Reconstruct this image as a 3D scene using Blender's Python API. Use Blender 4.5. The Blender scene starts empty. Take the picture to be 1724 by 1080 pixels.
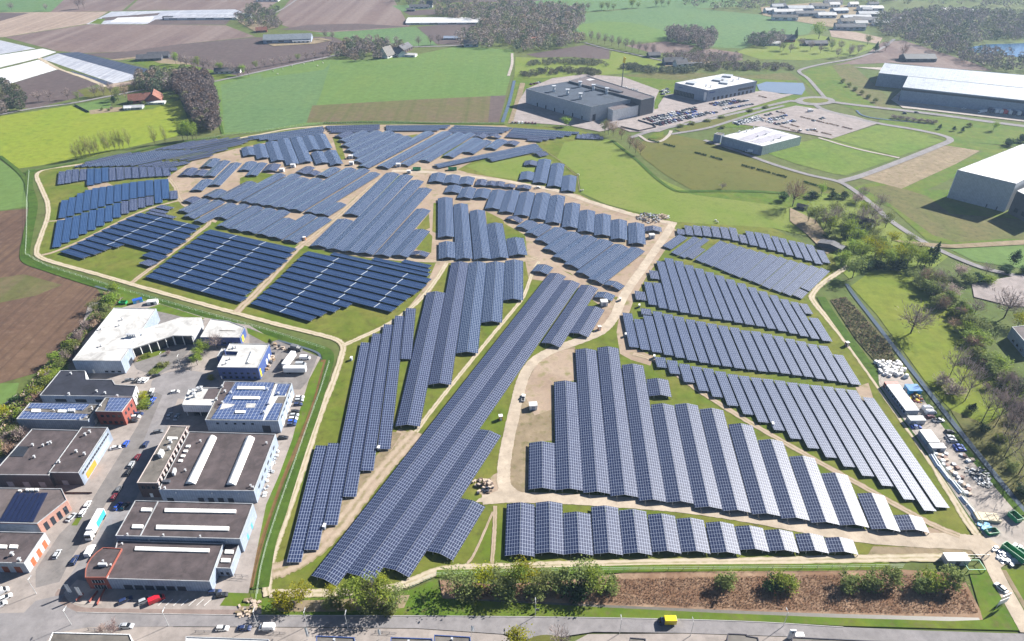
import bpy, bmesh, math, random
from mathutils import Vector
random.seed(11)
SC = bpy.context.scene
COL = SC.collection
# ---------------------------------------------------------------- camera
H, FPX, YH = 210.0, 1150.0, -225.0
TH = math.atan((540.0 - YH) / FPX)
CT, ST = math.cos(TH), math.sin(TH)
cd = bpy.data.cameras.new('camera'); cam = bpy.data.objects.new('camera', cd); COL.objects.link(cam)
cd.sensor_width = 36.0; cd.lens = FPX / 1724.0 * 36.0
cd.clip_start = 1.0; cd.clip_end = 20000.0
cam.location = (0, 0, H); cam.rotation_euler = (math.pi / 2 - TH, 0, 0)
SC.camera = cam

def P(X, Y, z=0.0):
    """where the line of sight of a photo pixel meets the level z"""
    a = (X - 862.0) / FPX; b = (540.0 - Y) / FPX
    d = Vector((a, CT + b * ST, -ST + b * CT))
    t = (z - H) / d.z
    return Vector((d.x * t, d.y * t, z))

def T(tile, x, y):
    return (tile[0] + x / tile[2], tile[1] + y / tile[2])

# ---------------------------------------------------------------- materials
MATS = {}
def new_mat(name):
    m = bpy.data.materials.new(name); m.use_nodes = True
    nt = m.node_tree; nt.nodes.clear()
    out = nt.nodes.new('ShaderNodeOutputMaterial'); b = nt.nodes.new('ShaderNodeBsdfPrincipled')
    nt.links.new(b.outputs[0], out.inputs[0])
    MATS[name] = m
    return m, nt, b

def mix_noise(nt, c1, c2, scale, detail=6.0, lo=0.35, hi=0.65, coord=None, distort=0.0, rough=0.6):
    n = nt.nodes.new('ShaderNodeTexNoise'); n.inputs['Scale'].default_value = scale
    n.inputs['Detail'].default_value = detail; n.inputs['Roughness'].default_value = rough
    n.inputs['Distortion'].default_value = distort
    if coord is None:
        g = nt.nodes.new('ShaderNodeNewGeometry'); coord = g.outputs['Position']
    nt.links.new(coord, n.inputs['Vector'])
    r = nt.nodes.new('ShaderNodeMapRange'); r.clamp = True
    r.inputs['From Min'].default_value = lo; r.inputs['From Max'].default_value = hi
    nt.links.new(n.outputs['Fac'], r.inputs['Value'])
    x = nt.nodes.new('ShaderNodeMix'); x.data_type = 'RGBA'
    nt.links.new(r.outputs[0], x.inputs['Factor'])
    for s, c in ((6, c1), (7, c2)):
        if isinstance(c, tuple): x.inputs[s].default_value = (*c, 1)
        else: nt.links.new(c, x.inputs[s])
    return x.outputs[2]

def flat(name, c, rough=0.7, metal=0.0, spec=0.4, var=0.12, scale=0.6):
    if name in MATS: return MATS[name]
    m, nt, b = new_mat(name)
    c2 = tuple(v * (1 - var) for v in c); c1 = tuple(min(1, v * (1 + var)) for v in c)
    col = mix_noise(nt, c1, c2, scale)
    if name.startswith(('bitumen', 'roof_')):      # stains and ponding marks of an old flat roof
        col = mix_noise(nt, col, tuple(v * 0.62 for v in c), 0.11, 8.0, 0.50, 0.66, rough=0.7, distort=1.0)
        col = mix_noise(nt, col, tuple(min(.8, v * 1.3) for v in c), 0.35, 6.0, 0.56, 0.72, rough=0.7)
    if name.startswith('cladding'):                # sheet joints every metre along the wall
        uv = nt.nodes.new('ShaderNodeUVMap'); w = nt.nodes.new('ShaderNodeTexWave'); w.inputs['Scale'].default_value = 0.314; nt.links.new(uv.outputs[0], w.inputs['Vector'])
        r = nt.nodes.new('ShaderNodeMapRange'); r.inputs['From Min'].default_value = 0.0; r.inputs['From Max'].default_value = 0.12; r.inputs['To Min'].default_value = 0.72; nt.links.new(w.outputs['Fac'], r.inputs['Value'])
        h = nt.nodes.new('ShaderNodeHueSaturation'); nt.links.new(col, h.inputs['Color']); nt.links.new(r.outputs[0], h.inputs['Value']); col = h.outputs[0]
    nt.links.new(col, b.inputs['Base Color'])
    b.inputs['Roughness'].default_value = rough; b.inputs['Metallic'].default_value = metal
    b.inputs['Specular IOR Level'].default_value = spec
    return m

def ground_mat(name, ca, cb, cc=None, s1=0.02, s2=0.35, rough=0.95, streak=None, fine=0.25, mottle=0.22):
    """ca/cb: large patches, cc: fine speckle; streak=(direction, width): ploughed or mown lines"""
    if name in MATS: return MATS[name]
    m, nt, b = new_mat(name)
    col = mix_noise(nt, ca, cb, s1, 5.0, 0.36, 0.64, distort=0.6)
    cc = cc or tuple(v * 0.6 for v in cb)
    col = mix_noise(nt, col, cc, s2, 6.0, 0.52, 0.52 + fine)
    if streak:
        ang, w, cs = streak
        g = nt.nodes.new('ShaderNodeNewGeometry'); mp = nt.nodes.new('ShaderNodeMapping')
        mp.inputs['Rotation'].default_value = (0, 0, ang); mp.inputs['Scale'].default_value = (1 / w, 0.012 / w, 1)
        nt.links.new(g.outputs['Position'], mp.inputs['Vector'])
        col = mix_noise(nt, col, cs, 1.0, 3.0, 0.46, 0.66, coord=mp.outputs[0], rough=0.5)
    hv = nt.nodes.new('ShaderNodeHueSaturation'); nt.links.new(col, hv.inputs['Color'])
    a = nt.nodes.new('ShaderNodeTexNoise'); a.inputs['Scale'].default_value = 0.16; a.inputs['Detail'].default_value = 8.0; a.inputs['Roughness'].default_value = 0.72
    gg = nt.nodes.new('ShaderNodeNewGeometry'); nt.links.new(gg.outputs['Position'], a.inputs['Vector'])
    mr = nt.nodes.new('ShaderNodeMapRange'); mr.inputs['From Min'].default_value = 0.3; mr.inputs['From Max'].default_value = 0.7
    mr.inputs['To Min'].default_value = 1 - mottle; mr.inputs['To Max'].default_value = 1 + mottle
    nt.links.new(a.outputs['Fac'], mr.inputs['Value']); nt.links.new(mr.outputs[0], hv.inputs['Value'])
    nt.links.new(hv.outputs[0], b.inputs['Base Color'])
    b.inputs['Roughness'].default_value = rough; b.inputs['Specular IOR Level'].default_value = 0.08
    return m

# ---------------------------------------------------------------- objects
def link(o, parent=None):
    COL.objects.link(o)
    if parent is not None:
        o.parent = parent
    return o

def tag(o, label=None, cat=None, group=None, kind=None):
    if label: o['label'] = label
    if cat: o['category'] = cat
    if group: o['group'] = group
    if kind: o['kind'] = kind
    return o

def empty(name, loc, label, cat, group=None, rz=0.0):
    o = bpy.data.objects.new(name, None); link(o)
    o.location = loc; o.rotation_euler = (0, 0, rz); o.empty_display_size = 0.5
    return tag(o, label, cat, group)

class MB:
    """collects faces, then becomes one mesh object"""
    def __init__(s): s.v = []; s.f = []; s.m = []; s.uv = []
    def face(s, pts, uv=None, mi=0):
        n = len(s.v); s.v.extend([tuple(p) for p in pts]); s.f.append(tuple(range(n, n + len(pts))))
        s.m.append(mi); s.uv.append(uv or [(p[0], p[1]) for p in pts])
    def prism(s, poly, z0, z1, mi=0, bottom=False, top=True):
        n = len(s.v); k = len(poly)
        for p in poly: s.v.append((p[0], p[1], z0))
        for p in poly: s.v.append((p[0], p[1], z1))
        for i in range(k):
            j = (i + 1) % k
            s.f.append((n + i, n + j, n + k + j, n + k + i)); s.m.append(mi)
            L = math.hypot(poly[j][0] - poly[i][0], poly[j][1] - poly[i][1])
            s.uv.append([(0, z0), (L, z0), (L, z1), (0, z1)])
        if top:
            s.f.append(tuple(n + k + i for i in range(k))); s.m.append(mi); s.uv.append([(p[0], p[1]) for p in poly])
        if bottom:
            s.f.append(tuple(n + i for i in reversed(range(k)))); s.m.append(mi); s.uv.append([(p[0], p[1]) for p in reversed(poly)])
    def box(s, cx, cy, z0, sx, sy, sz, rz=0.0, mi=0):
        c, n = math.cos(rz), math.sin(rz)
        q = [(cx + c * x - n * y, cy + n * x + c * y) for x, y in ((-sx/2, -sy/2), (sx/2, -sy/2), (sx/2, sy/2), (-sx/2, sy/2))]
        s.prism(q, z0, z0 + sz, mi, bottom=True)
    def hull(s, pts8, mi=0):
        n = len(s.v); s.v.extend([tuple(p) for p in pts8])
        for q in ((0, 3, 2, 1), (4, 5, 6, 7), (0, 1, 5, 4), (1, 2, 6, 5), (2, 3, 7, 6), (3, 0, 4, 7)):
            s.f.append(tuple(n + i for i in q)); s.m.append(mi)
            s.uv.append([(0, 0), (1, 0), (1, 1), (0, 1)])
    def tube(s, a, b, r0, r1=None, n=6, mi=0, cap=True):
        a, b = Vector(a), Vector(b); r1 = r0 if r1 is None else r1
        d = (b - a).normalized(); u = d.orthogonal().normalized(); w = d.cross(u); k = len(s.v)
        for c, r in ((a, r0), (b, r1)):
            for i in range(n):
                t = 2 * math.pi * i / n
                s.v.append(tuple(c + (u * math.cos(t) + w * math.sin(t)) * r))
        for i in range(n):
            j = (i + 1) % n
            s.f.append((k + i, k + j, k + n + j, k + n + i)); s.m.append(mi); s.uv.append([(0, 0), (1, 0), (1, 1), (0, 1)])
        if cap:
            s.f.append(tuple(k + n + i for i in range(n))); s.m.append(mi); s.uv.append([(0, 0)] * n)
    def mesh(s, name, mats, smooth=False):
        me = bpy.data.meshes.new(name); me.from_pydata(s.v, [], s.f)
        uvl = me.uv_layers.new(name='uv')
        flatuv = [c for u in s.uv for q in u for c in q]
        uvl.data.foreach_set('uv', flatuv)
        if not isinstance(mats, (list, tuple)): mats = [mats]
        for m in mats: me.materials.append(m)
        me.polygons.foreach_set('material_index', s.m)
        if smooth: me.polygons.foreach_set('use_smooth', [True] * len(s.f))
        me.update()
        return me
    def build(s, name, mats, parent=None, origin=None, smooth=False):
        if origin is not None:
            s.v = [(p[0] - origin[0], p[1] - origin[1], p[2] - origin[2]) for p in s.v]
        o = bpy.data.objects.new(name, s.mesh(name, mats, smooth)); link(o, parent)
        if origin is not None and parent is None: o.location = origin
        return o

def ccw(poly):
    a = sum(poly[i][0] * poly[(i + 1) % len(poly)][1] - poly[(i + 1) % len(poly)][0] * poly[i][1] for i in range(len(poly)))
    return list(poly) if a > 0 else list(reversed(poly))

def earclip(q):
    idx = list(range(len(q))); out = []
    cr = lambda a, b, c: (b.x - a.x) * (c.y - a.y) - (b.y - a.y) * (c.x - a.x)
    guard = 0
    while len(idx) > 3 and guard < 4000:
        best = None
        for k in range(len(idx)):
            guard += 1
            i, j, l = idx[k - 1], idx[k], idx[(k + 1) % len(idx)]
            a, b, c = q[i], q[j], q[l]
            if cr(a, b, c) <= 1e-9: continue
            if any(cr(a, b, q[m]) >= 0 and cr(b, c, q[m]) >= 0 and cr(c, a, q[m]) >= 0 for m in idx if m not in (i, j, l)): continue
            best = k; break
        if best is None: break
        k = best; out.append((idx[k - 1], idx[k], idx[(k + 1) % len(idx)])); idx.pop(k)
    if len(idx) == 3: out.append(tuple(idx))
    return out

def sheet(name, pts, z, mat, px=True):
    """a ground parcel drawn as a polygon of photo pixels laid down at its real place"""
    q = ccw([P(x, y, z) if px else Vector((x, y, z)) for x, y in pts])
    me = bpy.data.meshes.new(name); me.from_pydata([tuple(p) for p in q], [], earclip(q)); me.update(); me.materials.append(mat)
    o = link(bpy.data.objects.new(name, me)); o['kind'] = 'structure'
    return o

def smooth_line(pts, sub=5):
    """Catmull-Rom through the points"""
    if len(pts) < 3: return pts
    q = [pts[0] * 2 - pts[1]] + pts + [pts[-1] * 2 - pts[-2]]; out = []
    for i in range(1, len(q) - 2):
        a, b, c, d = q[i - 1], q[i], q[i + 1], q[i + 2]
        for k in range(sub):
            t = k / sub
            out.append(0.5 * (2 * b + (c - a) * t + (2 * a - 5 * b + 4 * c - d) * t * t + (3 * b - a - 3 * c + d) * t ** 3))
    out.append(pts[-1]); return out

def strip(name, pts, w, z, mat, h=None, ragged=None, kind='structure', smooth=True):
    """road, track, ditch: a ribbon of width w along a line of photo pixels"""
    if ragged is None: ragged = 0.13 if 'track' in name else 0.0
    q = [P(x, y, z) for x, y in pts]
    if smooth: q = smooth_line(q, 14 if ragged else 5)
    mb = MB(); L = []; R = []; rnd = random.Random(len(pts) * 7 + int(pts[0][0]))
    for i, p in enumerate(q):
        d = (q[min(i + 1, len(q) - 1)] - q[max(i - 1, 0)]); d.z = 0; d.normalize(); n = Vector((-d.y, d.x, 0))
        wi = (w[0] + (w[1] - w[0]) * i / (len(q) - 1)) if isinstance(w, tuple) else w
        a = wi / 2 * (1 + ragged * rnd.uniform(-1, 1)); b = wi / 2 * (1 + ragged * rnd.uniform(-1, 1))
        L.append(p + n * a); R.append(p - n * b)
    for i in range(len(q) - 1):
        mb.face([R[i], R[i + 1], L[i + 1], L[i]], [(0, i), (0, i + 1), (1, i + 1), (1, i)])
        if h:
            mb.face([R[i] - Vector((0, 0, h)), R[i + 1] - Vector((0, 0, h)), R[i + 1], R[i]])
            mb.face([L[i + 1] - Vector((0, 0, h)), L[i] - Vector((0, 0, h)), L[i], L[i + 1]])
    o = mb.build(name, mat)
    if kind: o['kind'] = kind
    return o

ORD = ['first', 'second', 'third', 'fourth', 'fifth', 'sixth', 'seventh', 'eighth', 'ninth', 'tenth', 'eleventh', 'twelfth', 'thirteenth',
       'fourteenth', 'fifteenth', 'sixteenth', 'seventeenth', 'eighteenth', 'nineteenth', 'twentieth', 'twenty-first', 'twenty-second',
       'twenty-third', 'twenty-fourth', 'twenty-fifth', 'twenty-sixth', 'twenty-seventh', 'twenty-eighth', 'twenty-ninth', 'thirtieth',
       'thirty-first', 'thirty-second', 'thirty-third', 'thirty-fourth', 'thirty-fifth', 'thirty-sixth', 'thirty-seventh', 'thirty-eighth', 'thirty-ninth', 'fortieth']
# ---------------------------------------------------------------- sky and sun
SUN_DIR = Vector((0.85, 0.525, 0.0)).normalized()
SUN_EL = math.radians(32)
w = bpy.data.worlds.new('World'); SC.world = w; w.use_nodes = True
nt = w.node_tree; nt.nodes.clear()
out = nt.nodes.new('ShaderNodeOutputWorld'); bg = nt.nodes.new('ShaderNodeBackground'); sky = nt.nodes.new('ShaderNodeTexSky')
sky.sky_type = 'NISHITA'; sky.sun_disc = False
sky.sun_elevation = SUN_EL
sky.sun_rotation = math.atan2(SUN_DIR.x, SUN_DIR.y)
sky.air_density = 0.6; sky.dust_density = 0.5; sky.ozone_density = 3.0
bg.inputs['Strength'].default_value = 0.05
nt.links.new(sky.outputs[0], bg.inputs[0]); nt.links.new(bg.outputs[0], out.inputs[0])
ld = bpy.data.lights.new('sun', 'SUN'); sun = bpy.data.objects.new('sun', ld); link(sun)
ld.energy = 5.0; ld.angle = math.radians(0.53); ld.color = (1.0, 0.955, 0.89)
v = Vector((SUN_DIR.x * math.cos(SUN_EL), SUN_DIR.y * math.cos(SUN_EL), math.sin(SUN_EL)))
sun.rotation_euler = v.to_track_quat('Z', 'Y').to_euler(); sun.location = (300, 300, 400)
SC.view_settings.view_transform = 'Standard'; SC.view_settings.look = 'None'
SC.view_settings.gamma = 1.0; SC.view_settings.exposure = 1.5
SC.view_settings.use_curve_mapping = False
SC.cycles.max_bounces = 6; SC.cycles.diffuse_bounces = 2; SC.cycles.glossy_bounces = 3
SC.cycles.transparent_max_bounces = 8; SC.cycles.volume_bounces = 0
SC.cycles.use_adaptive_sampling = True; SC.cycles.adaptive_threshold = 0.02
# ---------------------------------------------------------------- solar park
def solar_mat(name, cell, cell2, frame, lw, cu=0.98, cv=1.66, rough=0.22, spec=0.17):
    m, nt, b = new_mat(name)
    uv = nt.nodes.new('ShaderNodeUVMap'); sep = nt.nodes.new('ShaderNodeSeparateXYZ'); nt.links.new(uv.outputs[0], sep.inputs[0])
    def M(op, a, bb=None):
        n = nt.nodes.new('ShaderNodeMath'); n.operation = op
        for i, s in enumerate((a, bb)):
            if s is None: continue
            if isinstance(s, (int, float)): n.inputs[i].default_value = s
            else: nt.links.new(s, n.inputs[i])
        return n.outputs[0]
    masks = []; ids = []
    for k, (c, wd) in enumerate(((cu, lw), (cv, lw))):
        q = M('DIVIDE', sep.outputs[k], c); fr = M('FRACT', q); ids.append(M('FLOOR', q))
        d = M('ABSOLUTE', M('SUBTRACT', fr, 0.5))
        masks.append(M('GREATER_THAN', d, 0.5 - wd / c / 2))
    mask = M('MAXIMUM', masks[0], masks[1])
    cmb = nt.nodes.new('ShaderNodeCombineXYZ'); nt.links.new(ids[0], cmb.inputs[0]); nt.links.new(ids[1], cmb.inputs[1])
    oi = nt.nodes.new('ShaderNodeObjectInfo'); nt.links.new(oi.outputs['Random'], cmb.inputs[2])
    wn = nt.nodes.new('ShaderNodeTexWhiteNoise'); nt.links.new(cmb.outputs[0], wn.inputs['Vector'])
    mx = nt.nodes.new('ShaderNodeMix'); mx.data_type = 'RGBA'; nt.links.new(wn.outputs['Value'], mx.inputs[0])
    mx.inputs[6].default_value = (*cell, 1); mx.inputs[7].default_value = (*cell2, 1)
    m2 = nt.nodes.new('ShaderNodeMix'); m2.data_type = 'RGBA'; nt.links.new(mask, m2.inputs[0])
    nt.links.new(mx.outputs[2], m2.inputs[6]); m2.inputs[7].default_value = (*frame, 1)
    nt.links.new(m2.outputs[2], b.inputs['Base Color'])
    rr = nt.nodes.new('ShaderNodeMix'); nt.links.new(mask, rr.inputs[0]); rr.inputs[2].default_value = rough; rr.inputs[3].default_value = 0.45
    nt.links.new(rr.outputs[0], b.inputs['Roughness'])
    b.inputs['Specular IOR Level'].default_value = spec
    return m
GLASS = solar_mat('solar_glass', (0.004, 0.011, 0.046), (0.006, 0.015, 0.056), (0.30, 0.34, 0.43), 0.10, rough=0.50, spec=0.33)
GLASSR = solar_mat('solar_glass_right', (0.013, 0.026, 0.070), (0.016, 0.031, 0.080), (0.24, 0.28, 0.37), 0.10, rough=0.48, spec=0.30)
GLASSM = solar_mat('solar_glass_mid', (0.022, 0.037, 0.078), (0.026, 0.043, 0.088), (0.25, 0.29, 0.37), 0.11, rough=0.14, spec=0.70)  # horizon sky reflection and distance haze put into the lighter cell and frame colours
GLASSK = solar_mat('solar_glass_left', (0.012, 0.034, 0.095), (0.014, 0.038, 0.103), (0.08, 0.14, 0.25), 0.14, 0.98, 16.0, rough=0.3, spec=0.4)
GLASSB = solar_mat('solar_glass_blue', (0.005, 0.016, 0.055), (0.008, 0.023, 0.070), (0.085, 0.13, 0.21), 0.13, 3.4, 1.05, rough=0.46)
STEEL = flat('galvanised_steel', (0.42, 0.42, 0.40), 0.5, 0.4)
POSTM = flat('post_pale', (0.48, 0.45, 0.40), 0.6)
UNDER = flat('panel_backsheet', (0.05, 0.05, 0.055), 0.8)
WHITE_STRIP = flat('white_cable_tray', (0.42, 0.45, 0.48), 0.5)

TA1, TA2, TA3, TA4 = (80, 200, 7.183), (280, 200, 7.183), (500, 200, 7.183), (720, 200, 5.3875)
TA5, TA6, TA7, TA8 = (70, 320, 6.631), (300, 300, 7.183), (520, 280, 6.354), (720, 320, 8.31)
TB1, TB2, TB3, TB4 = (850, 330, 6.157), (1100, 360, 5.3875), (240, 370, 6.631), (400, 400, 5.0706)
TB5, TB6, TB7, TB8 = (640, 420, 6.157), (470, 520, 4.911), (470, 720, 3.857), (640, 560, 5.4)
TC1, TC2, TC3, TC4 = (860, 420, 6.0), (1030, 480, 6.157), (1260, 500, 6.75), (1080, 570, 6.157)
TC5, TC6, TC7, TC8 = (1320, 640, 4.5), (870, 720, 4.5), (1150, 680, 3.858), (690, 700, 3.857)
TD2, TD3, TE4 = (575, 720, 3.0), (1150, 720, 3.0), (880, 560, 6.0)
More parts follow.
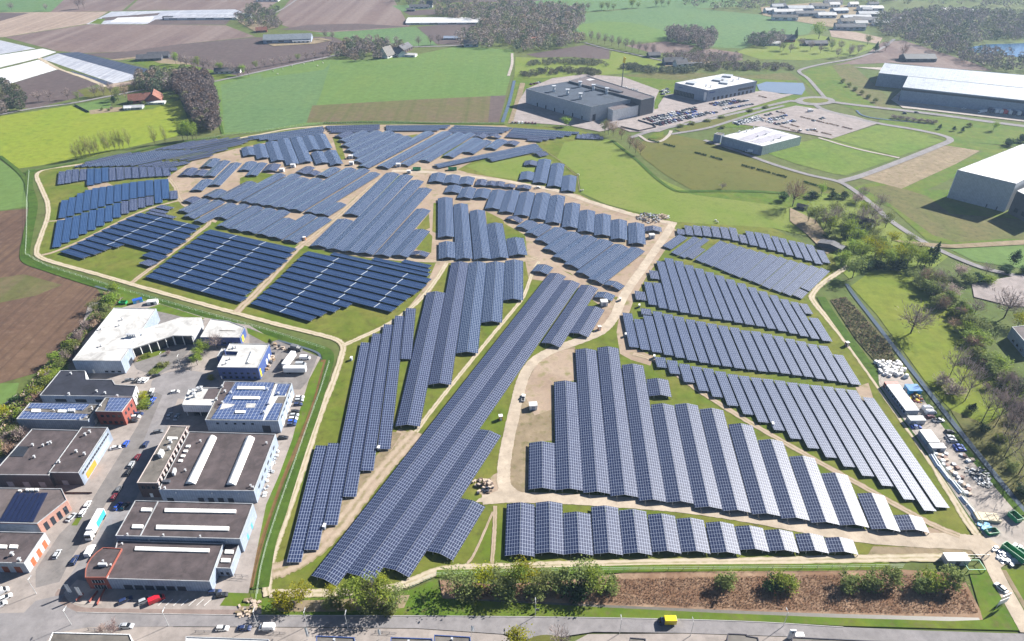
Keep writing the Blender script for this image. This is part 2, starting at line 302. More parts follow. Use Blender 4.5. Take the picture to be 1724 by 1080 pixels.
# each row: front tile, x, y, back tile, x, y   (one tile given: both ends use it)
def rows(t, *r): return [(t, a[0], a[1], t, a[2], a[3]) for a in r]
BLOCKS = [
 # name, kind (G gable / S single slope with the side that is high), rows
 ('front strip between gravel road and inner track', 'G', 'left',
  [(TD2, 900, 640, TD2, 905, 378)] + rows(TC6, (250, 945, 245, 558), (470, 950, 458, 637), (697, 948, 668, 590), (918, 947, 880, 618), (1145, 935, 1093, 650), (1365, 935, 1310, 682))
  + rows(TC7, (283, 962, 240, 765), (470, 943, 430, 790), (662, 950, 623, 815), (855, 952, 825, 840), (1048, 960, 1015, 865))),
 ('big striped block inside the gravel road bend', 'G', 'left',
  [(TC6, 195, 457, TC6, 190, 105), (TC6, 403, 462, TE4, 430, 485), (TC6, 607, 485, TE4, 640, 160), (TC6, 820, 510, TE4, 860, 140), (TC6, 1030, 545, TE4, 1115, 315),
   (TC6, 1245, 558, TE4, 1410, 715), (TC7, 170, 668, TC4, 465, 672), (TC7, 355, 690, TC7, 185, 28), (TC7, 545, 712, TC7, 375, 127), (TC7, 735, 740, TC7, 570, 230),
   (TC7, 930, 768, TC7, 775, 337), (TC7, 1122, 785, TC7, 985, 447), (TD3, 1025, 510, TD3, 955, 330), (TD3, 1170, 515, TD3, 1145, 440), (TE4, 1390, 630, TE4, 1365, 460)]),
 ('large slanting block beside the container yard', 'Sl', 'left',
  rows(TC4, (222, 294, 190, 190), (345, 360, 325, 222), (500, 447, 445, 258), (655, 537, 570, 285), (795, 600, 690, 305), (950, 690, 820, 335), (1120, 780, 940, 365), (1275, 862, 1060, 382), (1440, 945, 1185, 400))
  + [(TC5, 95, 440, TC4, 1310, 415), (TC5, 230, 512, TC4, 1430, 430), (TC5, 370, 582, TC4, 1555, 450), (TC5, 505, 652, TC5, 148, 25)]
  + rows(TC5, (645, 722, 240, 35), (795, 797, 330, 45), (960, 900, 420, 58), (1105, 985, 515, 70), (1205, 960, 640, 128))),
 ('middle slanting block right of the gravel road', 'Sl', 'left',
  rows(TC2, (238, 640, 160, 285), (360, 665, 275, 350), (480, 692, 370, 312), (365, 302, 350, 240), (600, 720, 470, 268), (720, 748, 580, 295), (840, 775, 695, 322), (965, 800, 815, 352), (1085, 822, 925, 372), (1205, 838, 1040, 395), (1330, 858, 1150, 415), (1455, 872, 1270, 435), (1570, 890, 1390, 465))
  + [(TC3, 300, 847, TC3, 85, 385)] + rows(TC3, (435, 865, 210, 412), (568, 885, 340, 440), (705, 902, 465, 470), (838, 925, 590, 497), (965, 945, 720, 530), (1098, 967, 845, 548), (1230, 988, 1020, 650))),
 ('slanting block just above the middle slanting block', 'Sl', 'left',
  [(TC2, 305, 150, TC2, 290, 60), (TC2, 440, 200, TB1, 1480, 888), (TC2, 545, 235, TB1, 1575, 895), (TC2, 655, 258, TB2, 62, 427), (TC2, 765, 282, TB2, 138, 400), (TC2, 875, 302, TB2, 230, 425), (TC2, 985, 325, TB2, 325, 462),
   (TC2, 1095, 345, TB2, 418, 492), (TC2, 1210, 362, TB2, 510, 525), (TC2, 1320, 385, TB2, 602, 555), (TC2, 1435, 405, TB2, 697, 590), (TC3, 150, 328, TB2, 795, 625), (TC3, 275, 355, TB2, 892, 662), (TC3, 400, 382, TB2, 987, 698),
   (TC3, 528, 410, TB2, 1085, 733), (TC3, 652, 440, TB2, 1180, 770), (TC3, 780, 468, TB2, 1270, 795), (TC3, 900, 495, TC3, 745, 232), (TC3, 690, 185, TC3, 630, 70), (TB1, 1560, 855, TB1, 1545, 770)]),
 ('pale block leaning right, left of the tree-lined house', 'Sl', 'left',
  rows(TB2, (130, 305, 265, 198), (200, 362, 390, 212), (258, 385, 485, 222), (330, 395, 450, 310), (405, 422, 655, 258), (495, 455, 735, 278), (585, 488, 822, 305), (670, 525, 910, 330), (757, 560, 1000, 352), (850, 590, 1095, 375), (935, 622, 1185, 400), (1020, 660, 1280, 428), (1115, 692, 1375, 452), (1205, 722, 1470, 478), (1380, 682, 1560, 500), (1305, 748, 1368, 692))),
 ('narrow strip at the pasture edge', 'Sl', 'left',
  rows(TB2, (258, 182, 248, 135), (335, 188, 315, 105), (415, 193, 395, 105), (500, 200, 475, 110), (585, 210, 560, 112), (670, 222, 640, 118), (750, 240, 720, 122), (832, 262, 805, 185), (915, 283, 870, 155), (1005, 305, 945, 165), (1080, 325, 1020, 178), (1165, 345, 1100, 200), (1240, 370, 1175, 218), (1330, 395, 1260, 240), (1415, 420, 1335, 255), (1505, 450, 1415, 275), (1580, 440, 1505, 325))),
 ('short band below the sandy central road', 'G', 'left',
  rows(TA4, (75, 566, 100, 488), (205, 578, 235, 505), (340, 590, 365, 522), (475, 595, 495, 543), (570, 598, 585, 560), (640, 605, 655, 563), (740, 615, 750, 587), (868, 627, 880, 597))),
 ('long band below the sandy central road', 'G', 'left',
  rows(TA4, (218, 662, 245, 600), (335, 712, 375, 618), (480, 712, 510, 630), (580, 808, 650, 640), (712, 840, 778, 645), (850, 872, 910, 660), (995, 905, 1050, 668), (1140, 937, 1180, 690), (1290, 978, 1315, 760), (1437, 1018, 1450, 825))
  + rows(TB1, (1013, 400, 1018, 182), (1185, 440, 1185, 240), (1370, 487, 1365, 275), (1540, 357, 1540, 308))),
 ('small group at the foot of the pasture', 'G', 'left',
  rows(TA4, (930, 415, 940, 375), (890, 548, 910, 475), (1015, 575, 1065, 362), (1145, 607, 1185, 400), (1275, 650, 1290, 510))),
 ('upright block at the middle of the park', 'G', 'left',
  rows(TA8, (260, 645, 240, 98), (270, 940, 265, 715), (505, 950, 465, 185), (770, 950, 690, 275), (1015, 940, 940, 455), (1270, 900, 1220, 660))),
 ('fan of gables left of the upper gravel road', 'G', 'left',
  rows(TB1, (75, 243, 125, 215), (180, 325, 285, 255), (280, 388, 425, 290), (385, 465, 580, 328), (460, 555, 735, 375), (565, 640, 895, 412), (685, 715, 1060, 455), (805, 800, 1215, 505), (945, 875, 1375, 535), (1105, 930, 1165, 890))),
 ('longest diagonal block crossing the park to the front', 'G', 'left',
  [(TC1, 305, 225, TC1, 338, 150), (TB7, 292, 985, TC1, 472, 240), (TB7, 512, 960, TC1, 625, 315), (TC1, 400, 950, TC1, 800, 362), (TC1, 690, 850, TC1, 855, 575), (TC1, 938, 488, TC1, 962, 430), (TB7, 765, 930, TC8, 515, 95), (TC8, 205, 900, TC8, 400, 548)]),
 ('steep block left of the long diagonal rows', 'G', 'left',
  [(TB8, 250, 838, TB5, 575, 435), (TB8, 540, 460, TB5, 825, 125), (TB8, 785, 175, TB5, 1015, 125), (TB5, 1155, 745, TB5, 1200, 125), (TB5, 1385, 513, TB5, 1385, 105)]),
 ('narrow leaning block beside the industrial estate track', 'Sl', 'left',
  [(TB7, 97, 870, TB7, 275, 113), (TB7, 205, 790, TB7, 360, 97), (TB7, 335, 628, TB6, 715, 275), (TB7, 455, 445, TB6, 815, 200), (TB7, 570, 275, TB6, 905, 125), (TB7, 680, 135, TB6, 1000, 55), (TB6, 1050, 410, TB5, 318, 605)]),
 ('wide leaning block above the dark blue tables', 'G', 'left',
  rows(TA7, (100, 848, 390, 562), (455, 510, 895, 65), (265, 880, 1050, 88), (430, 905, 1165, 145), (605, 925, 1245, 228), (785, 945, 1225, 452), (970, 950, 1215, 672), (1170, 945, 1210, 905))),
 ('lower slanting block at the dirt junction', 'G', 'left',
  rows(TA6, (105, 275, 215, 220), (65, 395, 320, 245), (115, 462, 500, 265), (230, 515, 660, 300), (510, 468, 810, 310), (535, 578, 960, 335), (690, 615, 1120, 362), (850, 640, 1290, 385), (1015, 675, 1340, 480), (1180, 712, 1600, 435), (1345, 750, 1780, 472))),
 ('upper slanting block of long pale stripes', 'G', 'left',
  [(TA6, 365, 215, TA6, 515, 130), (TA6, 510, 237, TA6, 885, 35), (TA6, 655, 258, TA2, 1385, 658), (TA6, 810, 278, TA2, 1575, 665), (TA6, 960, 303, TA3, 90, 708), (TA6, 1110, 325, TA3, 255, 715), (TA6, 1265, 350, TA3, 655, 590), (TA6, 1425, 377, TA3, 815, 600), (TA6, 1590, 405, TA3, 950, 645), (TA7, 150, 508, TA7, 340, 385),
   (TA3, 35, 645, TA3, 160, 572), (TA3, 160, 665, TA3, 225, 622), (TA3, 300, 682, TA3, 470, 585)]),
 ('scattered short rows near the upper dirt junction', 'G', 'left',
  rows(TA2, (210, 675, 320, 588), (365, 678, 440, 610), (520, 685, 700, 500), (480, 572, 590, 475), (580, 793, 840, 525), (355, 855, 500, 725), (925, 612, 1040, 510), (1030, 675, 1150, 525), (1240, 620, 1310, 540))),
 ('two-tone block leaning left near the top', 'G', 'left',
  rows(TA2, (1000, 435, 975, 335), (1165, 468, 1120, 300), (1340, 500, 1270, 268), (1530, 540, 1410, 235)) + rows(TA3, (120, 515, -25, 215), (215, 370, 120, 200), (355, 355, 270, 180), (300, 530, 245, 390), (470, 545, 405, 375))),
 ('slanting pale block below the top strips', 'G', 'left',
  rows(TA3, (490, 210, 640, 150), (540, 262, 815, 140), (575, 322, 980, 140), (625, 382, 1130, 145), (680, 448, 1220, 175), (730, 515, 1330, 205), (795, 570, 1615, 150))),
 ('slanting pale block left of the skips', 'G', 'left',
  [(TA3, 1030, 575, TA4, 180, 115), (TA3, 1300, 550, TA4, 290, 120), (TA3, 1540, 498, TA4, 400, 125)]
  + rows(TA4, (180, 335, 455, 172), (375, 302, 535, 190), (565, 262, 680, 185), (745, 227, 790, 198), (465, 163, 500, 130), (600, 163, 612, 140))),
 ('pair of long rows above the green patch', 'G', 'left', rows(TA4, (75, 420, 990, 230), (560, 362, 1020, 262), (995, 322, 1060, 295))),
 ('upper of three blue left blocks', 'Sl', 'left',
  rows(TA1, (160, 785, 180, 632), (245, 772, 265, 612), (330, 755, 345, 605), (430, 738, 435, 603), (525, 795, 520, 598), (615, 775, 610, 595), (700, 755, 700, 585), (790, 740, 785, 585), (885, 730, 875, 580), (980, 715, 970, 580), (1075, 710, 1060, 575), (1170, 702, 1150, 575), (1260, 695, 1250, 575), (1355, 690, 1340, 575), (1445, 685, 1430, 578), (1525, 622, 1520, 585))),
 ('middle of three blue left blocks', 'Sl', 'left',
  [(TA5, a, b, TA1, c, d) for a, b, c, d in ((232, 303, 210, 978), (320, 282, 305, 945), (410, 250, 402, 895), (497, 222, 495, 855), (582, 203, 585, 832), (670, 178, 675, 818), (760, 150, 765, 805), (848, 125, 857, 790), (935, 105, 950, 775), (1025, 88, 1042, 760), (1117, 72, 1135, 750), (1207, 57, 1230, 738), (1310, 138, 1325, 730), (1390, 92, 1415, 725), (1475, 95, 1525, 865))]),
 ('lower of three blue left blocks', 'Sl', 'left',
  rows(TA5, (165, 630, 215, 330), (265, 580, 305, 302), (362, 535, 395, 280), (460, 485, 485, 245), (555, 440, 578, 218), (650, 395, 670, 197), (745, 345, 757, 168), (840, 300, 845, 140), (930, 258, 935, 118), (1025, 222, 1028, 97), (1120, 190, 1118, 82), (1208, 165, 1200, 70))),
 ('dark blue block around the grass notch', 'Sf', 'front',
  rows(TA5, (255, 662, 500, 742), (345, 615, 635, 700), (435, 568, 740, 655), (530, 522, 880, 620), (618, 475, 1430, 695), (1165, 705, 1365, 757), (1135, 790, 1260, 825), (700, 435, 1510, 630), (795, 390, 1590, 580), (885, 345, 1635, 525), (975, 300, 1695, 465), (1065, 262, 1745, 415), (1185, 235, 1480, 305), (1210, 210, 1400, 245), (1300, 175, 1450, 203))),
 ('dark blue block between the two dirt lanes', 'Sf', 'front',
  rows(TB3, (75, 605, 1130, 890), (145, 550, 1185, 815), (215, 495, 1250, 755), (290, 440, 1320, 695), (360, 385, 1390, 640), (430, 330, 1460, 580), (500, 280, 1525, 525), (570, 228, 1590, 470), (640, 175, 1640, 405), (710, 125, 1695, 340))),
 ('dark blue block right of the dirt lanes', 'Sf', 'front',
  rows(TB4, (130, 545, 655, 685), (185, 497, 740, 648), (240, 447, 855, 612), (293, 400, 960, 572), (345, 352, 1335, 612), (395, 305, 1395, 562), (442, 258, 1455, 515), (490, 212, 1525, 470), (535, 167, 1590, 422), (575, 128, 1640, 365), (800, 135, 1640, 310), (1150, 180, 1645, 275), (1410, 195, 1645, 243))),
 ('far outer strip along the green field ditch', 'G', 'left',
  rows(TA1, (620, 478, 900, 412), (450, 525, 1000, 392), (330, 572, 1110, 386), (415, 571, 1290, 363), (500, 570, 1380, 360), (585, 569, 1465, 358), (670, 567, 1550, 357), (755, 566, 1630, 357), (840, 565, 1715, 355), (925, 563, 1795, 355), (1010, 560, 1870, 357),
   (1095, 560, 1380, 497), (1430, 482, 1940, 365), (1180, 560, 1470, 500), (1520, 480, 1990, 374), (1265, 561, 1570, 503), (1600, 484, 2020, 388), (1350, 562, 1680, 507), (1690, 490, 1990, 425), (1435, 568, 1720, 518))
  + rows(TA2, (-147, 353, 350, 262), (-57, 351, 480, 250), (33, 349, 620, 237), (120, 347, 760, 225), (205, 345, 900, 225), (290, 347, 1000, 232), (370, 352, 1060, 245), (440, 358, 1000, 278), (500, 363, 940, 302), (580, 382, 740, 352))),
 ('flat far strip below the green field', 'G', 'left',
  [(TA2, 985, 215, TA3, 310, 86), (TA2, 1050, 226, TA3, 325, 110), (TA2, 1120, 237, TA3, 325, 135), (TA2, 1230, 243, TA3, 315, 160)]),
 ('far strip left of the top edge gap', 'G', 'left', rows(TA3, (345, 85, 1000, 65), (365, 105, 1000, 86), (385, 126, 1000, 108), (410, 147, 930, 130))),
 ('far strip right of the top edge gap', 'G', 'left', rows(TA3, (1075, 78, 1850, 72), (1078, 100, 1820, 95), (1082, 122, 1720, 120))),
 ('farthest strip beside the brown field', 'G', 'left', rows(TA4, (240, 57, 765, 78), (215, 75, 735, 95), (190, 93, 695, 113), (168, 108, 645, 128))),
 ('far strip in front of the large grey hall', 'G', 'left', rows(TA4, (772, 82, 1375, 118), (757, 99, 1305, 136), (742, 116, 1235, 153), (725, 132, 1165, 168), (712, 147, 1095, 180), (905, 180, 1040, 192))),
 ('tiny group below the large grey hall', 'Sl', 'left', rows(TA4, (1350, 173, 1395, 140), (1400, 176, 1430, 134), (1450, 178, 1465, 131), (1500, 179, 1495, 132), (1550, 180, 1530, 140), (1592, 182, 1562, 158))),
]
ROWDATA = []
for bname, kind, side, rr in BLOCKS:
    zc = 2.4 if kind == 'G' else 1.7
    R = []
    for ft, fx, fy, bt, bx, by in rr:
        a = P(*T(ft, fx, fy), zc); b = P(*T(bt, bx, by), zc); R.append([a, b])
    # one direction for the block, drifting slowly across it as the ground does
    L = [(b - a).length for a, b in R]
    d0 = sum(((b - a) for a, b in R), Vector((0, 0, 0))); d0.normalize(); n0 = Vector((-d0.y, d0.x, 0))
    off = [((a + b) / 2).dot(n0) for a, b in R]; ang = [math.atan2((b - a).dot(n0), (b - a).dot(d0)) for a, b in R]
    W = [l * l for l in L]; sw = sum(W); mo = sum(o * x for o, x in zip(off, W)) / sw; ma = sum(o * x for o, x in zip(ang, W)) / sw
    den = sum(x * (o - mo) ** 2 for o, x in zip(off, W)); sl = sum(x * (o - mo) * (g - ma) for o, g, x in zip(off, ang, W)) / den if den > 1 else 0
    sl = max(-0.0015, min(0.0015, sl))
    F = []
    for (a, b), o, l in zip(R, off, L):
        g = ma + sl * (o - mo); d = d0 * math.cos(g) + n0 * math.sin(g); m = (a + b) / 2
        F.append((m, d, (b - a).dot(d)))
    so = sorted(set(round(o, 1) for o in off)); gaps = sorted(y - x for x, y in zip(so, so[1:]) if y - x > 2.5)
    med = gaps[len(gaps) // 2] if gaps else (10.0 if kind == 'G' else 6.0)
    for i, (m, d, l) in enumerate(F):
        n = Vector((-d.y, d.x, 0)); near = []
        for j, (m2, d2, l2) in enumerate(F):
            if j == i: continue
            dd = abs((m2 - m).dot(n)); al = abs((m2 - m).dot(d))
            if dd > 0.55 * med and al < (l + l2) / 2: near.append(dd)
        wd = med
        if near: wd = min(med * 1.12, min(near))
        if bname.startswith('longest'): wd = 10.9
        wd *= 0.99 if kind == 'G' else 0.92 if bname.startswith('pale') else 0.975
        # order number counted across the block
        ROWDATA.append(dict(b=bname, k=kind, m=m, d=d, l=l, w=wd, o=off[i], n=len(F)))
def px_of(p):
    v = Vector(p) - Vector((0, 0, H)); zf = v.y * CT - v.z * ST
    return 862 + FPX * v.x / zf, 540 - FPX * (v.y * ST + v.z * CT) / zf, zf
for r in ROWDATA:
    x, y, zf = px_of(r['m']); r['px'] = (x, y); r['area'] = r['l'] * r['w'] / zf ** 2 * (H / zf)
keep = set(id(r) for r in sorted(ROWDATA, key=lambda r: -r['area'])[:296])
OV = []   # plan outlines of all rows, used to keep trees and grass off them

def row_meshes(r):
    """faces in the row's own frame: x across, y along the row, z up; origin on the ground at the row's middle"""
    w, l, k = r['w'], r['l'], r['k']; t = 0.07; out = []
    if k == 'G':
        ze = 1.3; zr = ze + w / 2 * math.tan(math.radians(12))
        for s in (-1, 1):
            mb = MB(); x0, x1 = s * 0.06, s * w / 2
            c = w / 2 / math.cos(math.radians(12))
            a = [(x0, -l/2, zr), (x1, -l/2, ze), (x1, l/2, ze), (x0, l/2, zr)]
            uv = [(0, 0), (c, 0), (c, l), (0, l)]
            if s < 0: a = a[::-1]; uv = uv[::-1]
            mb.face(a, uv, 0)
            lo = [(p[0], p[1], p[2] - t) for p in a]; mb.face(lo[::-1], uv[::-1], 1)
            for i in range(4):
                j = (i + 1) % 4; mb.face([lo[i], lo[j], a[j], a[i]], [(0, 0)] * 4, 2)
            out.append(('panel_slope', mb, [r['g'], UNDER, STEEL]))
        xs = [(-w/2 * 0.55, ze + (zr - ze) * 0.45), (w/2 * 0.55, ze + (zr - ze) * 0.45)]
    else:
        zl, zh = 1.0, 1.0 + w * math.sin(math.radians(6))
        hs = r['hs']
        mb = MB(); a = [(-w/2, -l/2, zh if hs < 0 else zl), (w/2, -l/2, zl if hs < 0 else zh), (w/2, l/2, zl if hs < 0 else zh), (-w/2, l/2, zh if hs < 0 else zl)]
        uv = [(0, 0), (w, 0), (w, l), (0, l)]
        mb.face(a, uv, 0); lo = [(p[0], p[1], p[2] - t) for p in a]; mb.face(lo[::-1], uv[::-1], 1)
        for i in range(4):
            j = (i + 1) % 4; mb.face([lo[i], lo[j], a[j], a[i]], [(0, 0)] * 4, 2)
        out.append(('panel_table', mb, [GLASSB if k == 'Sf' else r['g'], UNDER, STEEL]))
        zz = lambda x: (zl + zh) / 2 + (-hs if True else 0) * 0 + (zh - zl) / w * x * (1 if hs > 0 else -1)
        xs = [(-w * 0.3, zz(-w * 0.3)), (w * 0.3, zz(w * 0.3))]
    fr = MB(); n = max(2, int(l / 7) + 1)
    for x, z in xs:
        fr.box(x, 0, z - t - 0.2, 0.12, l - 0.1, 0.14)
        for i in range(n):
            y = -l/2 + 0.15 + (l - 0.3) * i / (n - 1)
            fr.box(x, y, 0, 0.13, 0.13, z - t - 0.12)
    out.append(('support_frame', fr, [STEEL]))
    if r['px'][1] > 560:      # the posts one can see at the open front end
        for x, z in xs + ([(w / 2 - .15, 1.3)] if k == 'G' else []):
            pb = MB(); pb.box(x, -l / 2 + .05, 0, .17, .17, z - t - .05); out.append(('post', pb, [POSTM]))
    return out

TRAYS = {'dark blue block around the grass notch': [(TA5, (755, 610), (1335, 305)), (TA5, (1135, 640), (1620, 375))],
 'dark blue block between the two dirt lanes': [(TB3, (345, 705), (1035, 175)), (TB3, (685, 795), (1360, 250))],
 'dark blue block right of the dirt lanes': [(TB4, (378, 632), (850, 180)), (TB4, (825, 568), (1135, 250)), (TB4, (1175, 595), (1430, 325))]}
by_block = {}
for r in ROWDATA: by_block.setdefault(r['b'], []).append(r)
rest = MB()
for bname, rr in by_block.items():
    k = rr[0]['k']
    horiz = k == 'Sf' or bname.startswith(('pair', 'far', 'flat', 'farthest'))
    rr.sort(key=(lambda r: -r['px'][1]) if horiz else (lambda r: r['px'][0]))
    for i, r in enumerate(rr):
        d = r['d']; n = Vector((d.y, -d.x, 0))          # local +x (right of the row direction)
        if k == 'Sl': r['hs'] = (-1 if n.x > 0 else 1)
        if k == 'Sf': r['hs'] = -1 if n.y > 0 else 1
        rz = math.atan2(d.y, d.x) - math.pi / 2
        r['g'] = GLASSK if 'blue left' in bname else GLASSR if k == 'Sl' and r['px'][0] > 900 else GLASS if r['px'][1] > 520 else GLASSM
        parts = row_meshes(r); loc = Vector((r['m'].x, r['m'].y, 0)) - n * 0
        shift = 0.0
        loc += n * shift
        c = [loc + n * sx * r['w'] / 2 + d * sy * r['l'] / 2 for sx, sy in ((-1, -1), (1, -1), (1, 1), (-1, 1))]
        OV.append(c)
        if id(r) in keep:
            kind = {'G': 'gabled', 'Sl': 'single-slope', 'Sf': 'dark blue'}[k]
            e = empty('solar_panel_row', loc, f"{ORD[i]} {kind} panel row from the {'front' if horiz else 'left'}, {bname}", 'solar panels', 'rows of solar panels in the park', rz)
            for pn, mb, mm in parts:
                mb.build(pn, mm, e)
            for t, q0, q1 in TRAYS.get(bname, ()):      # light cable trays between the sub-tables
                a, b2 = P(*T(t, *q0), 1.3), P(*T(t, *q1), 1.3); v = b2 - a; w0 = r['m'] - a; cr = v.x * d.y - v.y * d.x
                if abs(cr) < 1e-6: continue
                tt = (w0.x * d.y - w0.y * d.x) / cr; y = (a + v * tt - r['m']).dot(d)
                if not -.03 < tt < 1.03 or abs(y) > r['l'] / 2 - 2: continue
                s = MB(); w = r['w']; zl, zh = 1.0, 1.0 + w * math.sin(math.radians(6)); za, zb = (zh, zl) if r['hs'] < 0 else (zl, zh)
                s.hull([(-w/2, y - .2, za + .02), (w/2, y - .2, zb + .02), (w/2, y + .2, zb + .02), (-w/2, y + .2, za + .02), (-w/2, y - .2, za + .08), (w/2, y - .2, zb + .08), (w/2, y + .2, zb + .08), (-w/2, y + .2, za + .08)])
                s.build('cable_tray', WHITE_STRIP, e)
        else:
            ca, sa = math.cos(rz), math.sin(rz); mi0 = {GLASS: 0, UNDER: 1, STEEL: 2}
            for pn, mb, mm in parts:
                for f, u, mi in zip(mb.f, mb.uv, mb.m):
                    rest.face([(loc.x + ca * mb.v[q][0] - sa * mb.v[q][1], loc.y + sa * mb.v[q][0] + ca * mb.v[q][1], mb.v[q][2]) for q in f], u, mi if pn not in ('support_frame', 'post') else 2)
if rest.f:
    o = rest.build('distant_panel_rows', [GLASS, UNDER, STEEL])
    tag(o, 'smallest of the distant solar panel rows along the far edge of the park', 'solar panels', 'rows of solar panels in the park', 'stuff')
print('solar rows', len(ROWDATA), [(b[:25], round(rr[0]['w'], 1)) for b, rr in by_block.items()])
# ---------------------------------------------------------------- ground, fields, roads
ZC = [0.0]
def zn():
    ZC[0] += 0.0028; return ZC[0]
LIME = ground_mat('grass_lime', (0.150, 0.200, 0.020), (0.180, 0.205, 0.024), (0.105, 0.155, 0.018), 0.012, 0.10, streak=(0.3, 9.0, (0.162, 0.200, 0.022)))
GREENF = ground_mat('grass_field', (0.088, 0.148, 0.040), (0.107, 0.160, 0.042), (0.072, 0.119, 0.032), 0.010, 0.08, streak=(1.2, 6.0, (0.097, 0.157, 0.044)))
COOLG = ground_mat('grass_cool', (0.081, 0.141, 0.058), (0.099, 0.154, 0.058), (0.070, 0.121, 0.049), 0.008, 0.06, streak=(0.4, 8.0, (0.090, 0.150, 0.060)))
LAWN = ground_mat('grass_lawn', (0.112, 0.150, 0.018), (0.140, 0.158, 0.024), (0.085, 0.115, 0.016), 0.03, 0.15)
PLOT = ground_mat('grass_plot', (0.088, 0.145, 0.022), (0.115, 0.155, 0.028), (0.070, 0.105, 0.020), 0.02, 0.12)
MEADOW = ground_mat('grass_meadow', (0.119, 0.163, 0.028), (0.145, 0.172, 0.040), (0.084, 0.110, 0.021), 0.030, 0.16)
OLIVE = ground_mat('grass_olive', (0.088, 0.095, 0.023), (0.110, 0.106, 0.028), (0.062, 0.075, 0.018), 0.020, 0.16)
PARKG = ground_mat('grass_park', (0.082, 0.118, 0.014), (0.135, 0.135, 0.030), (0.075, 0.078, 0.020), 0.035, 0.22)
VERGE = ground_mat('grass_verge', (0.066, 0.119, 0.014), (0.101, 0.128, 0.018), (0.106, 0.099, 0.040), 0.05, 0.35)
ROUGH = ground_mat('rough_grass', (0.092, 0.101, 0.031), (0.119, 0.106, 0.044), (0.057, 0.062, 0.025), 0.045, 0.28)
BASEG = ground_mat('land', (0.075, 0.106, 0.028), (0.097, 0.110, 0.037), (0.066, 0.066, 0.026), 0.010, 0.12)
BROWN = ground_mat('soil_brown', (0.119, 0.076, 0.050), (0.095, 0.059, 0.043), (0.146, 0.099, 0.065), 0.015, 0.30, streak=(0.85, 2.5, (0.081, 0.052, 0.039)))
PURP = ground_mat('soil_purple', (0.146, 0.106, 0.093), (0.121, 0.086, 0.080), (0.162, 0.121, 0.104), 0.006, 0.06, streak=(0.25, 22.0, (0.175, 0.135, 0.120)))
PURPD = ground_mat('soil_dark', (0.099, 0.076, 0.071), (0.084, 0.065, 0.063), (0.113, 0.089, 0.080), 0.008, 0.06, streak=(0.3, 7.0, (0.089, 0.067, 0.065)))
TANF = ground_mat('soil_tan', (0.265, 0.205, 0.162), (0.221, 0.167, 0.135), (0.194, 0.146, 0.119), 0.008, 0.06, streak=(0.2, 8.0, (0.292, 0.232, 0.184)))
STUB = ground_mat('soil_stubble', (0.105, 0.098, 0.040), (0.120, 0.092, 0.056), (0.085, 0.100, 0.034), 0.02, 0.2, streak=(1.45, 7.0, (0.088, 0.090, 0.034)))
DIRT = ground_mat('dirt', (0.315, 0.245, 0.185), (0.255, 0.190, 0.140), (0.145, 0.135, 0.060), 0.045, 0.16, fine=0.18)
DRY = ground_mat('dry_grass', (0.235, 0.185, 0.125), (0.190, 0.150, 0.095), (0.125, 0.115, 0.050), 0.05, 0.30, fine=0.2)
GRAVEL = ground_mat('gravel', (0.385, 0.325, 0.255), (0.340, 0.285, 0.222), (0.290, 0.240, 0.185), 0.04, 0.5)
TRACK = ground_mat('track_sand', (0.400, 0.340, 0.255), (0.345, 0.290, 0.212), (0.240, 0.205, 0.135), 0.06, 0.45)
ASPH = ground_mat('asphalt', (0.211, 0.198, 0.198), (0.192, 0.182, 0.183), (0.166, 0.157, 0.160), 0.05, 0.7)
PAVE = ground_mat('paving', (0.275, 0.241, 0.218), (0.243, 0.215, 0.197), (0.211, 0.187, 0.172), 0.05, 0.45)
PAVER = ground_mat('paving_red', (0.215, 0.165, 0.145), (0.190, 0.150, 0.134), (0.160, 0.128, 0.115), 0.05, 0.5)
YARD = ground_mat('yard_asphalt', (0.155, 0.145, 0.140), (0.178, 0.164, 0.156), (0.127, 0.118, 0.115), 0.05, 0.5)
CONC = ground_mat('concrete', (0.345, 0.305, 0.270), (0.299, 0.265, 0.236), (0.253, 0.230, 0.207), 0.03, 0.3)
FARP = ground_mat('car_park', (0.270, 0.236, 0.224), (0.236, 0.207, 0.198), (0.213, 0.184, 0.172), 0.02, 0.2)
FOILW = ground_mat('foil_white', (0.62, 0.62, 0.62), (0.52, 0.52, 0.53), (0.44, 0.43, 0.42), 0.02, 0.1, rough=0.4, streak=(0.5, 4.0, (0.45, 0.44, 0.43)))
FOILG = ground_mat('foil_grey', (0.34, 0.35, 0.38), (0.28, 0.29, 0.33), (0.22, 0.22, 0.25), 0.02, 0.1, rough=0.4, streak=(-0.62, 4.0, (0.42, 0.42, 0.44)))
FOILD = ground_mat('foil_dark', (0.045, 0.055, 0.085), (0.035, 0.045, 0.072), (0.060, 0.068, 0.095), 0.02, 0.1, rough=0.5, streak=(-0.62, 4.0, (0.07, 0.08, 0.11)))
DITCHG = ground_mat('ditch_bank', (0.040, 0.082, 0.012), (0.060, 0.098, 0.016), (0.030, 0.050, 0.010), 0.06, 0.3)
SCRUBG = ground_mat('scrub_ground', (0.085, 0.090, 0.035), (0.105, 0.085, 0.050), (0.050, 0.060, 0.022), 0.12, 0.6)
REEDG = ground_mat('reed_ground', (0.165, 0.095, 0.058), (0.265, 0.185, 0.125), (0.120, 0.072, 0.048), 0.08, 0.5)
RUST = ground_mat('bare_bank', (0.130, 0.070, 0.030), (0.150, 0.095, 0.045), (0.085, 0.075, 0.025), 0.06, 0.4)
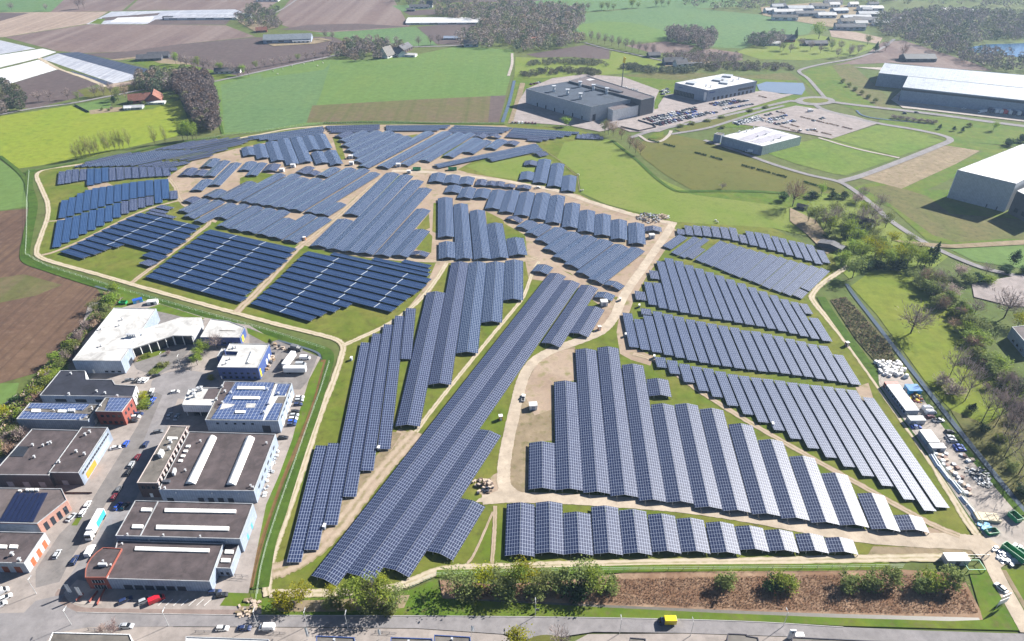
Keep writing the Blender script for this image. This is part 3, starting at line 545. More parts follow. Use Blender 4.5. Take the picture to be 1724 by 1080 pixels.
def ruts(name, c, g, c2):
    m, nt, b = new_mat(name); uv = nt.nodes.new('ShaderNodeUVMap'); sp = nt.nodes.new('ShaderNodeSeparateXYZ'); nt.links.new(uv.outputs[0], sp.inputs[0])
    def M(op, a, v=None):
        n = nt.nodes.new('ShaderNodeMath'); n.operation = op; nt.links.new(a, n.inputs[0])
        if v is not None: n.inputs[1].default_value = v
        return n.outputs[0]
    d = M('ABSOLUTE', M('SUBTRACT', M('ABSOLUTE', M('SUBTRACT', sp.outputs[0], 0.5)), 0.24))
    r = nt.nodes.new('ShaderNodeMapRange'); r.inputs['From Min'].default_value = 0.08; r.inputs['From Max'].default_value = 0.2; nt.links.new(d, r.inputs['Value'])
    base = mix_noise(nt, c, c2, 0.35, 7.0, 0.35, 0.65); side = mix_noise(nt, g, c2, 0.22, 7.0, 0.4, 0.6)
    x = nt.nodes.new('ShaderNodeMix'); x.data_type = 'RGBA'; nt.links.new(r.outputs[0], x.inputs[0]); nt.links.new(base, x.inputs[6]); nt.links.new(side, x.inputs[7])
    nt.links.new(x.outputs[2], b.inputs['Base Color']); b.inputs['Roughness'].default_value = 0.95; b.inputs['Specular IOR Level'].default_value = 0.08
    return m
RUTS = ruts('track_ruts', (0.43, 0.37, 0.28), (0.24, 0.215, 0.115), (0.36, 0.305, 0.225))
RUTD = ruts('dirt_ruts', (0.36, 0.29, 0.22), (0.19, 0.165, 0.085), (0.29, 0.225, 0.165))
def water(name, c, rough=0.08):
    m, nt, b = new_mat(name); b.inputs['Base Color'].default_value = (*c, 1); b.inputs['Roughness'].default_value = rough
    b.inputs['Specular IOR Level'].default_value = 0.5
    n = nt.nodes.new('ShaderNodeTexNoise'); n.inputs['Scale'].default_value = 0.4; bp = nt.nodes.new('ShaderNodeBump'); bp.inputs['Strength'].default_value = 0.05
    g = nt.nodes.new('ShaderNodeNewGeometry'); nt.links.new(g.outputs['Position'], n.inputs['Vector'])
    nt.links.new(n.outputs['Fac'], bp.inputs['Height']); nt.links.new(bp.outputs[0], b.inputs['Normal'])
    return m
MUD = flat('ditch_mud', (0.095, 0.088, 0.072), 0.5)
WATER = water('water_dark', (0.075, 0.095, 0.115)); LAKE = water('water_lake', (0.020, 0.075, 0.150), 0.15); PONDW = water('water_pond', (0.14, 0.17, 0.21), 0.2)

g = MB()
for i in range(-6, 6):
    for j in range(0, 9):
        g.face([(i * 1000, j * 1000 - 400, 0), (i * 1000 + 1000, j * 1000 - 400, 0), (i * 1000 + 1000, j * 1000 + 600, 0), (i * 1000, j * 1000 + 600, 0)])
o = g.build('ground', BASEG); o['kind'] = 'structure'
def S(name, mat, *pts): return sheet(name, pts, zn(), mat)
def R(name, mat, w, *pts, **k): return strip(name, pts, w, zn(), mat, **k)

# fields at the far left
S('field', COOLG, (-60, -8), (125, -8), (118, 0), (85, 20), (-60, 22))
S('field', PURP, (118, -10), (240, -10), (205, 19), (85, 21))
S('field', PURP, (244, -10), (500, -20), (440, 22), (390, 22), (280, 17), (212, 18))
S('field', TANF, (-60, 22), (182, 20), (150, 40), (5, 63), (-60, 66))
S('field', PURPD, (-60, 22), (50, 22), (0, 36), (-60, 40))
S('field', FOILG, (145, 41), (188, 20), (395, 16), (408, 20), (392, 32), (240, 41))
S('field', PURPD, (172, 30), (270, 22), (265, 26), (170, 36))
S('field', FOILW, (185, 38), (198, 30), (260, 28), (252, 38))
S('field', VERGE, (150, 40), (165, 32), (178, 32), (170, 41))
S('field', PURPD, (245, 42), (262, 33), (390, 32), (380, 42))
S('field', PURP, (8, 63), (150, 41), (380, 43), (430, 62), (300, 75), (215, 87), (140, 90), (95, 86))
S('field', PURPD, (140, 91), (215, 87), (300, 75), (430, 63), (560, 62), (584, 73), (548, 99), (450, 117), (400, 128), (330, 112), (262, 102), (190, 100))
S('field', FOILG, (-60, 62), (0, 68), (60, 82), (0, 92), (-60, 98))
S('field', FOILW, (-60, 100), (0, 93), (72, 82), (95, 88), (66, 98), (0, 114), (-60, 126))
S('field', FOILW, (-60, 130), (0, 117), (65, 101), (97, 117), (8, 144), (-60, 158))
S('field', FOILG, (70, 99), (98, 90), (240, 131), (192, 141))
S('field', FOILD, (96, 90), (132, 88), (276, 123), (240, 131))
S('field', FOILD, (118, 119), (192, 141), (178, 144), (125, 124))
R('track', TRACK, 5, (66, 98), (100, 117), (140, 130), (178, 146))
S('field', PURPD, (10, 144), (98, 117), (165, 142), (132, 152), (150, 160), (60, 182), (40, 182), (-20, 160), (-60, 165), (-60, 158))
S('field', OLIVE, (130, 152), (178, 147), (235, 133), (275, 124), (330, 112), (240, 150), (205, 160), (150, 168))
S('field', VERGE, (208, 101), (265, 97), (330, 112), (400, 128), (352, 138), (300, 132), (278, 122), (265, 118))
S('field', TANF, (178, 146), (188, 141), (228, 136), (222, 142), (182, 149))
S('yard', DRY, (183, 101), (245, 94), (288, 101), (330, 110), (270, 107), (240, 97), (200, 102))
# lime field, farm plot
S('field', LIME, (-60, 206), (0, 196), (120, 178), (182, 190), (258, 184), (300, 160), (318, 205), (333, 222), (300, 229), (212, 250), (130, 270), (32, 284), (0, 262), (-60, 235))
S('field', GREENF, (128, 176), (185, 167), (188, 182), (150, 190))
S('pasture', DRY, (150, 186), (205, 180), (208, 187), (152, 193))
S('pasture', VERGE, (206, 182), (300, 158), (305, 168), (258, 183), (212, 187))
S('field', GREENF, (-60, 238), (0, 270), (40, 300), (48, 348), (0, 355), (-60, 360))
S('field', BROWN, (-80, 362), (0, 356), (50, 351), (46, 395), (43, 436), (78, 458), (162, 484), (172, 500), (120, 568), (62, 628), (0, 646), (-80, 655))
S('field', STUB, (-80, 480), (-10, 470), (40, 462), (105, 480), (60, 498), (-10, 512), (-80, 520))
S('field', GREENF, (-60, 650), (0, 646), (32, 645), (24, 676), (0, 692), (-60, 710))
# big green field above the park
S('field', GREENF, (358, 139), (450, 119), (546, 101), (600, 102), (690, 95), (765, 79), (864, 84), (866, 95), (858, 135), (838, 206), (700, 209), (600, 206), (545, 208), (440, 222), (374, 228), (366, 200))
S('field', COOLG, (372, 143), (450, 122), (540, 105), (556, 108), (540, 160), (520, 206), (440, 220), (378, 224))
S('field', STUB, (526, 178), (700, 168), (852, 161), (840, 206), (700, 208), (600, 205), (516, 207))
S('field', PURPD, (826, 162), (852, 161), (840, 206), (822, 206))
S('field', GREENF, (440, 119), (546, 101), (556, 106), (545, 118), (440, 132))
# top middle
S('field', PURP, (458, 36), (505, -20), (655, -14), (690, 45), (602, 52), (540, 55), (490, 48))
S('field', PURPD, (468, 50), (560, 53), (690, 45), (600, 40), (520, 42))
S('field', COOLG, (528, 56), (602, 52), (700, 45), (737, 77), (690, 78), (600, 74), (580, 66))
S('field', PURPD, (702, 46), (760, 40), (812, 37), (806, 62), (770, 76), (736, 75))
S('field', COOLG, (660, 10), (690, 8), (700, 20), (678, 20))
S('field', PURPD, (680, 20), (720, 16), (780, 19), (760, 24), (690, 26))
S('field', PURPD, (720, -14), (940, -14), (930, 2), (820, 4), (740, 4))
S('field', COOLG, (880, 4), (1010, -8), (1200, -10), (1260, 10), (1150, 16), (1060, 14), (970, 22), (900, 12))
S('field', COOLG, (950, 40), (985, 22), (1090, 14), (1160, 14), (1290, 26), (1376, 42), (1360, 58), (1290, 66), (1250, 82), (1200, 80), (1120, 70), (1060, 68), (1000, 62), (960, 50))
S('field', GREENF, (966, 44), (1010, 36), (1060, 38), (1120, 52), (1180, 62), (1120, 70), (1050, 72), (990, 62))
S('field', PURPD, (886, 92), (985, 76), (1026, 84), (1026, 101), (960, 96), (905, 97))
S('field', PURP, (1052, 77), (1120, 70), (1170, 78), (1160, 88), (1100, 90))
S('field', PURP, (1150, 92), (1195, 82), (1250, 90), (1250, 102), (1170, 105))
S('field', MEADOW, (868, 96), (905, 98), (1026, 100), (1030, 86), (1115, 104), (1110, 115), (1040, 125), (960, 130), (890, 132), (866, 128))
S('field', ROUGH, (1040, 128), (1130, 120), (1250, 128), (1330, 122), (1345, 134), (1280, 140), (1170, 136), (1080, 140))
S('field', VERGE, (866, 128), (890, 132), (960, 132), (1045, 128), (1170, 138), (1200, 130), (1340, 136), (1400, 200), (1300, 215), (900, 215), (842, 208))
S('field', MEADOW, (1280, 72), (1370, 58), (1480, 78), (1440, 92), (1360, 102), (1280, 100), (1240, 88))
S('field', TANF, (1396, 50), (1440, 54), (1486, 64), (1480, 74), (1400, 62))
S('field', PURP, (1484, 72), (1520, 68), (1570, 84), (1650, 110), (1670, 120), (1600, 116), (1500, 106), (1405, 110), (1450, 98))
S('field', VERGE, (1365, 115), (1430, 108), (1460, 160), (1510, 182), (1440, 185), (1380, 165), (1345, 130))
S('field', ROUGH, (1400, 110), (1436, 110), (1480, 150), (1510, 180), (1480, 182), (1430, 150))
# right hand side
S('field', MEADOW, (905, 245), (960, 236), (1012, 232), (1040, 240), (1066, 262), (1108, 300), (1160, 323), (1240, 326), (1310, 328), (1350, 340), (1390, 395), (1400, 430), (1370, 400), (1300, 384), (1150, 376), (1105, 366), (1020, 344), (978, 325), (974, 296), (940, 268))
S('field', OLIVE, (1068, 250), (1090, 232), (1130, 226), (1190, 238), (1260, 262), (1340, 290), (1410, 304), (1430, 326), (1320, 328), (1240, 324), (1165, 320), (1122, 296), (1085, 268))
S('field', VERGE, (1130, 320), (1240, 322), (1330, 326), (1430, 326), (1470, 340), (1440, 380), (1340, 350), (1180, 330))
S('field', VERGE, (1420, 320), (1480, 305), (1560, 320), (1624, 320), (1800, 280), (1800, 420), (1724, 404), (1600, 412), (1560, 404), (1500, 350))
S('field', ROUGH, (1450, 316), (1500, 312), (1560, 330), (1600, 360), (1724, 370), (1800, 380), (1800, 408), (1700, 402), (1610, 408), (1570, 396), (1500, 345))
S('field', GREENF, (1600, 420), (1724, 412), (1800, 410), (1800, 450), (1740, 455), (1690, 448), (1640, 440))
S('field', LAWN, (1432, 482), (1470, 455), (1520, 448), (1560, 456), (1610, 520), (1660, 590), (1700, 640), (1720, 690), (1660, 720), (1600, 690), (1556, 640), (1520, 590), (1476, 530))
S('field', MEADOW, (1360, 330), (1420, 326), (1470, 350), (1540, 400), (1600, 430), (1560, 460), (1470, 452), (1430, 470), (1400, 440), (1390, 395))
S('field', ROUGH, (1600, 690), (1660, 715), (1722, 680), (1860, 650), (1860, 1000), (1760, 900), (1724, 850), (1650, 768))
S('field', PLOT, (1290, 258), (1330, 244), (1385, 232), (1440, 246), (1512, 266), (1424, 296), (1400, 292), (1340, 276))
S('field', PLOT, (1400, 234), (1440, 222), (1484, 209), (1540, 221), (1590, 238), (1512, 264), (1450, 248))
S('field', DRY, (1440, 298), (1500, 276), (1556, 252), (1612, 242), (1650, 254), (1610, 276), (1518, 318), (1480, 308))
S('field', VERGE, (1560, 240), (1612, 238), (1724, 250), (1760, 270), (1640, 284), (1560, 320), (1520, 318), (1610, 276), (1655, 255))
S('field', VERGE, (1480, 200), (1600, 196), (1724, 215), (1800, 230), (1800, 250), (1700, 245), (1600, 238), (1480, 208))
# solar park: grass first, then bare soil
S('park_grass', PARKG, (548, 210), (440, 224), (300, 250), (110, 278), (66, 288), (62, 296), (76, 328), (82, 350), (66, 408), (60, 424), (66, 434), (150, 458), (330, 510), (540, 565), (578, 580), (560, 640), (520, 750), (480, 868), (456, 945), (446, 1004), (560, 1004), (700, 984), (760, 962), (1000, 955), (1250, 950), (1620, 944), (1640, 915), (1600, 835), (1500, 680), (1400, 545), (1366, 500), (1410, 452), (1402, 430), (1300, 384), (1140, 374), (1010, 344), (975, 325), (972, 296), (938, 266), (950, 240), (1010, 230), (960, 214), (840, 208), (700, 210))
S('bare_soil', DIRT, (548, 211), (700, 210), (850, 212), (880, 222), (900, 236), (905, 246), (860, 256), (800, 270), (770, 286), (790, 292), (860, 304), (900, 314), (975, 328), (1010, 346), (1090, 368), (1130, 374), (1120, 400), (1090, 440), (1060, 476), (1040, 500), (1010, 500), (960, 460), (900, 440), (870, 420), (730, 330), (712, 296), (660, 296), (600, 330), (545, 382), (500, 412), (350, 372), (326, 358), (304, 340), (296, 318), (282, 298), (330, 268), (400, 250), (460, 238), (520, 214))
S('bare_soil', DIRT, (700, 290), (735, 300), (735, 330), (770, 334), (860, 372), (892, 402), (910, 436), (886, 438), (735, 440), (640, 435), (520, 412), (505, 402), (560, 372), (630, 335), (690, 300))
S('bare_soil', DIRT, (735, 440), (755, 442), (742, 462), (725, 492), (700, 512), (660, 545), (640, 560), (690, 515), (718, 480))
S('bare_soil', DIRT, (884, 438), (910, 438), (985, 474), (1030, 500), (1045, 512), (1020, 545), (1005, 560), (985, 545), (1010, 515), (965, 480), (890, 470))
S('bare_soil', DIRT, (1048, 500), (1075, 470), (1110, 410), (1135, 384), (1142, 392), (1118, 424), (1086, 470), (1066, 508), (1052, 548), (1062, 584), (1100, 600), (1095, 616), (1062, 606), (1044, 596), (1038, 560))
S('dry_grass', DRY, (880, 646), (900, 612), (932, 590), (968, 584), (975, 640), (932, 646), (932, 742), (890, 745), (890, 828), (862, 832), (852, 800), (858, 740), (866, 690))
S('bare_soil', DIRT, (905, 610), (940, 590), (966, 588), (970, 640), (930, 648), (928, 690), (900, 700), (880, 660))
S('bare_soil', DIRT, (672, 722), (704, 734), (690, 746), (620, 838), (560, 912), (500, 950), (472, 962), (500, 940), (548, 888), (585, 838), (628, 790), (655, 740))
S('dry_grass', DRY, (655, 726), (676, 730), (640, 785), (604, 830), (560, 890), (520, 932), (500, 936), (560, 860), (606, 800), (640, 760))
S('dry_grass', DRY, (1470, 920), (1560, 922), (1630, 920), (1640, 934), (1560, 940), (1460, 936))
S('bare_soil', DIRT, (1530, 890), (1566, 888), (1600, 900), (1575, 908), (1500, 900))
S('bare_soil', DIRT, (804, 830), (830, 800), (850, 790), (852, 832), (830, 842))
S('bare_soil', DIRT, (140, 300), (170, 302), (200, 318), (190, 330), (150, 322))
S('bare_soil', DIRT, (1440, 652), (1462, 645), (1470, 670), (1452, 676))
S('park_grass', MEADOW, (784, 280), (830, 268), (905, 262), (930, 272), (932, 288), (880, 304), (820, 296))
S('park_grass', PARKG, (404, 300), (430, 290), (478, 296), (450, 312), (404, 318))
S('park_grass', PARKG, (360, 378), (372, 366), (392, 370), (380, 382))
S('park_grass', PARKG, (702, 384), (722, 360), (724, 384), (706, 392))
S('park_grass', PARKG, (700, 420), (722, 392), (728, 398), (726, 426))
S('park_grass', PARKG, (818, 356), (846, 370), (866, 408), (852, 412), (820, 380))
S('park_grass', PARKG, (848, 376), (884, 396), (888, 430), (870, 432))
S('park_grass', PARKG, (730, 342), (738, 342), (740, 395), (728, 390))
S('park_grass', PARKG, (676, 230), (704, 226), (690, 240), (662, 254), (610, 284), (600, 282), (650, 250))
S('park_grass', PARKG, (760, 244), (800, 238), (824, 246), (780, 258), (740, 268))
S('park_grass', PARKG, (560, 232), (570, 230), (582, 268), (572, 270))
# tracks and gravel roads of the park
R('dirt_track', RUTS, 3.2, (552, 212), (490, 217), (430, 228), (360, 240), (300, 251), (200, 268), (130, 278), (84, 284), (66, 290), (62, 298), (70, 318), (80, 342), (80, 365), (70, 395), (62, 420), (66, 432), (92, 442), (150, 458), (230, 481), (330, 509), (400, 528), (470, 547), (540, 564), (566, 572), (577, 582), (576, 596), (562, 640), (542, 690), (524, 745), (504, 805), (482, 868), (466, 912), (456, 946), (450, 985), (452, 1003))
R('dirt_track', RUTS, 3.0, (577, 582), (604, 570), (650, 548), (688, 522), (716, 495), (738, 466), (752, 443))
R('dirt_track', RUTD, 4.0, (500, 407), (560, 422), (640, 434), (735, 440), (820, 440), (886, 438), (905, 434))
R('dirt_track', RUTD, 5.0, (398, 526), (450, 474), (500, 420), (530, 396), (585, 350), (630, 310), (662, 294))
R('dirt_track', RUTD, 3.6, (222, 476), (280, 432), (330, 394), (352, 374), (330, 358), (304, 338), (296, 316), (284, 300))
R('dirt_track', RUTD, 2.6, (70, 430), (92, 424), (140, 404), (200, 374), (250, 352), (300, 338))
R('dirt_track', RUTD, 1.8, (78, 373), (100, 371), (150, 360), (200, 346), (262, 330))
R('gravel_road', GRAVEL, 5.2, (660, 288), (720, 290), (770, 296), (830, 302), (890, 312), (940, 322), (1000, 342), (1060, 360), (1100, 370), (1132, 376), ragged=0.12)
R('gravel_road', GRAVEL, 5.5, (1134, 374), (1122, 394), (1104, 420), (1082, 452), (1062, 480), (1046, 506), (1034, 534), (1012, 558), (975, 574), (930, 590), (900, 608), (882, 634), (872, 668), (862, 712), (852, 760), (848, 795), (850, 818), (864, 834), ragged=0.06)
R('gravel_road', GRAVEL, (5.0, 7.5), (812, 842), (860, 838), (950, 840), (1050, 846), (1150, 854), (1250, 868), (1350, 886), (1450, 902), (1540, 909), (1620, 912), (1660, 918), ragged=0.05)
S('gravel_road', GRAVEL, (845, 800), (856, 800), (862, 822), (890, 834), (890, 842), (800, 846), (806, 840), (838, 826))
R('dirt_track', RUTS, 3.4, (1660, 918), (1630, 880), (1600, 830), (1560, 765), (1500, 680), (1440, 595), (1396, 540), (1370, 508), (1368, 496), (1384, 478), (1410, 460), (1428, 448))
R('dirt_track', RUTD, 3.0, (1066, 596), (1095, 604), (1130, 624), (1180, 660), (1250, 704), (1340, 756), (1440, 812), (1530, 862), (1580, 888), (1616, 902))
R('dirt_track', RUTS, 3.4, (455, 1000), (520, 999), (600, 996), (660, 990), (700, 976), (735, 962), (775, 957), (850, 955), (950, 951), (1100, 948), (1250, 945), (1400, 942), (1500, 940), (1600, 938), (1632, 936))
R('dirt_track', RUTS, 2.2, (908, 440), (898, 455), (890, 478), (880, 502), (856, 532), (826, 568), (790, 612), (756, 654), (720, 700), (700, 728))
R('dirt_track', RUTD, 7.0, (702, 728), (668, 765), (630, 810), (592, 858), (560, 898), (520, 934), (480, 956), (458, 962))
R('dirt_track', RUTD, 1.6, (834, 852), (832, 900), (828, 950))
R('dirt_track', RUTD, 1.0, (830, 862), (800, 930), (786, 950))
# banks, ditches and the reed bed along the park edge
R('ditch_bank', DITCHG, 6.0, (52, 286), (48, 312), (56, 345), (48, 390), (42, 425), (48, 440), (80, 452), (160, 478), (260, 506), (360, 536), (450, 562), (530, 585), (552, 598), (546, 630), (528, 690), (506, 752), (486, 812), (468, 868), (450, 920), (438, 990))
R('ditch_water', WATER, 1.3, (160, 482), (260, 511), (360, 541), (450, 568), (528, 591), (540, 605))
R('ditch_bank', RUST, 2.4, (545, 606), (526, 676), (504, 742), (478, 800), (452, 870), (434, 930), (420, 990))
R('ditch_bank', VERGE, 5.0, (536, 610), (516, 680), (490, 745), (464, 806), (440, 872), (420, 930), (404, 990))
R('ditch_bank', DITCHG, 5.0, (1382, 500), (1400, 530), (1440, 585), (1480, 640), (1520, 696), (1560, 752), (1600, 808), (1640, 868), (1668, 905))
S('scrub_bank', SCRUBG, (1398, 505), (1424, 500), (1500, 580), (1510, 620), (1476, 612), (1440, 570))
R('ditch_water', WATER, 2.4, (1425, 478), (1440, 500), (1475, 545), (1520, 604), (1560, 655), (1600, 706), (1650, 768), (1700, 830), (1740, 880))
R('ditch_bank', DITCHG, 4.0, (1530, 640), (1566, 690), (1610, 742), (1660, 800), (1720, 868))
S('storage_yard', CONC, (1478, 618), (1530, 632), (1566, 690), (1600, 735), (1650, 792), (1700, 850), (1760, 920), (1760, 950), (1690, 950), (1664, 912), (1630, 866), (1590, 806), (1545, 738), (1500, 678), (1480, 648))
S('gravel_road', GRAVEL, (1640, 900), (1664, 905), (1690, 925), (1700, 945), (1680, 960), (1655, 945), (1630, 922))
S('reed_bed', REEDG, (740, 975), (830, 985), (950, 978), (1050, 965), (1250, 962), (1500, 958), (1618, 966), (1652, 1030), (1660, 1044), (1560, 1042), (1350, 1036), (1150, 1026), (1000, 1020), (850, 1012), (745, 1008))
R('ditch_water', MUD, 1.6, (760, 1010), (900, 1017), (1100, 1026), (1300, 1034), (1500, 1040), (1650, 1044))
S('verge', VERGE, (440, 1008), (560, 1006), (690, 994), (735, 975), (745, 1008), (850, 1014), (1000, 1022), (1200, 1032), (1400, 1040), (1600, 1046), (1655, 1044), (1632, 965), (1655, 950), (1700, 1020), (1724, 1062), (1420, 1054), (1250, 1045), (1000, 1039), (700, 1036), (440, 1036))
S('verge', VERGE, (1680, 958), (1740, 960), (1800, 1040), (1760, 1070), (1730, 1050))
R('ditch_bank', VERGE, 3.0, (735, 966), (830, 964), (950, 961), (1100, 957), (1250, 956), (1400, 955), (1500, 953))
S('dry_grass', DRY, (560, 1010), (690, 1002), (680, 1024), (560, 1030), (470, 1030), (460, 1012))
# industrial estate
S('pavement', PAVE, (-80, 1130), (-80, 745), (60, 640), (118, 612), (150, 510), (245, 504), (345, 535), (420, 548), (460, 572), (540, 602), (520, 640), (505, 690), (492, 740), (470, 800), (448, 850), (432, 930), (418, 1000), (440, 1020), (440, 1034), (300, 1036), (260, 1130))
S('verge', VERGE, (-80, 720), (0, 690), (60, 636), (120, 570), (170, 505), (200, 480), (250, 505), (200, 520), (150, 560), (110, 620), (80, 650), (30, 720), (0, 760), (-80, 800))
S('yard', YARD, (420, 552), (470, 575), (535, 600), (518, 642), (506, 656), (440, 655), (410, 640), (420, 600))
S('pavement', YARD, (120, 940), (190, 830), (255, 740), (290, 660), (260, 660), (230, 720), (150, 850), (100, 900), (60, 960), (60, 990), (100, 980))
R('road', ASPH, 8.0, (30, 1110), (66, 1060), (110, 1006), (150, 950), (186, 892), (218, 828), (246, 770), (266, 720), (280, 684), (290, 660))
S('road', ASPH, *[(312 + 58 * math.cos(t * math.pi / 12), 648 + 24 * math.sin(t * math.pi / 12)) for t in range(24)])
S('yard', YARD, (140, 590), (245, 520), (300, 520), (345, 540), (320, 590), (290, 620), (262, 634), (230, 622), (216, 600))
S('verge', VERGE, (226, 603), (275, 588), (280, 592), (262, 600), (230, 610))
S('verge', VERGE, (252, 624), (268, 612), (282, 616), (262, 632))
S('verge', VERGE, (246, 520), (335, 540), (345, 536), (270, 512))
S('verge', VERGE, (415, 552), (470, 572), (448, 578), (418, 562))
S('verge', VERGE, (120, 885), (145, 848), (150, 850), (130, 885))
S('verge', VERGE, (228, 690), (240, 668), (255, 664), (250, 690))
S('verge', VERGE, (370, 1020), (385, 998), (440, 1000), (445, 1022))
S('pavement', CONC, (106, 1000), (130, 976), (180, 986), (170, 1018), (135, 1018), (112, 1012))
R('pavement', PAVER, 2.6, (104, 992), (100, 1002), (108, 1016), (126, 1026), (160, 1030), (300, 1032), (430, 1033))
S('road', ASPH, (-80, 1034), (40, 1032), (60, 1012), (110, 1000), (100, 1016), (130, 1031), (300, 1034), (440, 1036), (700, 1037), (1000, 1040), (1250, 1046), (1420, 1056), (1560, 1062), (1680, 1066), (1724, 1067), (1900, 1072), (1900, 1110), (1500, 1084), (1330, 1072), (1150, 1066), (1000, 1064), (960, 1070), (900, 1080), (850, 1068), (700, 1058), (500, 1056), (300, 1055), (150, 1056), (90, 1066), (60, 1100), (-80, 1100))
S('pavement', PAVE, (90, 1068), (150, 1057), (300, 1056), (500, 1057), (700, 1059), (846, 1069), (880, 1084), (960, 1084), (990, 1068), (1150, 1067), (1330, 1073), (1500, 1085), (1500, 1140), (60, 1140))
S('verge', OLIVE, *[(921 + 36 * math.cos(t * math.pi / 10), 1084 + 15 * math.sin(t * math.pi / 10)) for t in range(20)])
R('road', GRAVEL, 5.2, (1660, 930), (1680, 972), (1704, 1016), (1732, 1066))
R('verge', DRY, 1.6, (1690, 960), (1716, 1005), (1750, 1062))
# roads further away
R('road', ASPH, 5.0, (-60, 205), (0, 193), (60, 182), (120, 174), (185, 162), (250, 150), (300, 146), (352, 139), (450, 118), (548, 97), (580, 88), (600, 80), (640, 80), (740, 78), (790, 75))
R('road', ASPH, 4.0, (450, 28), (478, 14), (510, -8))
R('road', CONC, 3.5, (862, 90), (862, 108), (856, 128))
R('ditch_water', WATER, 3.5, (866, 136), (858, 170), (846, 206))
R('verge', DRY, 6.0, (880, 140), (872, 170), (860, 208))
R('road', ASPH, 4.0, (985, 72), (1020, 82), (1060, 90), (1115, 102), (1150, 108))
R('ditch_bank', DITCHG, 3.0, (1030, 236), (1050, 252), (1075, 272), (1105, 300), (1135, 320), (1160, 324))
R('ditch_bank', DITCHG, 4.0, (1160, 322), (1260, 322), (1330, 326))
R('ditch_bank', DITCHG, 3.5, (372, 230), (300, 240), (210, 259), (120, 276), (40, 291))
R('ditch_bank', DITCHG, 2.5, (358, 140), (364, 180), (375, 225))
R('ditch_bank', DITCHG, 3.5, (545, 207), (640, 205), (740, 208), (850, 209))
R('ditch_bank', DITCHG, 3.0, (0, 263), (24, 282), (42, 302), (50, 330))
# business park
S('pavement', FARP, (864, 205), (874, 170), (886, 150), (930, 132), (985, 125), (1050, 130), (1110, 152), (1100, 175), (1105, 200), (1010, 222), (960, 212))
S('car_park', FARP, (1030, 210), (1110, 182), (1230, 160), (1290, 152), (1320, 160), (1200, 190), (1110, 222), (1060, 222))
S('car_park', FARP, (1108, 178), (1120, 160), (1200, 150), (1290, 160), (1340, 158), (1260, 182), (1170, 205), (1110, 195))
R('road', ASPH, 5.0, (1062, 232), (1100, 220), (1180, 204), (1260, 186), (1330, 170))
R('road', CONC, 3.2, (1076, 228), (1092, 238), (1112, 238), (1126, 228), (1130, 220))
S('verge', VERGE, (1090, 232), (1102, 224), (1118, 222), (1116, 231), (1104, 234))
S('verge', OLIVE, (1136, 218), (1190, 204), (1240, 192), (1242, 200), (1180, 220), (1146, 222))
R('road', ASPH, 4.0, (1130, 226), (1190, 216), (1236, 202), (1280, 188), (1320, 178))
S('car_park', FARP, (1232, 208), (1280, 192), (1340, 178), (1380, 184), (1440, 196), (1478, 208), (1400, 234), (1372, 228), (1300, 216))
R('road', ASPH, 4.5, (1186, 236), (1240, 254), (1300, 276), (1360, 294), (1412, 306), (1440, 322), (1470, 345), (1500, 372), (1560, 410), (1640, 446), (1700, 462), (1740, 470))
R('road', ASPH, 6.0, (1412, 306), (1450, 296), (1520, 270), (1580, 246), (1600, 236), (1586, 228), (1540, 218), (1480, 208), (1420, 194), (1385, 184), (1372, 176))
R('track', CONC, 3.0, (1378, 232), (1440, 250), (1514, 266))
S('road', ASPH, *[(1372 + 34 * math.cos(t * math.pi / 12), 170 + 7.5 * math.sin(t * math.pi / 12)) for t in range(24)])
S('roundabout', PARKG, *[(1373 + 22 * math.cos(t * math.pi / 12), 169.5 + 4.2 * math.sin(t * math.pi / 12)) for t in range(24)])
R('road', ASPH, 7.0, (1330, 170), (1350, 171))
R('road', ASPH, 7.5, (1402, 172), (1450, 178), (1520, 186), (1600, 196), (1680, 207), (1800, 222))
R('road', ASPH, 4.5, (1390, 166), (1376, 150), (1360, 132), (1346, 122), (1352, 116), (1390, 107), (1440, 98), (1480, 84), (1506, 66))
R('ditch_water', WATER, 2.2, (1442, 186), (1452, 194), (1480, 200), (1560, 208))
S('car_park', CONC, (1436, 113), (1490, 114), (1482, 140), (1520, 150), (1500, 168), (1520, 182), (1560, 186), (1724, 205), (1800, 214), (1800, 190), (1600, 160), (1500, 120))
S('pavement', FARP, (1636, 478), (1724, 462), (1800, 465), (1800, 520), (1700, 515), (1640, 500))
S('field', DRY, (1500, 404), (1600, 412), (1724, 404), (1800, 402), (1800, 410), (1724, 412), (1610, 418), (1540, 414))
S('yard', DRY, (1330, 350), (1372, 370), (1410, 420), (1392, 428), (1360, 396), (1330, 372))
S('pond', PONDW, (1274, 143), (1290, 138), (1352, 140), (1356, 150), (1350, 160), (1310, 157), (1278, 152))
S('lake', LAKE, (1620, 82), (1660, 75), (1760, 72), (1900, 70), (1900, 108), (1760, 104), (1700, 94), (1650, 90))
S('yard', DRY, (1280, 12), (1380, 4), (1480, 16), (1500, 30), (1470, 44), (1400, 46), (1340, 36), (1284, 26))
S('yard', DRY, (1115, 100), (1160, 96), (1200, 104), (1180, 110), (1120, 112))
S('yard', DRY, (400, 36), (450, 34), (470, 46), (430, 54))
S('yard', DRY, (445, 72), (540, 64), (560, 68), (530, 74), (460, 78))
# kerbs and painted lines on the public road
LINE = flat('road_paint', (0.62, 0.62, 0.60), 0.7)
KERB = flat('kerb_stone', (0.30, 0.29, 0.28), 0.8)
R('kerb', KERB, 0.25, (130, 1031), (300, 1034), (440, 1036), (700, 1037), (1000, 1040), (1250, 1046), (1420, 1056), h=0.12)
for k in range(7):
    S('parking_line', LINE, (265 + k * 13, 1020), (266.2 + k * 13, 1020), (278.6 + k * 13, 1009), (277.4 + k * 13, 1009))
print('sheets z', ZC[0])
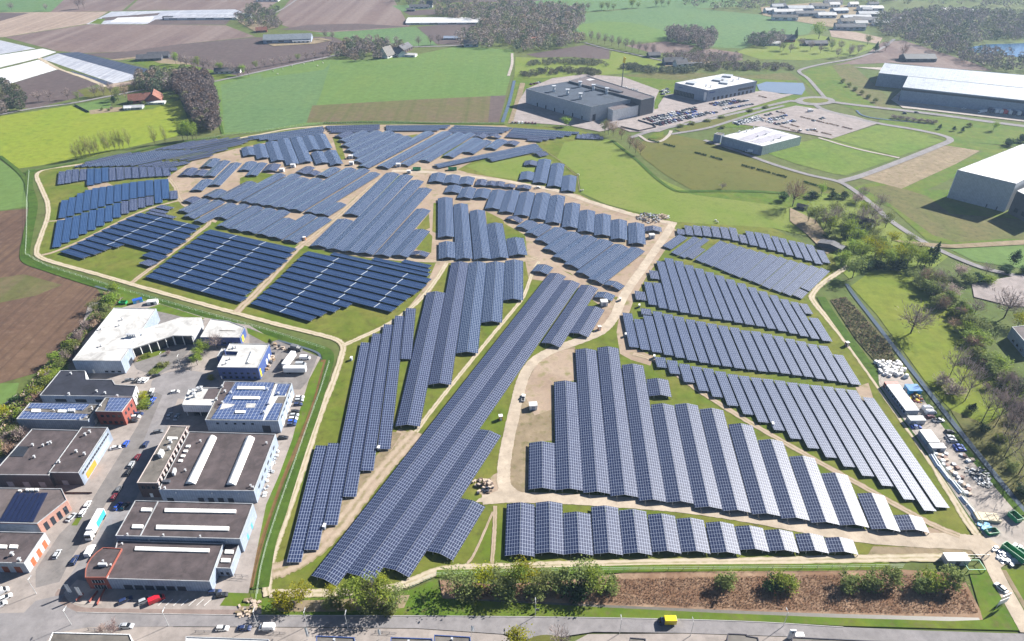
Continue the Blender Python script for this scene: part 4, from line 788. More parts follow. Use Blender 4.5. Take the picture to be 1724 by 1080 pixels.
# ---------------------------------------------------------------- trees, bushes, woods
def leaf_mat(name, c, c2, trans=0.4):
    m, nt, b = new_mat(name)
    oi = nt.nodes.new('ShaderNodeObjectInfo')
    col = mix_noise(nt, c, c2, 0.55, 3.0, 0.38, 0.62)
    hv = nt.nodes.new('ShaderNodeHueSaturation'); nt.links.new(col, hv.inputs['Color'])
    mr = nt.nodes.new('ShaderNodeMapRange'); mr.inputs['To Min'].default_value = 0.78; mr.inputs['To Max'].default_value = 1.22
    nt.links.new(oi.outputs['Random'], mr.inputs['Value']); nt.links.new(mr.outputs[0], hv.inputs['Value'])
    mh = nt.nodes.new('ShaderNodeMapRange'); mh.inputs['To Min'].default_value = 0.485; mh.inputs['To Max'].default_value = 0.515
    nt.links.new(oi.outputs['Random'], mh.inputs['Value']); nt.links.new(mh.outputs[0], hv.inputs['Hue'])
    nt.links.new(hv.outputs[0], b.inputs['Base Color']); b.inputs['Roughness'].default_value = 0.8; b.inputs['Specular IOR Level'].default_value = 0.1
    t = nt.nodes.new('ShaderNodeBsdfTranslucent'); nt.links.new(hv.outputs[0], t.inputs[0])
    mx = nt.nodes.new('ShaderNodeMixShader'); mx.inputs[0].default_value = trans
    out = [n for n in nt.nodes if n.type == 'OUTPUT_MATERIAL'][0]
    nt.links.new(b.outputs[0], mx.inputs[1]); nt.links.new(t.outputs[0], mx.inputs[2]); nt.links.new(mx.outputs[0], out.inputs[0])
    return m
LEAF = leaf_mat('leaf_spring', (0.265, 0.344, 0.050), (0.173, 0.240, 0.042))
LEAFY = leaf_mat('leaf_yellow', (0.324, 0.311, 0.019), (0.236, 0.250, 0.019))
LEAFD = leaf_mat('leaf_dark', (0.051, 0.093, 0.034), (0.031, 0.061, 0.025))
LEAFO = leaf_mat('leaf_olive', (0.225, 0.257, 0.081), (0.142, 0.174, 0.059))
TWIG = leaf_mat('twig_grey', (0.338, 0.270, 0.245), (0.250, 0.200, 0.185), 0.1)
TWIGP = leaf_mat('twig_brown', (0.375, 0.250, 0.175), (0.263, 0.188, 0.145), 0.1)
BLOSSOM = leaf_mat('blossom', (0.42, 0.33, 0.30), (0.28, 0.21, 0.19))
BARK = flat('bark', (0.075, 0.060, 0.048), 0.9)

def crown_pts(rnd, kind):
    """one point in the unit crown volume, unevenly: clumps with gaps"""
    while True:
        x, y, z = (rnd.uniform(-1, 1) for _ in range(3))
        r = math.sqrt(x * x + y * y + z * z)
        if r <= 1 and r > 0.25: return x, y, z
def make_crown(rnd, n, size, shape='round', clumps=14, leaf='leaf', base=0.35):
    """leaf-sized faces in clumps; unit tree: height 1, crown radius 0.5 of its own width"""
    mb = MB(); cl = []
    for _ in range(clumps):
        x, y, z = crown_pts(rnd, shape)
        if shape == 'poplar': x *= 0.8; y *= 0.8
        cl.append((x, y, z, rnd.uniform(0.22, 0.5)))
    for i in range(n):
        cx, cy, cz, cr = cl[rnd.randrange(clumps)]
        a = rnd.gauss(0, .55), rnd.gauss(0, .55), rnd.gauss(0, .55)
        x, y, z = cx * 0.72 + a[0] * cr, cy * 0.72 + a[1] * cr, cz * 0.72 + a[2] * cr
        r = math.sqrt(x * x + y * y + z * z)
        if r > 1.12: x, y, z = x / r, y / r, z / r
        if shape == 'round': wz = 1 - 0.25 * max(0, -z)
        elif shape == 'poplar': wz = 0.55 + 0.45 * math.cos(z * 1.4)
        elif shape == 'cone': wz = (1 - z) / 2 * 1.1 + 0.08
        else: wz = 1.0
        p = Vector((x * 0.5 * wz, y * 0.5 * wz, base + (1 - base) * (z + 1) / 2))
        if leaf == 'leaf':
            s = size * rnd.uniform(0.6, 1.35)
            u = Vector((rnd.gauss(0, 1), rnd.gauss(0, 1), rnd.gauss(0, .6))).normalized(); v = u.cross(Vector((rnd.gauss(0, 1), rnd.gauss(0, 1), rnd.gauss(0, 1)))).normalized()
            w = u.cross(v) * 0.25 * s
            mb.face([p - u * s, p - v * s * .7 + w, p + u * s, p + v * s * .7 + w])
        else:
            c = Vector((0, 0, base * 0.75 + 0.1)); d = (p - c); L = d.length
            d = (d.normalized() + Vector((rnd.gauss(0, .35), rnd.gauss(0, .35), rnd.gauss(0.15, .3)))).normalized()
            s = size * rnd.uniform(1.6, 3.6); v = d.orthogonal().normalized(); v.rotate(__import__('mathutils').Quaternion(d, rnd.uniform(0, 6.28)))
            hw = size * rnd.uniform(.10, .2)
            mb.face([p - d * s * .5 - v * hw, p - d * s * .5 + v * hw, p + d * s * .5])
            mb.face([p - v * hw * .7, p + v * hw * .7, p + d * s * .35 + v * s * .3])
    return mb
def make_trunk(rnd, base, limbs=6, thick=0.025, top=0.8):
    mb = MB(); mb.tube((0, 0, 0), (0, 0, base), thick, thick * 0.8, 7); mb.tube((0, 0, base), (rnd.uniform(-.02, .02), rnd.uniform(-.02, .02), top), thick * 0.8, thick * 0.2, 6)
    for i in range(limbs):
        a = i * 6.283 / limbs + rnd.uniform(-.4, .4); z = base * rnd.uniform(.8, 1.25); L = rnd.uniform(.2, .38)
        e = Vector((math.cos(a) * L, math.sin(a) * L, z + rnd.uniform(.18, .4)))
        mb.tube((0, 0, z), e, thick * .5, thick * .12, 5)
        for q in range(2):
            f = e * .6 + Vector((0, 0, z)) * .4; b = a + rnd.uniform(-.9, .9)
            mb.tube(f, f + Vector((math.cos(b) * .16, math.sin(b) * .16, rnd.uniform(.08, .22))), thick * .25, thick * .06, 4)
    return mb
TREES = {}
def tree_kind(key, shape, leaf, mat, n, size, base, clumps, limbs=6, thick=0.02, variants=3):
    TREES[key] = []
    for q in range(variants):
        rnd = random.Random(hash((key, q)) % 1000 if False else sum(map(ord, key)) * 7 + q)
        c = make_crown(rnd, n, size, shape, clumps, leaf, base).mesh(key + '_crown', mat)
        t = make_trunk(rnd, base + 0.08, limbs, thick, 0.92 if leaf == 'twig' else 0.75).mesh(key + '_trunk', BARK)
        TREES[key].append((c, t))
tree_kind('leafy', 'round', 'leaf', LEAF, 919, 0.0288, 0.22, 18)
tree_kind('yellow', 'round', 'leaf', LEAFY, 781, 0.0288, 0.15, 14)
tree_kind('olive', 'round', 'leaf', LEAFO, 873, 0.0276, 0.2, 18)
tree_kind('evergreen', 'cone', 'leaf', LEAFD, 965, 0.0360, 0.06, 18)
tree_kind('darkbush', 'bush', 'leaf', LEAFD, 827, 0.0450, 0.0, 14)
tree_kind('bush', 'bush', 'leaf', LEAFO, 965, 0.0420, 0.0, 14)
tree_kind('greenbush', 'bush', 'leaf', LEAF, 965, 0.0420, 0.0, 14)
tree_kind('yellowbush', 'bush', 'leaf', LEAFY, 827, 0.0420, 0.0, 12)
tree_kind('bare', 'round', 'twig', TWIG, 430, 0.050, 0.22, 26, 9, 0.018)
tree_kind('barebrown', 'round', 'twig', TWIGP, 430, 0.050, 0.2, 26, 9, 0.018)
tree_kind('baretall', 'poplar', 'twig', TWIG, 250, 0.040, 0.25, 22, 7, 0.013)
tree_kind('barebush', 'bush', 'twig', TWIG, 420, 0.09, 0.0, 14, 6, 0.015)
tree_kind('brownbush', 'bush', 'twig', TWIGP, 420, 0.09, 0.0, 14, 6, 0.015)
tree_kind('poplar', 'poplar', 'twig', leaf_mat('twig_budding', (0.270, 0.250, 0.090), (0.210, 0.200, 0.080), .15), 420, 0.045, 0.06, 20, 6, 0.012)
tree_kind('blossom', 'round', 'leaf', BLOSSOM, 873, 0.0300, 0.15, 14)
NAMES = {'leafy': ('tree', 'leafy spring-green tree'), 'yellow': ('tree', 'bright yellow-green tree'), 'olive': ('tree', 'olive-green tree'), 'evergreen': ('evergreen_tree', 'dark evergreen tree'),
         'darkbush': ('bush', 'dark green bush'), 'bush': ('bush', 'olive-green bush'), 'greenbush': ('bush', 'fresh green bush'), 'yellowbush': ('bush', 'yellow-flowering bush'), 'bare': ('bare_tree', 'leafless grey tree'),
         'barebrown': ('bare_tree', 'leafless brown tree'), 'baretall': ('bare_tree', 'tall slim leafless tree'), 'barebush': ('bush', 'leafless grey bush'), 'brownbush': ('bush', 'leafless brown bush'),
         'poplar': ('poplar_tree', 'budding poplar'), 'blossom': ('blossom_tree', 'pale blossoming tree')}
TRND = random.Random(5)
TREECOUNT = [0]
def tree(kind, X, Y, h, w, label, group=None):
    """X, Y: photo pixel of the foot of the trunk; h, w in metres"""
    p = P(X, Y, 0); c, t = TREES[kind][TRND.randrange(len(TREES[kind]))]
    nm = NAMES[kind][0]; bush = nm == 'bush'
    if not bush: w, h = w * 1.25, h * 1.04
    e = empty(nm, (p.x, p.y, 0), label, 'bush' if bush else 'tree', group, TRND.uniform(0, 6.28)); e.scale = (w, w, h)
    link(bpy.data.objects.new('foliage' if bush else 'crown', c), e); link(bpy.data.objects.new('stem' if bush else 'trunk', t), e)
    TREECOUNT[0] += 1
    return e
def trees(where, group, items):
    """items (kind, X, Y, h, w): labels count each kind from the left within the cluster"""
    per = {}
    for it in items: per.setdefault(it[0], []).append(it)
    for k, L in per.items():
        L.sort(key=lambda i: i[1])
        for n, it in enumerate(L):
            d = NAMES[k][1]
            tree(*it, f"{d} {where}" if len(L) == 1 else f"{ORD[n]} {d} from the left {where}", group)
def spread_line(n, pts, jit, kinds, h, w, seed):
    rnd = random.Random(seed); out = []
    for i in range(n):
        t = (i + rnd.uniform(.2, .8)) / n * (len(pts) - 1); k = min(int(t), len(pts) - 2); f = t - k
        x = pts[k][0] * (1 - f) + pts[k + 1][0] * f + rnd.uniform(-jit, jit); y = pts[k][1] * (1 - f) + pts[k + 1][1] * f + rnd.uniform(-jit, jit) * .5
        s = rnd.uniform(.75, 1.25)
        out.append((kinds[rnd.randrange(len(kinds))], x, y, rnd.uniform(*h) * 1.0, rnd.uniform(*w) * s))
    return out
# poplars along the lime field
trees('on the lime field edge above the panels', 'poplars along the lime field', [('poplar', x, y, h, w) for x, y, h, w in
  ((129, 270, 16, 6), (139, 268, 19, 7), (146, 266, 20, 6), (153, 265, 20, 7), (160, 263, 20, 6), (167, 261, 18, 6), (178, 257, 20, 7), (186, 256, 21, 7), (194, 254, 19, 6), (202, 252, 19, 6), (208, 251, 18, 6), (218, 249, 20, 7), (261, 244, 20, 8), (279, 241, 18, 6))])
trees('on the field edge below the grove', 'budding trees below the grove', [('leafy', 309, 238, 17, 9), ('leafy', 317, 237, 17, 9), ('leafy', 325, 236, 17, 9), ('leafy', 331, 234, 15, 7)])
# trees and bushes at the front edge
F1 = [('yellowbush', 480, 1022, 8, 9), ('yellow', 512, 1010, 9, 8), ('yellow', 560, 1008, 7, 5), ('leafy', 590, 1012, 11, 9), ('leafy', 612, 1016, 12, 10), ('yellow', 590, 1030, 6, 4.5), ('bush', 560, 1020, 4, 8), ('bush', 620, 1026, 5, 9), ('leafy', 644, 1018, 13, 11), ('bush', 655, 1028, 4, 8), ('bare', 628, 1012, 11, 6), ('olive', 668, 1022, 9, 8), ('yellow', 645, 985, 5, 4)]
trees('between the front road and long panel rows', 'trees and bushes between the front road and the panels', F1)
F2 = [('olive', 770, 994, 10, 11), ('yellow', 815, 988, 11, 9), ('bush', 790, 1000, 5, 10), ('olive', 840, 992, 9, 10), ('yellow', 880, 985, 12, 10), ('leafy', 868, 988, 12, 8), ('bush', 850, 1002, 5, 11), ('olive', 910, 990, 9, 9), ('bush', 940, 990, 9, 10), ('bush', 905, 1002, 5, 10), ('olive', 985, 988, 11, 12), ('darkbush', 970, 1000, 7, 12), ('leafy', 1005, 992, 10, 9), ('bush', 1025, 994, 7, 8)]
trees('in the reed bed by the front panel strip', 'trees and bushes in the reed bed', F2)
F3 = [('bush', 1222, 990, 7, 9), ('greenbush', 1318, 990, 7, 10), ('darkbush', 1300, 992, 6, 8), ('bush', 1424, 988, 7, 9), ('bush', 1462, 987, 7, 9), ('bush', 1496, 985, 8, 9), ('greenbush', 1566, 988, 8, 10), ('bush', 1545, 990, 7, 8), ('bush', 1596, 986, 8, 10)]
trees('in the brown reeds near the small white cabin', 'bushes in the brown reeds', F3)
trees('at the planted island by the front road', 'trees by the front road island', [('yellow', 872, 1088, 10, 9), ('bare', 944, 1088, 9, 8), ('blossom', 196, 1064, 6, 4), ('blossom', 174, 1066, 4, 3)])
# hedge belt left of the industrial estate
HB = spread_line(64, [(205, 492), (180, 520), (150, 556), (118, 604), (92, 640), (60, 690), (28, 735), (-5, 770)], 13, ['bush', 'olive', 'greenbush', 'barebush', 'bush', 'leafy', 'barebush', 'brownbush'], (3.5, 7.5), (5, 9), 31)
HB += [('yellow', 66, 672, 7, 7), ('yellow', 8, 706, 8, 8), ('yellow', 82, 636, 6, 6), ('leafy', 96, 612, 8, 7), ('darkbush', 30, 676, 3.5, 8), ('greenbush', 120, 588, 6, 8)]
trees('in the hedge belt left of the estate', 'hedge belt left of the estate', HB)
# estate greenery
trees('beside the white office by the cul-de-sac', 'trees in the estate', [('leafy', 338, 606, 9, 6), ('leafy', 345, 596, 9, 6), ('leafy', 333, 616, 8, 6), ('bare', 366, 588, 10, 9), ('yellowbush', 356, 640, 3, 4), ('yellowbush', 243, 672, 4, 6), ('greenbush', 246, 684, 3, 8), ('bush', 276, 616, 2, 7), ('bush', 258, 628, 2, 6), ('brownbush', 232, 604, 1.6, 8), ('greenbush', 248, 600, 1.8, 7), ('blossom', 285, 598, 3, 2.5), ('evergreen', 456, 580, 4, 3)])
# house group in the middle right
HG = [('barebrown', 1334, 348, 21, 17), ('darkbush', 1318, 338, 9, 9), ('darkbush', 1370, 333, 6, 12), ('leafy', 1382, 330, 11, 8), ('darkbush', 1400, 334, 6, 10), ('darkbush', 1418, 334, 6, 10), ('blossom', 1440, 342, 8, 9), ('bare', 1450, 336, 10, 9), ('olive', 1372, 378, 16, 13), ('bare', 1388, 386, 16, 12), ('olive', 1360, 374, 13, 9), ('bare', 1408, 378, 14, 11), ('leafy', 1428, 400, 15, 12), ('olive', 1416, 398, 12, 10), ('bare', 1445, 384, 15, 12), ('leafy', 1452, 364, 12, 10), ('bare', 1470, 390, 13, 11), ('olive', 1490, 384, 13, 10), ('darkbush', 1424, 402, 5, 8), ('bare', 1480, 352, 12, 10), ('olive', 1462, 394, 9, 8), ('leafy', 1434, 430, 13, 10), ('olive', 1435, 468, 16, 12), ('leafy', 1448, 440, 15, 12), ('yellow', 1472, 436, 14, 11), ('leafy', 1492, 448, 14, 11), ('yellow', 1508, 446, 15, 11), ('leafy', 1526, 450, 14, 11), ('leafy', 1542, 452, 13, 10), ('evergreen', 1568, 448, 16, 10), ('evergreen', 1556, 450, 14, 9), ('darkbush', 1480, 452, 6, 14), ('darkbush', 1512, 452, 6, 14), ('darkbush', 1458, 454, 6, 12), ('yellow', 1500, 410, 11, 9), ('olive', 1530, 412, 9, 8), ('bush', 1400, 406, 4, 7), ('darkbush', 1390, 400, 4, 7), ('leafy', 1415, 446, 10, 9), ('darkbush', 1444, 400, 6, 9), ('leafy', 1396, 392, 13, 10), ('olive', 1404, 366, 13, 11), ('leafy', 1440, 412, 13, 11), ('yellow', 1456, 420, 12, 10), ('olive', 1470, 414, 12, 10), ('leafy', 1486, 428, 12, 10), ('leafy', 1520, 432, 12, 10), ('olive', 1536, 436, 12, 10), ('bare', 1466, 372, 13, 11), ('olive', 1424, 384, 13, 11), ('leafy', 1550, 446, 13, 10), ('yellow', 1480, 444, 12, 10)]
trees('in the garden of the tree-lined house', 'trees around the house beside the park', HG)
# hedge and trees right of the lime field
RB = spread_line(46, [(1548, 462), (1570, 490), (1590, 515), (1610, 540), (1640, 580), (1670, 620), (1705, 660), (1740, 690)], 17, ['bush', 'darkbush', 'brownbush', 'barebush', 'olive', 'bush', 'greenbush', 'leafy'], (5, 9), (8, 12), 44)
RB += [('blossom', 1612, 466, 9, 10), ('bare', 1580, 480, 11, 11), ('barebrown', 1560, 478, 10, 11), ('darkbush', 1640, 474, 6, 12), ('greenbush', 1660, 476, 6, 12), ('bush', 1626, 476, 7, 10), ('blossom', 1602, 500, 8, 9), ('bare', 1690, 536, 18, 18), ('yellow', 1712, 552, 9, 11), ('bare', 1640, 530, 10, 10), ('evergreen', 1706, 446, 12, 9), ('darkbush', 1692, 460, 5, 8), ('darkbush', 1722, 460, 5, 8), ('bare', 1660, 462, 8, 8)]
trees('in the hedge right of the bright meadow', 'hedge right of the bright meadow', RB)
trees('standing in the bright meadow', 'trees in the bright meadow', [('bare', 1533, 562, 18, 19)])
# bare trees at the right edge
BT = [('baretall', 1596, 640, 22, 13), ('baretall', 1610, 662, 22, 13), ('baretall', 1624, 676, 22, 13), ('barebush', 1586, 648, 6, 11), ('barebush', 1606, 664, 6, 13), ('baretall', 1652, 712, 22, 13), ('baretall', 1668, 708, 21, 11), ('baretall', 1674, 720, 21, 11), ('baretall', 1688, 738, 22, 12), ('baretall', 1706, 732, 22, 13), ('baretall', 1716, 756, 21, 13), ('baretall', 1730, 720, 21, 14), ('baretall', 1690, 770, 20, 12), ('baretall', 1714, 800, 20, 13), ('baretall', 1740, 790, 20, 13), ('evergreen', 1636, 694, 5, 6), ('darkbush', 1652, 726, 5, 6), ('barebush', 1660, 656, 4, 6), ('barebush', 1704, 712, 5, 8), ('greenbush', 1684, 740, 3, 6), ('bush', 1700, 790, 4, 7), ('darkbush', 1718, 830, 4, 7), ('baretall', 1722, 846, 19, 12), ('baretall', 1700, 690, 21, 13), ('bush', 1672, 758, 3.5, 7)]
trees('beside the right-hand ditch', 'bare trees beside the right-hand ditch', BT)
# trees between pasture and business park
trees('at the pasture corner below the car parks', 'trees at the pasture corner', [('leafy', 953, 213, 10, 10), ('barebrown', 1024, 227, 15, 10), ('barebrown', 1032, 230, 15, 9), ('olive', 1018, 224, 13, 9), ('barebrown', 1046, 236, 13, 7), ('barebrown', 1060, 250, 12, 9), ('barebrown', 1070, 258, 13, 9), ('barebrown', 1078, 261, 11, 7), ('bare', 1216, 318, 5, 6)])
# farm trees, tree rows and single trees far away
trees('in the farm garden beside the lime field', 'trees of the farm beside the lime field', [('olive', 200, 170, 15, 10), ('barebrown', 212, 165, 15, 11), ('evergreen', 193, 176, 11, 6), ('leafy', 226, 172, 8, 8), ('darkbush', 220, 176, 5, 8), ('bush', 243, 178, 5, 6), ('bare', 160, 163, 13, 10), ('bare', 176, 163, 15, 8), ('bare', 188, 160, 14, 8), ('bare', 228, 152, 14, 8), ('olive', 132, 172, 12, 6), ('bare', 66, 172, 12, 10), ('bare', 84, 170, 12, 10), ('bare', 115, 168, 12, 10), ('barebush', 188, 184, 3, 4), ('bush', 172, 186, 3, 4), ('bush', 183, 187, 3, 4)])
FR = [('bare', 262, 135, 0, 0)]
trees('along the lane right of the dark barn', 'trees along the lane by the dark barn', [('bare' if i % 4 else 'leafy', 296 + i * 9.5, 108 + i * 1.6 + (i % 3), 14, 9) for i in range(14)])
trees('along the road above the big green field', 'trees along the road above the green field', [('bare' if i % 5 else 'olive', 432 + i * 14, 116 - i * 2.5, 10, 8) for i in range(9)])
trees('along the track beyond the green field', 'trees beyond the green field', [('bare', x, y, 14, 9) for x, y in ((705, 78), (725, 76), (739, 75), (668, 78), (652, 79), (636, 80), (600, 76), (560, 68), (548, 66))])
trees('on the cool green field near the horizon', 'trees on the far green field', [('olive', 1012, 18, 15, 11), ('olive', 1023, 17, 14, 10), ('olive', 1033, 18, 12, 8), ('leafy', 1064, 14, 17, 13), ('olive', 1074, 14, 10, 8), ('olive', 1104, 12, 15, 10), ('olive', 1114, 11, 14, 9), ('olive', 1125, 11, 11, 8), ('bare', 990, 18, 14, 10), ('bare', 981, 18, 13, 9), ('bare', 20, 18, 14, 12), ('bare', 78, 18, 11, 9), ('bare', 133, 16, 20, 14), ('bare', 142, 15, 20, 13)])
trees('along the road below the far green field', 'trees along the far road', [('bare', 995 + i * 11.5, 70 + i * 2.6, 15, 9) for i in range(10)])
CP = [('bare', 1296 + i * 17, 80 + (i % 3) * 5, 13, 10) for i in range(9)] + [('olive', 1318, 86, 12, 9), ('evergreen', 1338, 70, 18, 8), ('leafy', 1378, 66, 22, 22), ('olive', 1400, 84, 12, 10), ('bare', 1430, 96, 13, 10), ('bare', 1444, 92, 13, 10), ('bare', 1410, 98, 13, 9), ('evergreen', 1474, 88, 13, 10), ('bare', 1490, 86, 14, 11), ('barebrown', 1518, 98, 19, 11), ('olive', 1460, 76, 15, 12), ('evergreen', 1393, 72, 8, 7)]
trees('around the far farmstead beyond the business park', 'trees around the far farmstead', CP)
BP = [('bush', 1418 + i * 11, 140 + i * 6.5, 5, 7) for i in range(6)] + [('evergreen', 1582, 218, 5, 5), ('evergreen', 1605, 221, 5, 5), ('evergreen', 1619, 223, 5, 5), ('darkbush', 1700, 246, 7, 12), ('darkbush', 1718, 240, 8, 14), ('leafy', 1672, 220, 9, 7), ('bush', 1632, 214, 4, 7), ('bush', 1146, 214, 2.5, 9), ('bush', 1166, 210, 2.5, 9), ('bush', 1190, 205, 2.5, 9), ('bush', 1214, 199, 2.5, 9), ('bush', 1262, 188, 2.5, 9), ('bush', 1290, 182, 2.5, 9), ('bush', 1216, 216, 3, 8)]
BP += [('barebush', 1505 + i * 11, 200 + i * 1.4, 4, 9) for i in range(7)]
trees('on the verges of the business park', 'planting of the business park', BP)

def wood(name, label, cat, poly, n, h, w, mats, seed, faces=46):
    """a far-off wood that reads as one mass: many small crowns standing in a parcel, one object"""
    rnd = random.Random(seed); q = [P(x, y) for x, y in poly]
    x0, x1 = min(p.x for p in q), max(p.x for p in q); y0, y1 = min(p.y for p in q), max(p.y for p in q)
    def inside(x, y):
        c = False; j = len(q) - 1
        for i in range(len(q)):
            if (q[i].y > y) != (q[j].y > y) and x < (q[j].x - q[i].x) * (y - q[i].y) / (q[j].y - q[i].y) + q[i].x: c = not c
            j = i
        return c
    mb = MB(); k = 0; tries = 0
    while k < n and tries < n * 30:
        tries += 1; x, y = rnd.uniform(x0, x1), rnd.uniform(y0, y1)
        if not inside(x, y): continue
        k += 1; hh, ww = rnd.uniform(*h), rnd.uniform(*w); mi = rnd.choices(range(len(mats)), [m[1] for m in mats])[0]
        for f in range(faces):
            t = rnd.uniform(0, 6.283); z = rnd.uniform(-1, 1); rr = math.sqrt(1 - z * z) * rnd.uniform(.4, 1.1)
            p = Vector((x + math.cos(t) * rr * ww / 2, y + math.sin(t) * rr * ww / 2, hh * (0.58 + 0.42 * z)))
            s = ww * rnd.uniform(.035, .085); u = Vector((rnd.gauss(0, 1), rnd.gauss(0, 1), rnd.gauss(0, 1))).normalized(); v = u.orthogonal()
            mb.face([p - u * s, p - v * s, p + u * s, p + v * s], mi=mi)
    o = mb.build(name, [m[0] for m in mats]); tag(o, label, cat, None, 'stuff'); return o
WT = leaf_mat('wood_twig', (0.27, 0.22, 0.195), (0.20, 0.165, 0.148), 0.2); WB = leaf_mat('wood_brown', (0.27, 0.20, 0.15), (0.205, 0.155, 0.12), 0.2); WG = leaf_mat('wood_green', (0.205, 0.205, 0.105), (0.155, 0.158, 0.088), 0.2); WD = leaf_mat('wood_dark', (0.125, 0.145, 0.082), (0.090, 0.110, 0.068), 0.2)
GW = [(WT, 6), (WB, 3), (WG, 3), (WD, 2)]
wood('grove', 'long grove of bare grey trees between lime field and big green field', 'grove', [(300, 142), (330, 132), (352, 138), (362, 160), (370, 205), (366, 222), (340, 224), (326, 200), (312, 170), (298, 160)], 210, (12, 17), (8, 12), [(WT, 9), (WB, 4), (WG, 1)], 3, 288)
wood('grove', 'mixed bare and dark trees behind the lime field farm', 'grove', [(232, 140), (262, 132), (330, 130), (310, 148), (270, 158), (236, 152)], 70, (11, 16), (8, 12), [(WT, 4), (WB, 4), (WG, 4), (WD, 3)], 4, 224)
wood('grove', 'trees around the farm at the left picture edge', 'grove', [(-60, 160), (0, 150), (30, 158), (48, 176), (40, 188), (0, 196), (-60, 205)], 60, (10, 15), (8, 12), [(WT, 5), (WG, 2), (WD, 2)], 5, 224)
wood('woodland', 'wide woodland of bare trees with villas at the top centre', 'woodland', [(730, 26), (790, 14), (880, 14), (985, 20), (982, 38), (960, 60), (985, 74), (905, 90), (870, 86), (860, 78), (800, 84), (778, 82), (770, 70), (806, 56), (812, 38), (760, 34)], 760, (11, 17), (9, 14), GW, 6, 108)
wood('woodland', 'trees around the top farm between brown fields', 'woodland', [(655, 4), (700, -6), (790, -6), (800, 10), (740, 14), (680, 12)], 90, (10, 14), (9, 13), [(WT, 4), (WG, 2), (WD, 3)], 7, 96)
wood('woodland', 'trees around the farm with the long grey barn', 'woodland', [(395, 30), (430, 14), (470, 20), (462, 34), (480, 46), (462, 54), (430, 48), (400, 42)], 70, (9, 13), (8, 12), [(WT, 4), (WG, 3), (WD, 3)], 8, 108)
wood('woodland', 'trees around the farmhouse on the green field edge', 'woodland', [(555, 100), (560, 84), (600, 74), (660, 76), (690, 84), (664, 92), (640, 100), (600, 104)], 80, (9, 14), (8, 12), [(WT, 4), (WB, 3), (WG, 3), (WD, 2)], 9, 160)
wood('woodland', 'square copse of bare trees on the far purple field', 'woodland', [(1122, 62), (1160, 60), (1204, 66), (1200, 82), (1184, 88), (1160, 78), (1128, 74)], 130, (14, 18), (9, 12), [(WT, 8), (WD, 1)], 10, 128)
wood('woodland', 'dark tree belt beside the white farm sheds', 'woodland', [(1250, 76), (1280, 66), (1316, 62), (1320, 72), (1280, 82)], 60, (10, 14), (8, 11), [(WD, 5), (WT, 4)], 11, 128)
wood('woodland', 'wide woodland behind the far business estate in the top right', 'woodland', [(1150, 12), (1160, -40), (1900, -60), (1900, 12), (1700, 14), (1560, 10), (1470, 8), (1380, 2), (1300, 10), (1240, 22)], 1100, (10, 16), (11, 17), [(WT, 6), (WG, 4), (WD, 2)], 12, 76)
wood('woodland', 'woodland around the blue lake in the top right', 'woodland', [(1480, 30), (1560, 22), (1724, 26), (1900, 30), (1900, 66), (1760, 68), (1660, 72), (1620, 78), (1640, 92), (1700, 98), (1760, 110), (1900, 118), (1900, 136), (1760, 128), (1680, 122), (1600, 98), (1540, 76), (1490, 62), (1470, 48)], 900, (10, 16), (10, 15), [(WT, 5), (WG, 5), (WD, 1)], 13, 96)
wood('woodland', 'bushes in the strips behind the large grey hall', 'shrub strips', [(885, 108), (930, 102), (1010, 104), (1022, 112), (1000, 112), (940, 108), (892, 114)], 120, (3, 5), (5, 8), [(WG, 3), (WD, 1)], 14, 96)
wood('woodland', 'curved young planting behind the large grey hall', 'shrub strips', [(876, 126), (930, 116), (990, 118), (1012, 124), (1000, 130), (950, 124), (890, 132)], 110, (3, 5), (5, 8), [(WG, 3), (WD, 1)], 15, 96)
wood('woodland', 'dark hedge strip beyond the business park', 'shrub strips', [(1042, 116), (1060, 112), (1110, 120), (1170, 118), (1172, 124), (1100, 126)], 110, (4, 6), (6, 9), [(WD, 3), (WG, 2)], 16, 96)
wood('woodland', 'young green planting behind the white-roofed hall', 'shrub strips', [(1170, 112), (1250, 108), (1330, 112), (1340, 120), (1250, 120), (1180, 122)], 110, (3, 6), (6, 9), [(WG, 5), (WT, 2)], 17, 96)
wood('woodland', 'bare orchard rows around the far farmstead', 'orchard', [(1100, 94), (1180, 92), (1250, 98), (1240, 108), (1130, 106)], 120, (4, 8), (6, 9), [(WT, 5), (WG, 2)], 18, 89)
# reeds and rough growth: nobody could count these
def tufts(name, label, poly, n, h, s, mats, seed, z=0.0):
    rnd = random.Random(seed); q = [P(x, y) for x, y in poly]
    x0, x1 = min(p.x for p in q), max(p.x for p in q); y0, y1 = min(p.y for p in q), max(p.y for p in q); mb = MB(); k = 0
    while k < n:
        x, y = rnd.uniform(x0, x1), rnd.uniform(y0, y1); c = False; j = len(q) - 1
        for i in range(len(q)):
            if (q[i].y > y) != (q[j].y > y) and x < (q[j].x - q[i].x) * (y - q[i].y) / (q[j].y - q[i].y) + q[i].x: c = not c
            j = i
        if not c: continue
        k += 1; t = rnd.uniform(0, 3.14); a = Vector((math.cos(t), math.sin(t), 0)) * s * rnd.uniform(.6, 1.4)
        hh = rnd.uniform(*h); l = Vector((rnd.gauss(0, .35), rnd.gauss(0, .35), 1)) * hh
        p = Vector((x, y, z)); mb.face([p - a, p + a, p + a * .5 + l, p - a * .6 + l * .9], mi=rnd.randrange(len(mats)))
    o = mb.build(name, mats); tag(o, label, 'reeds' if 'reed' in name else 'undergrowth', None, 'stuff'); return o
REED1 = leaf_mat('reed_brown', (0.34, 0.22, 0.14), (0.25, 0.16, 0.10)); REED2 = leaf_mat('reed_straw', (0.46, 0.35, 0.22), (0.34, 0.25, 0.16)); REED3 = leaf_mat('reed_dark', (0.22, 0.135, 0.085), (0.17, 0.105, 0.07))
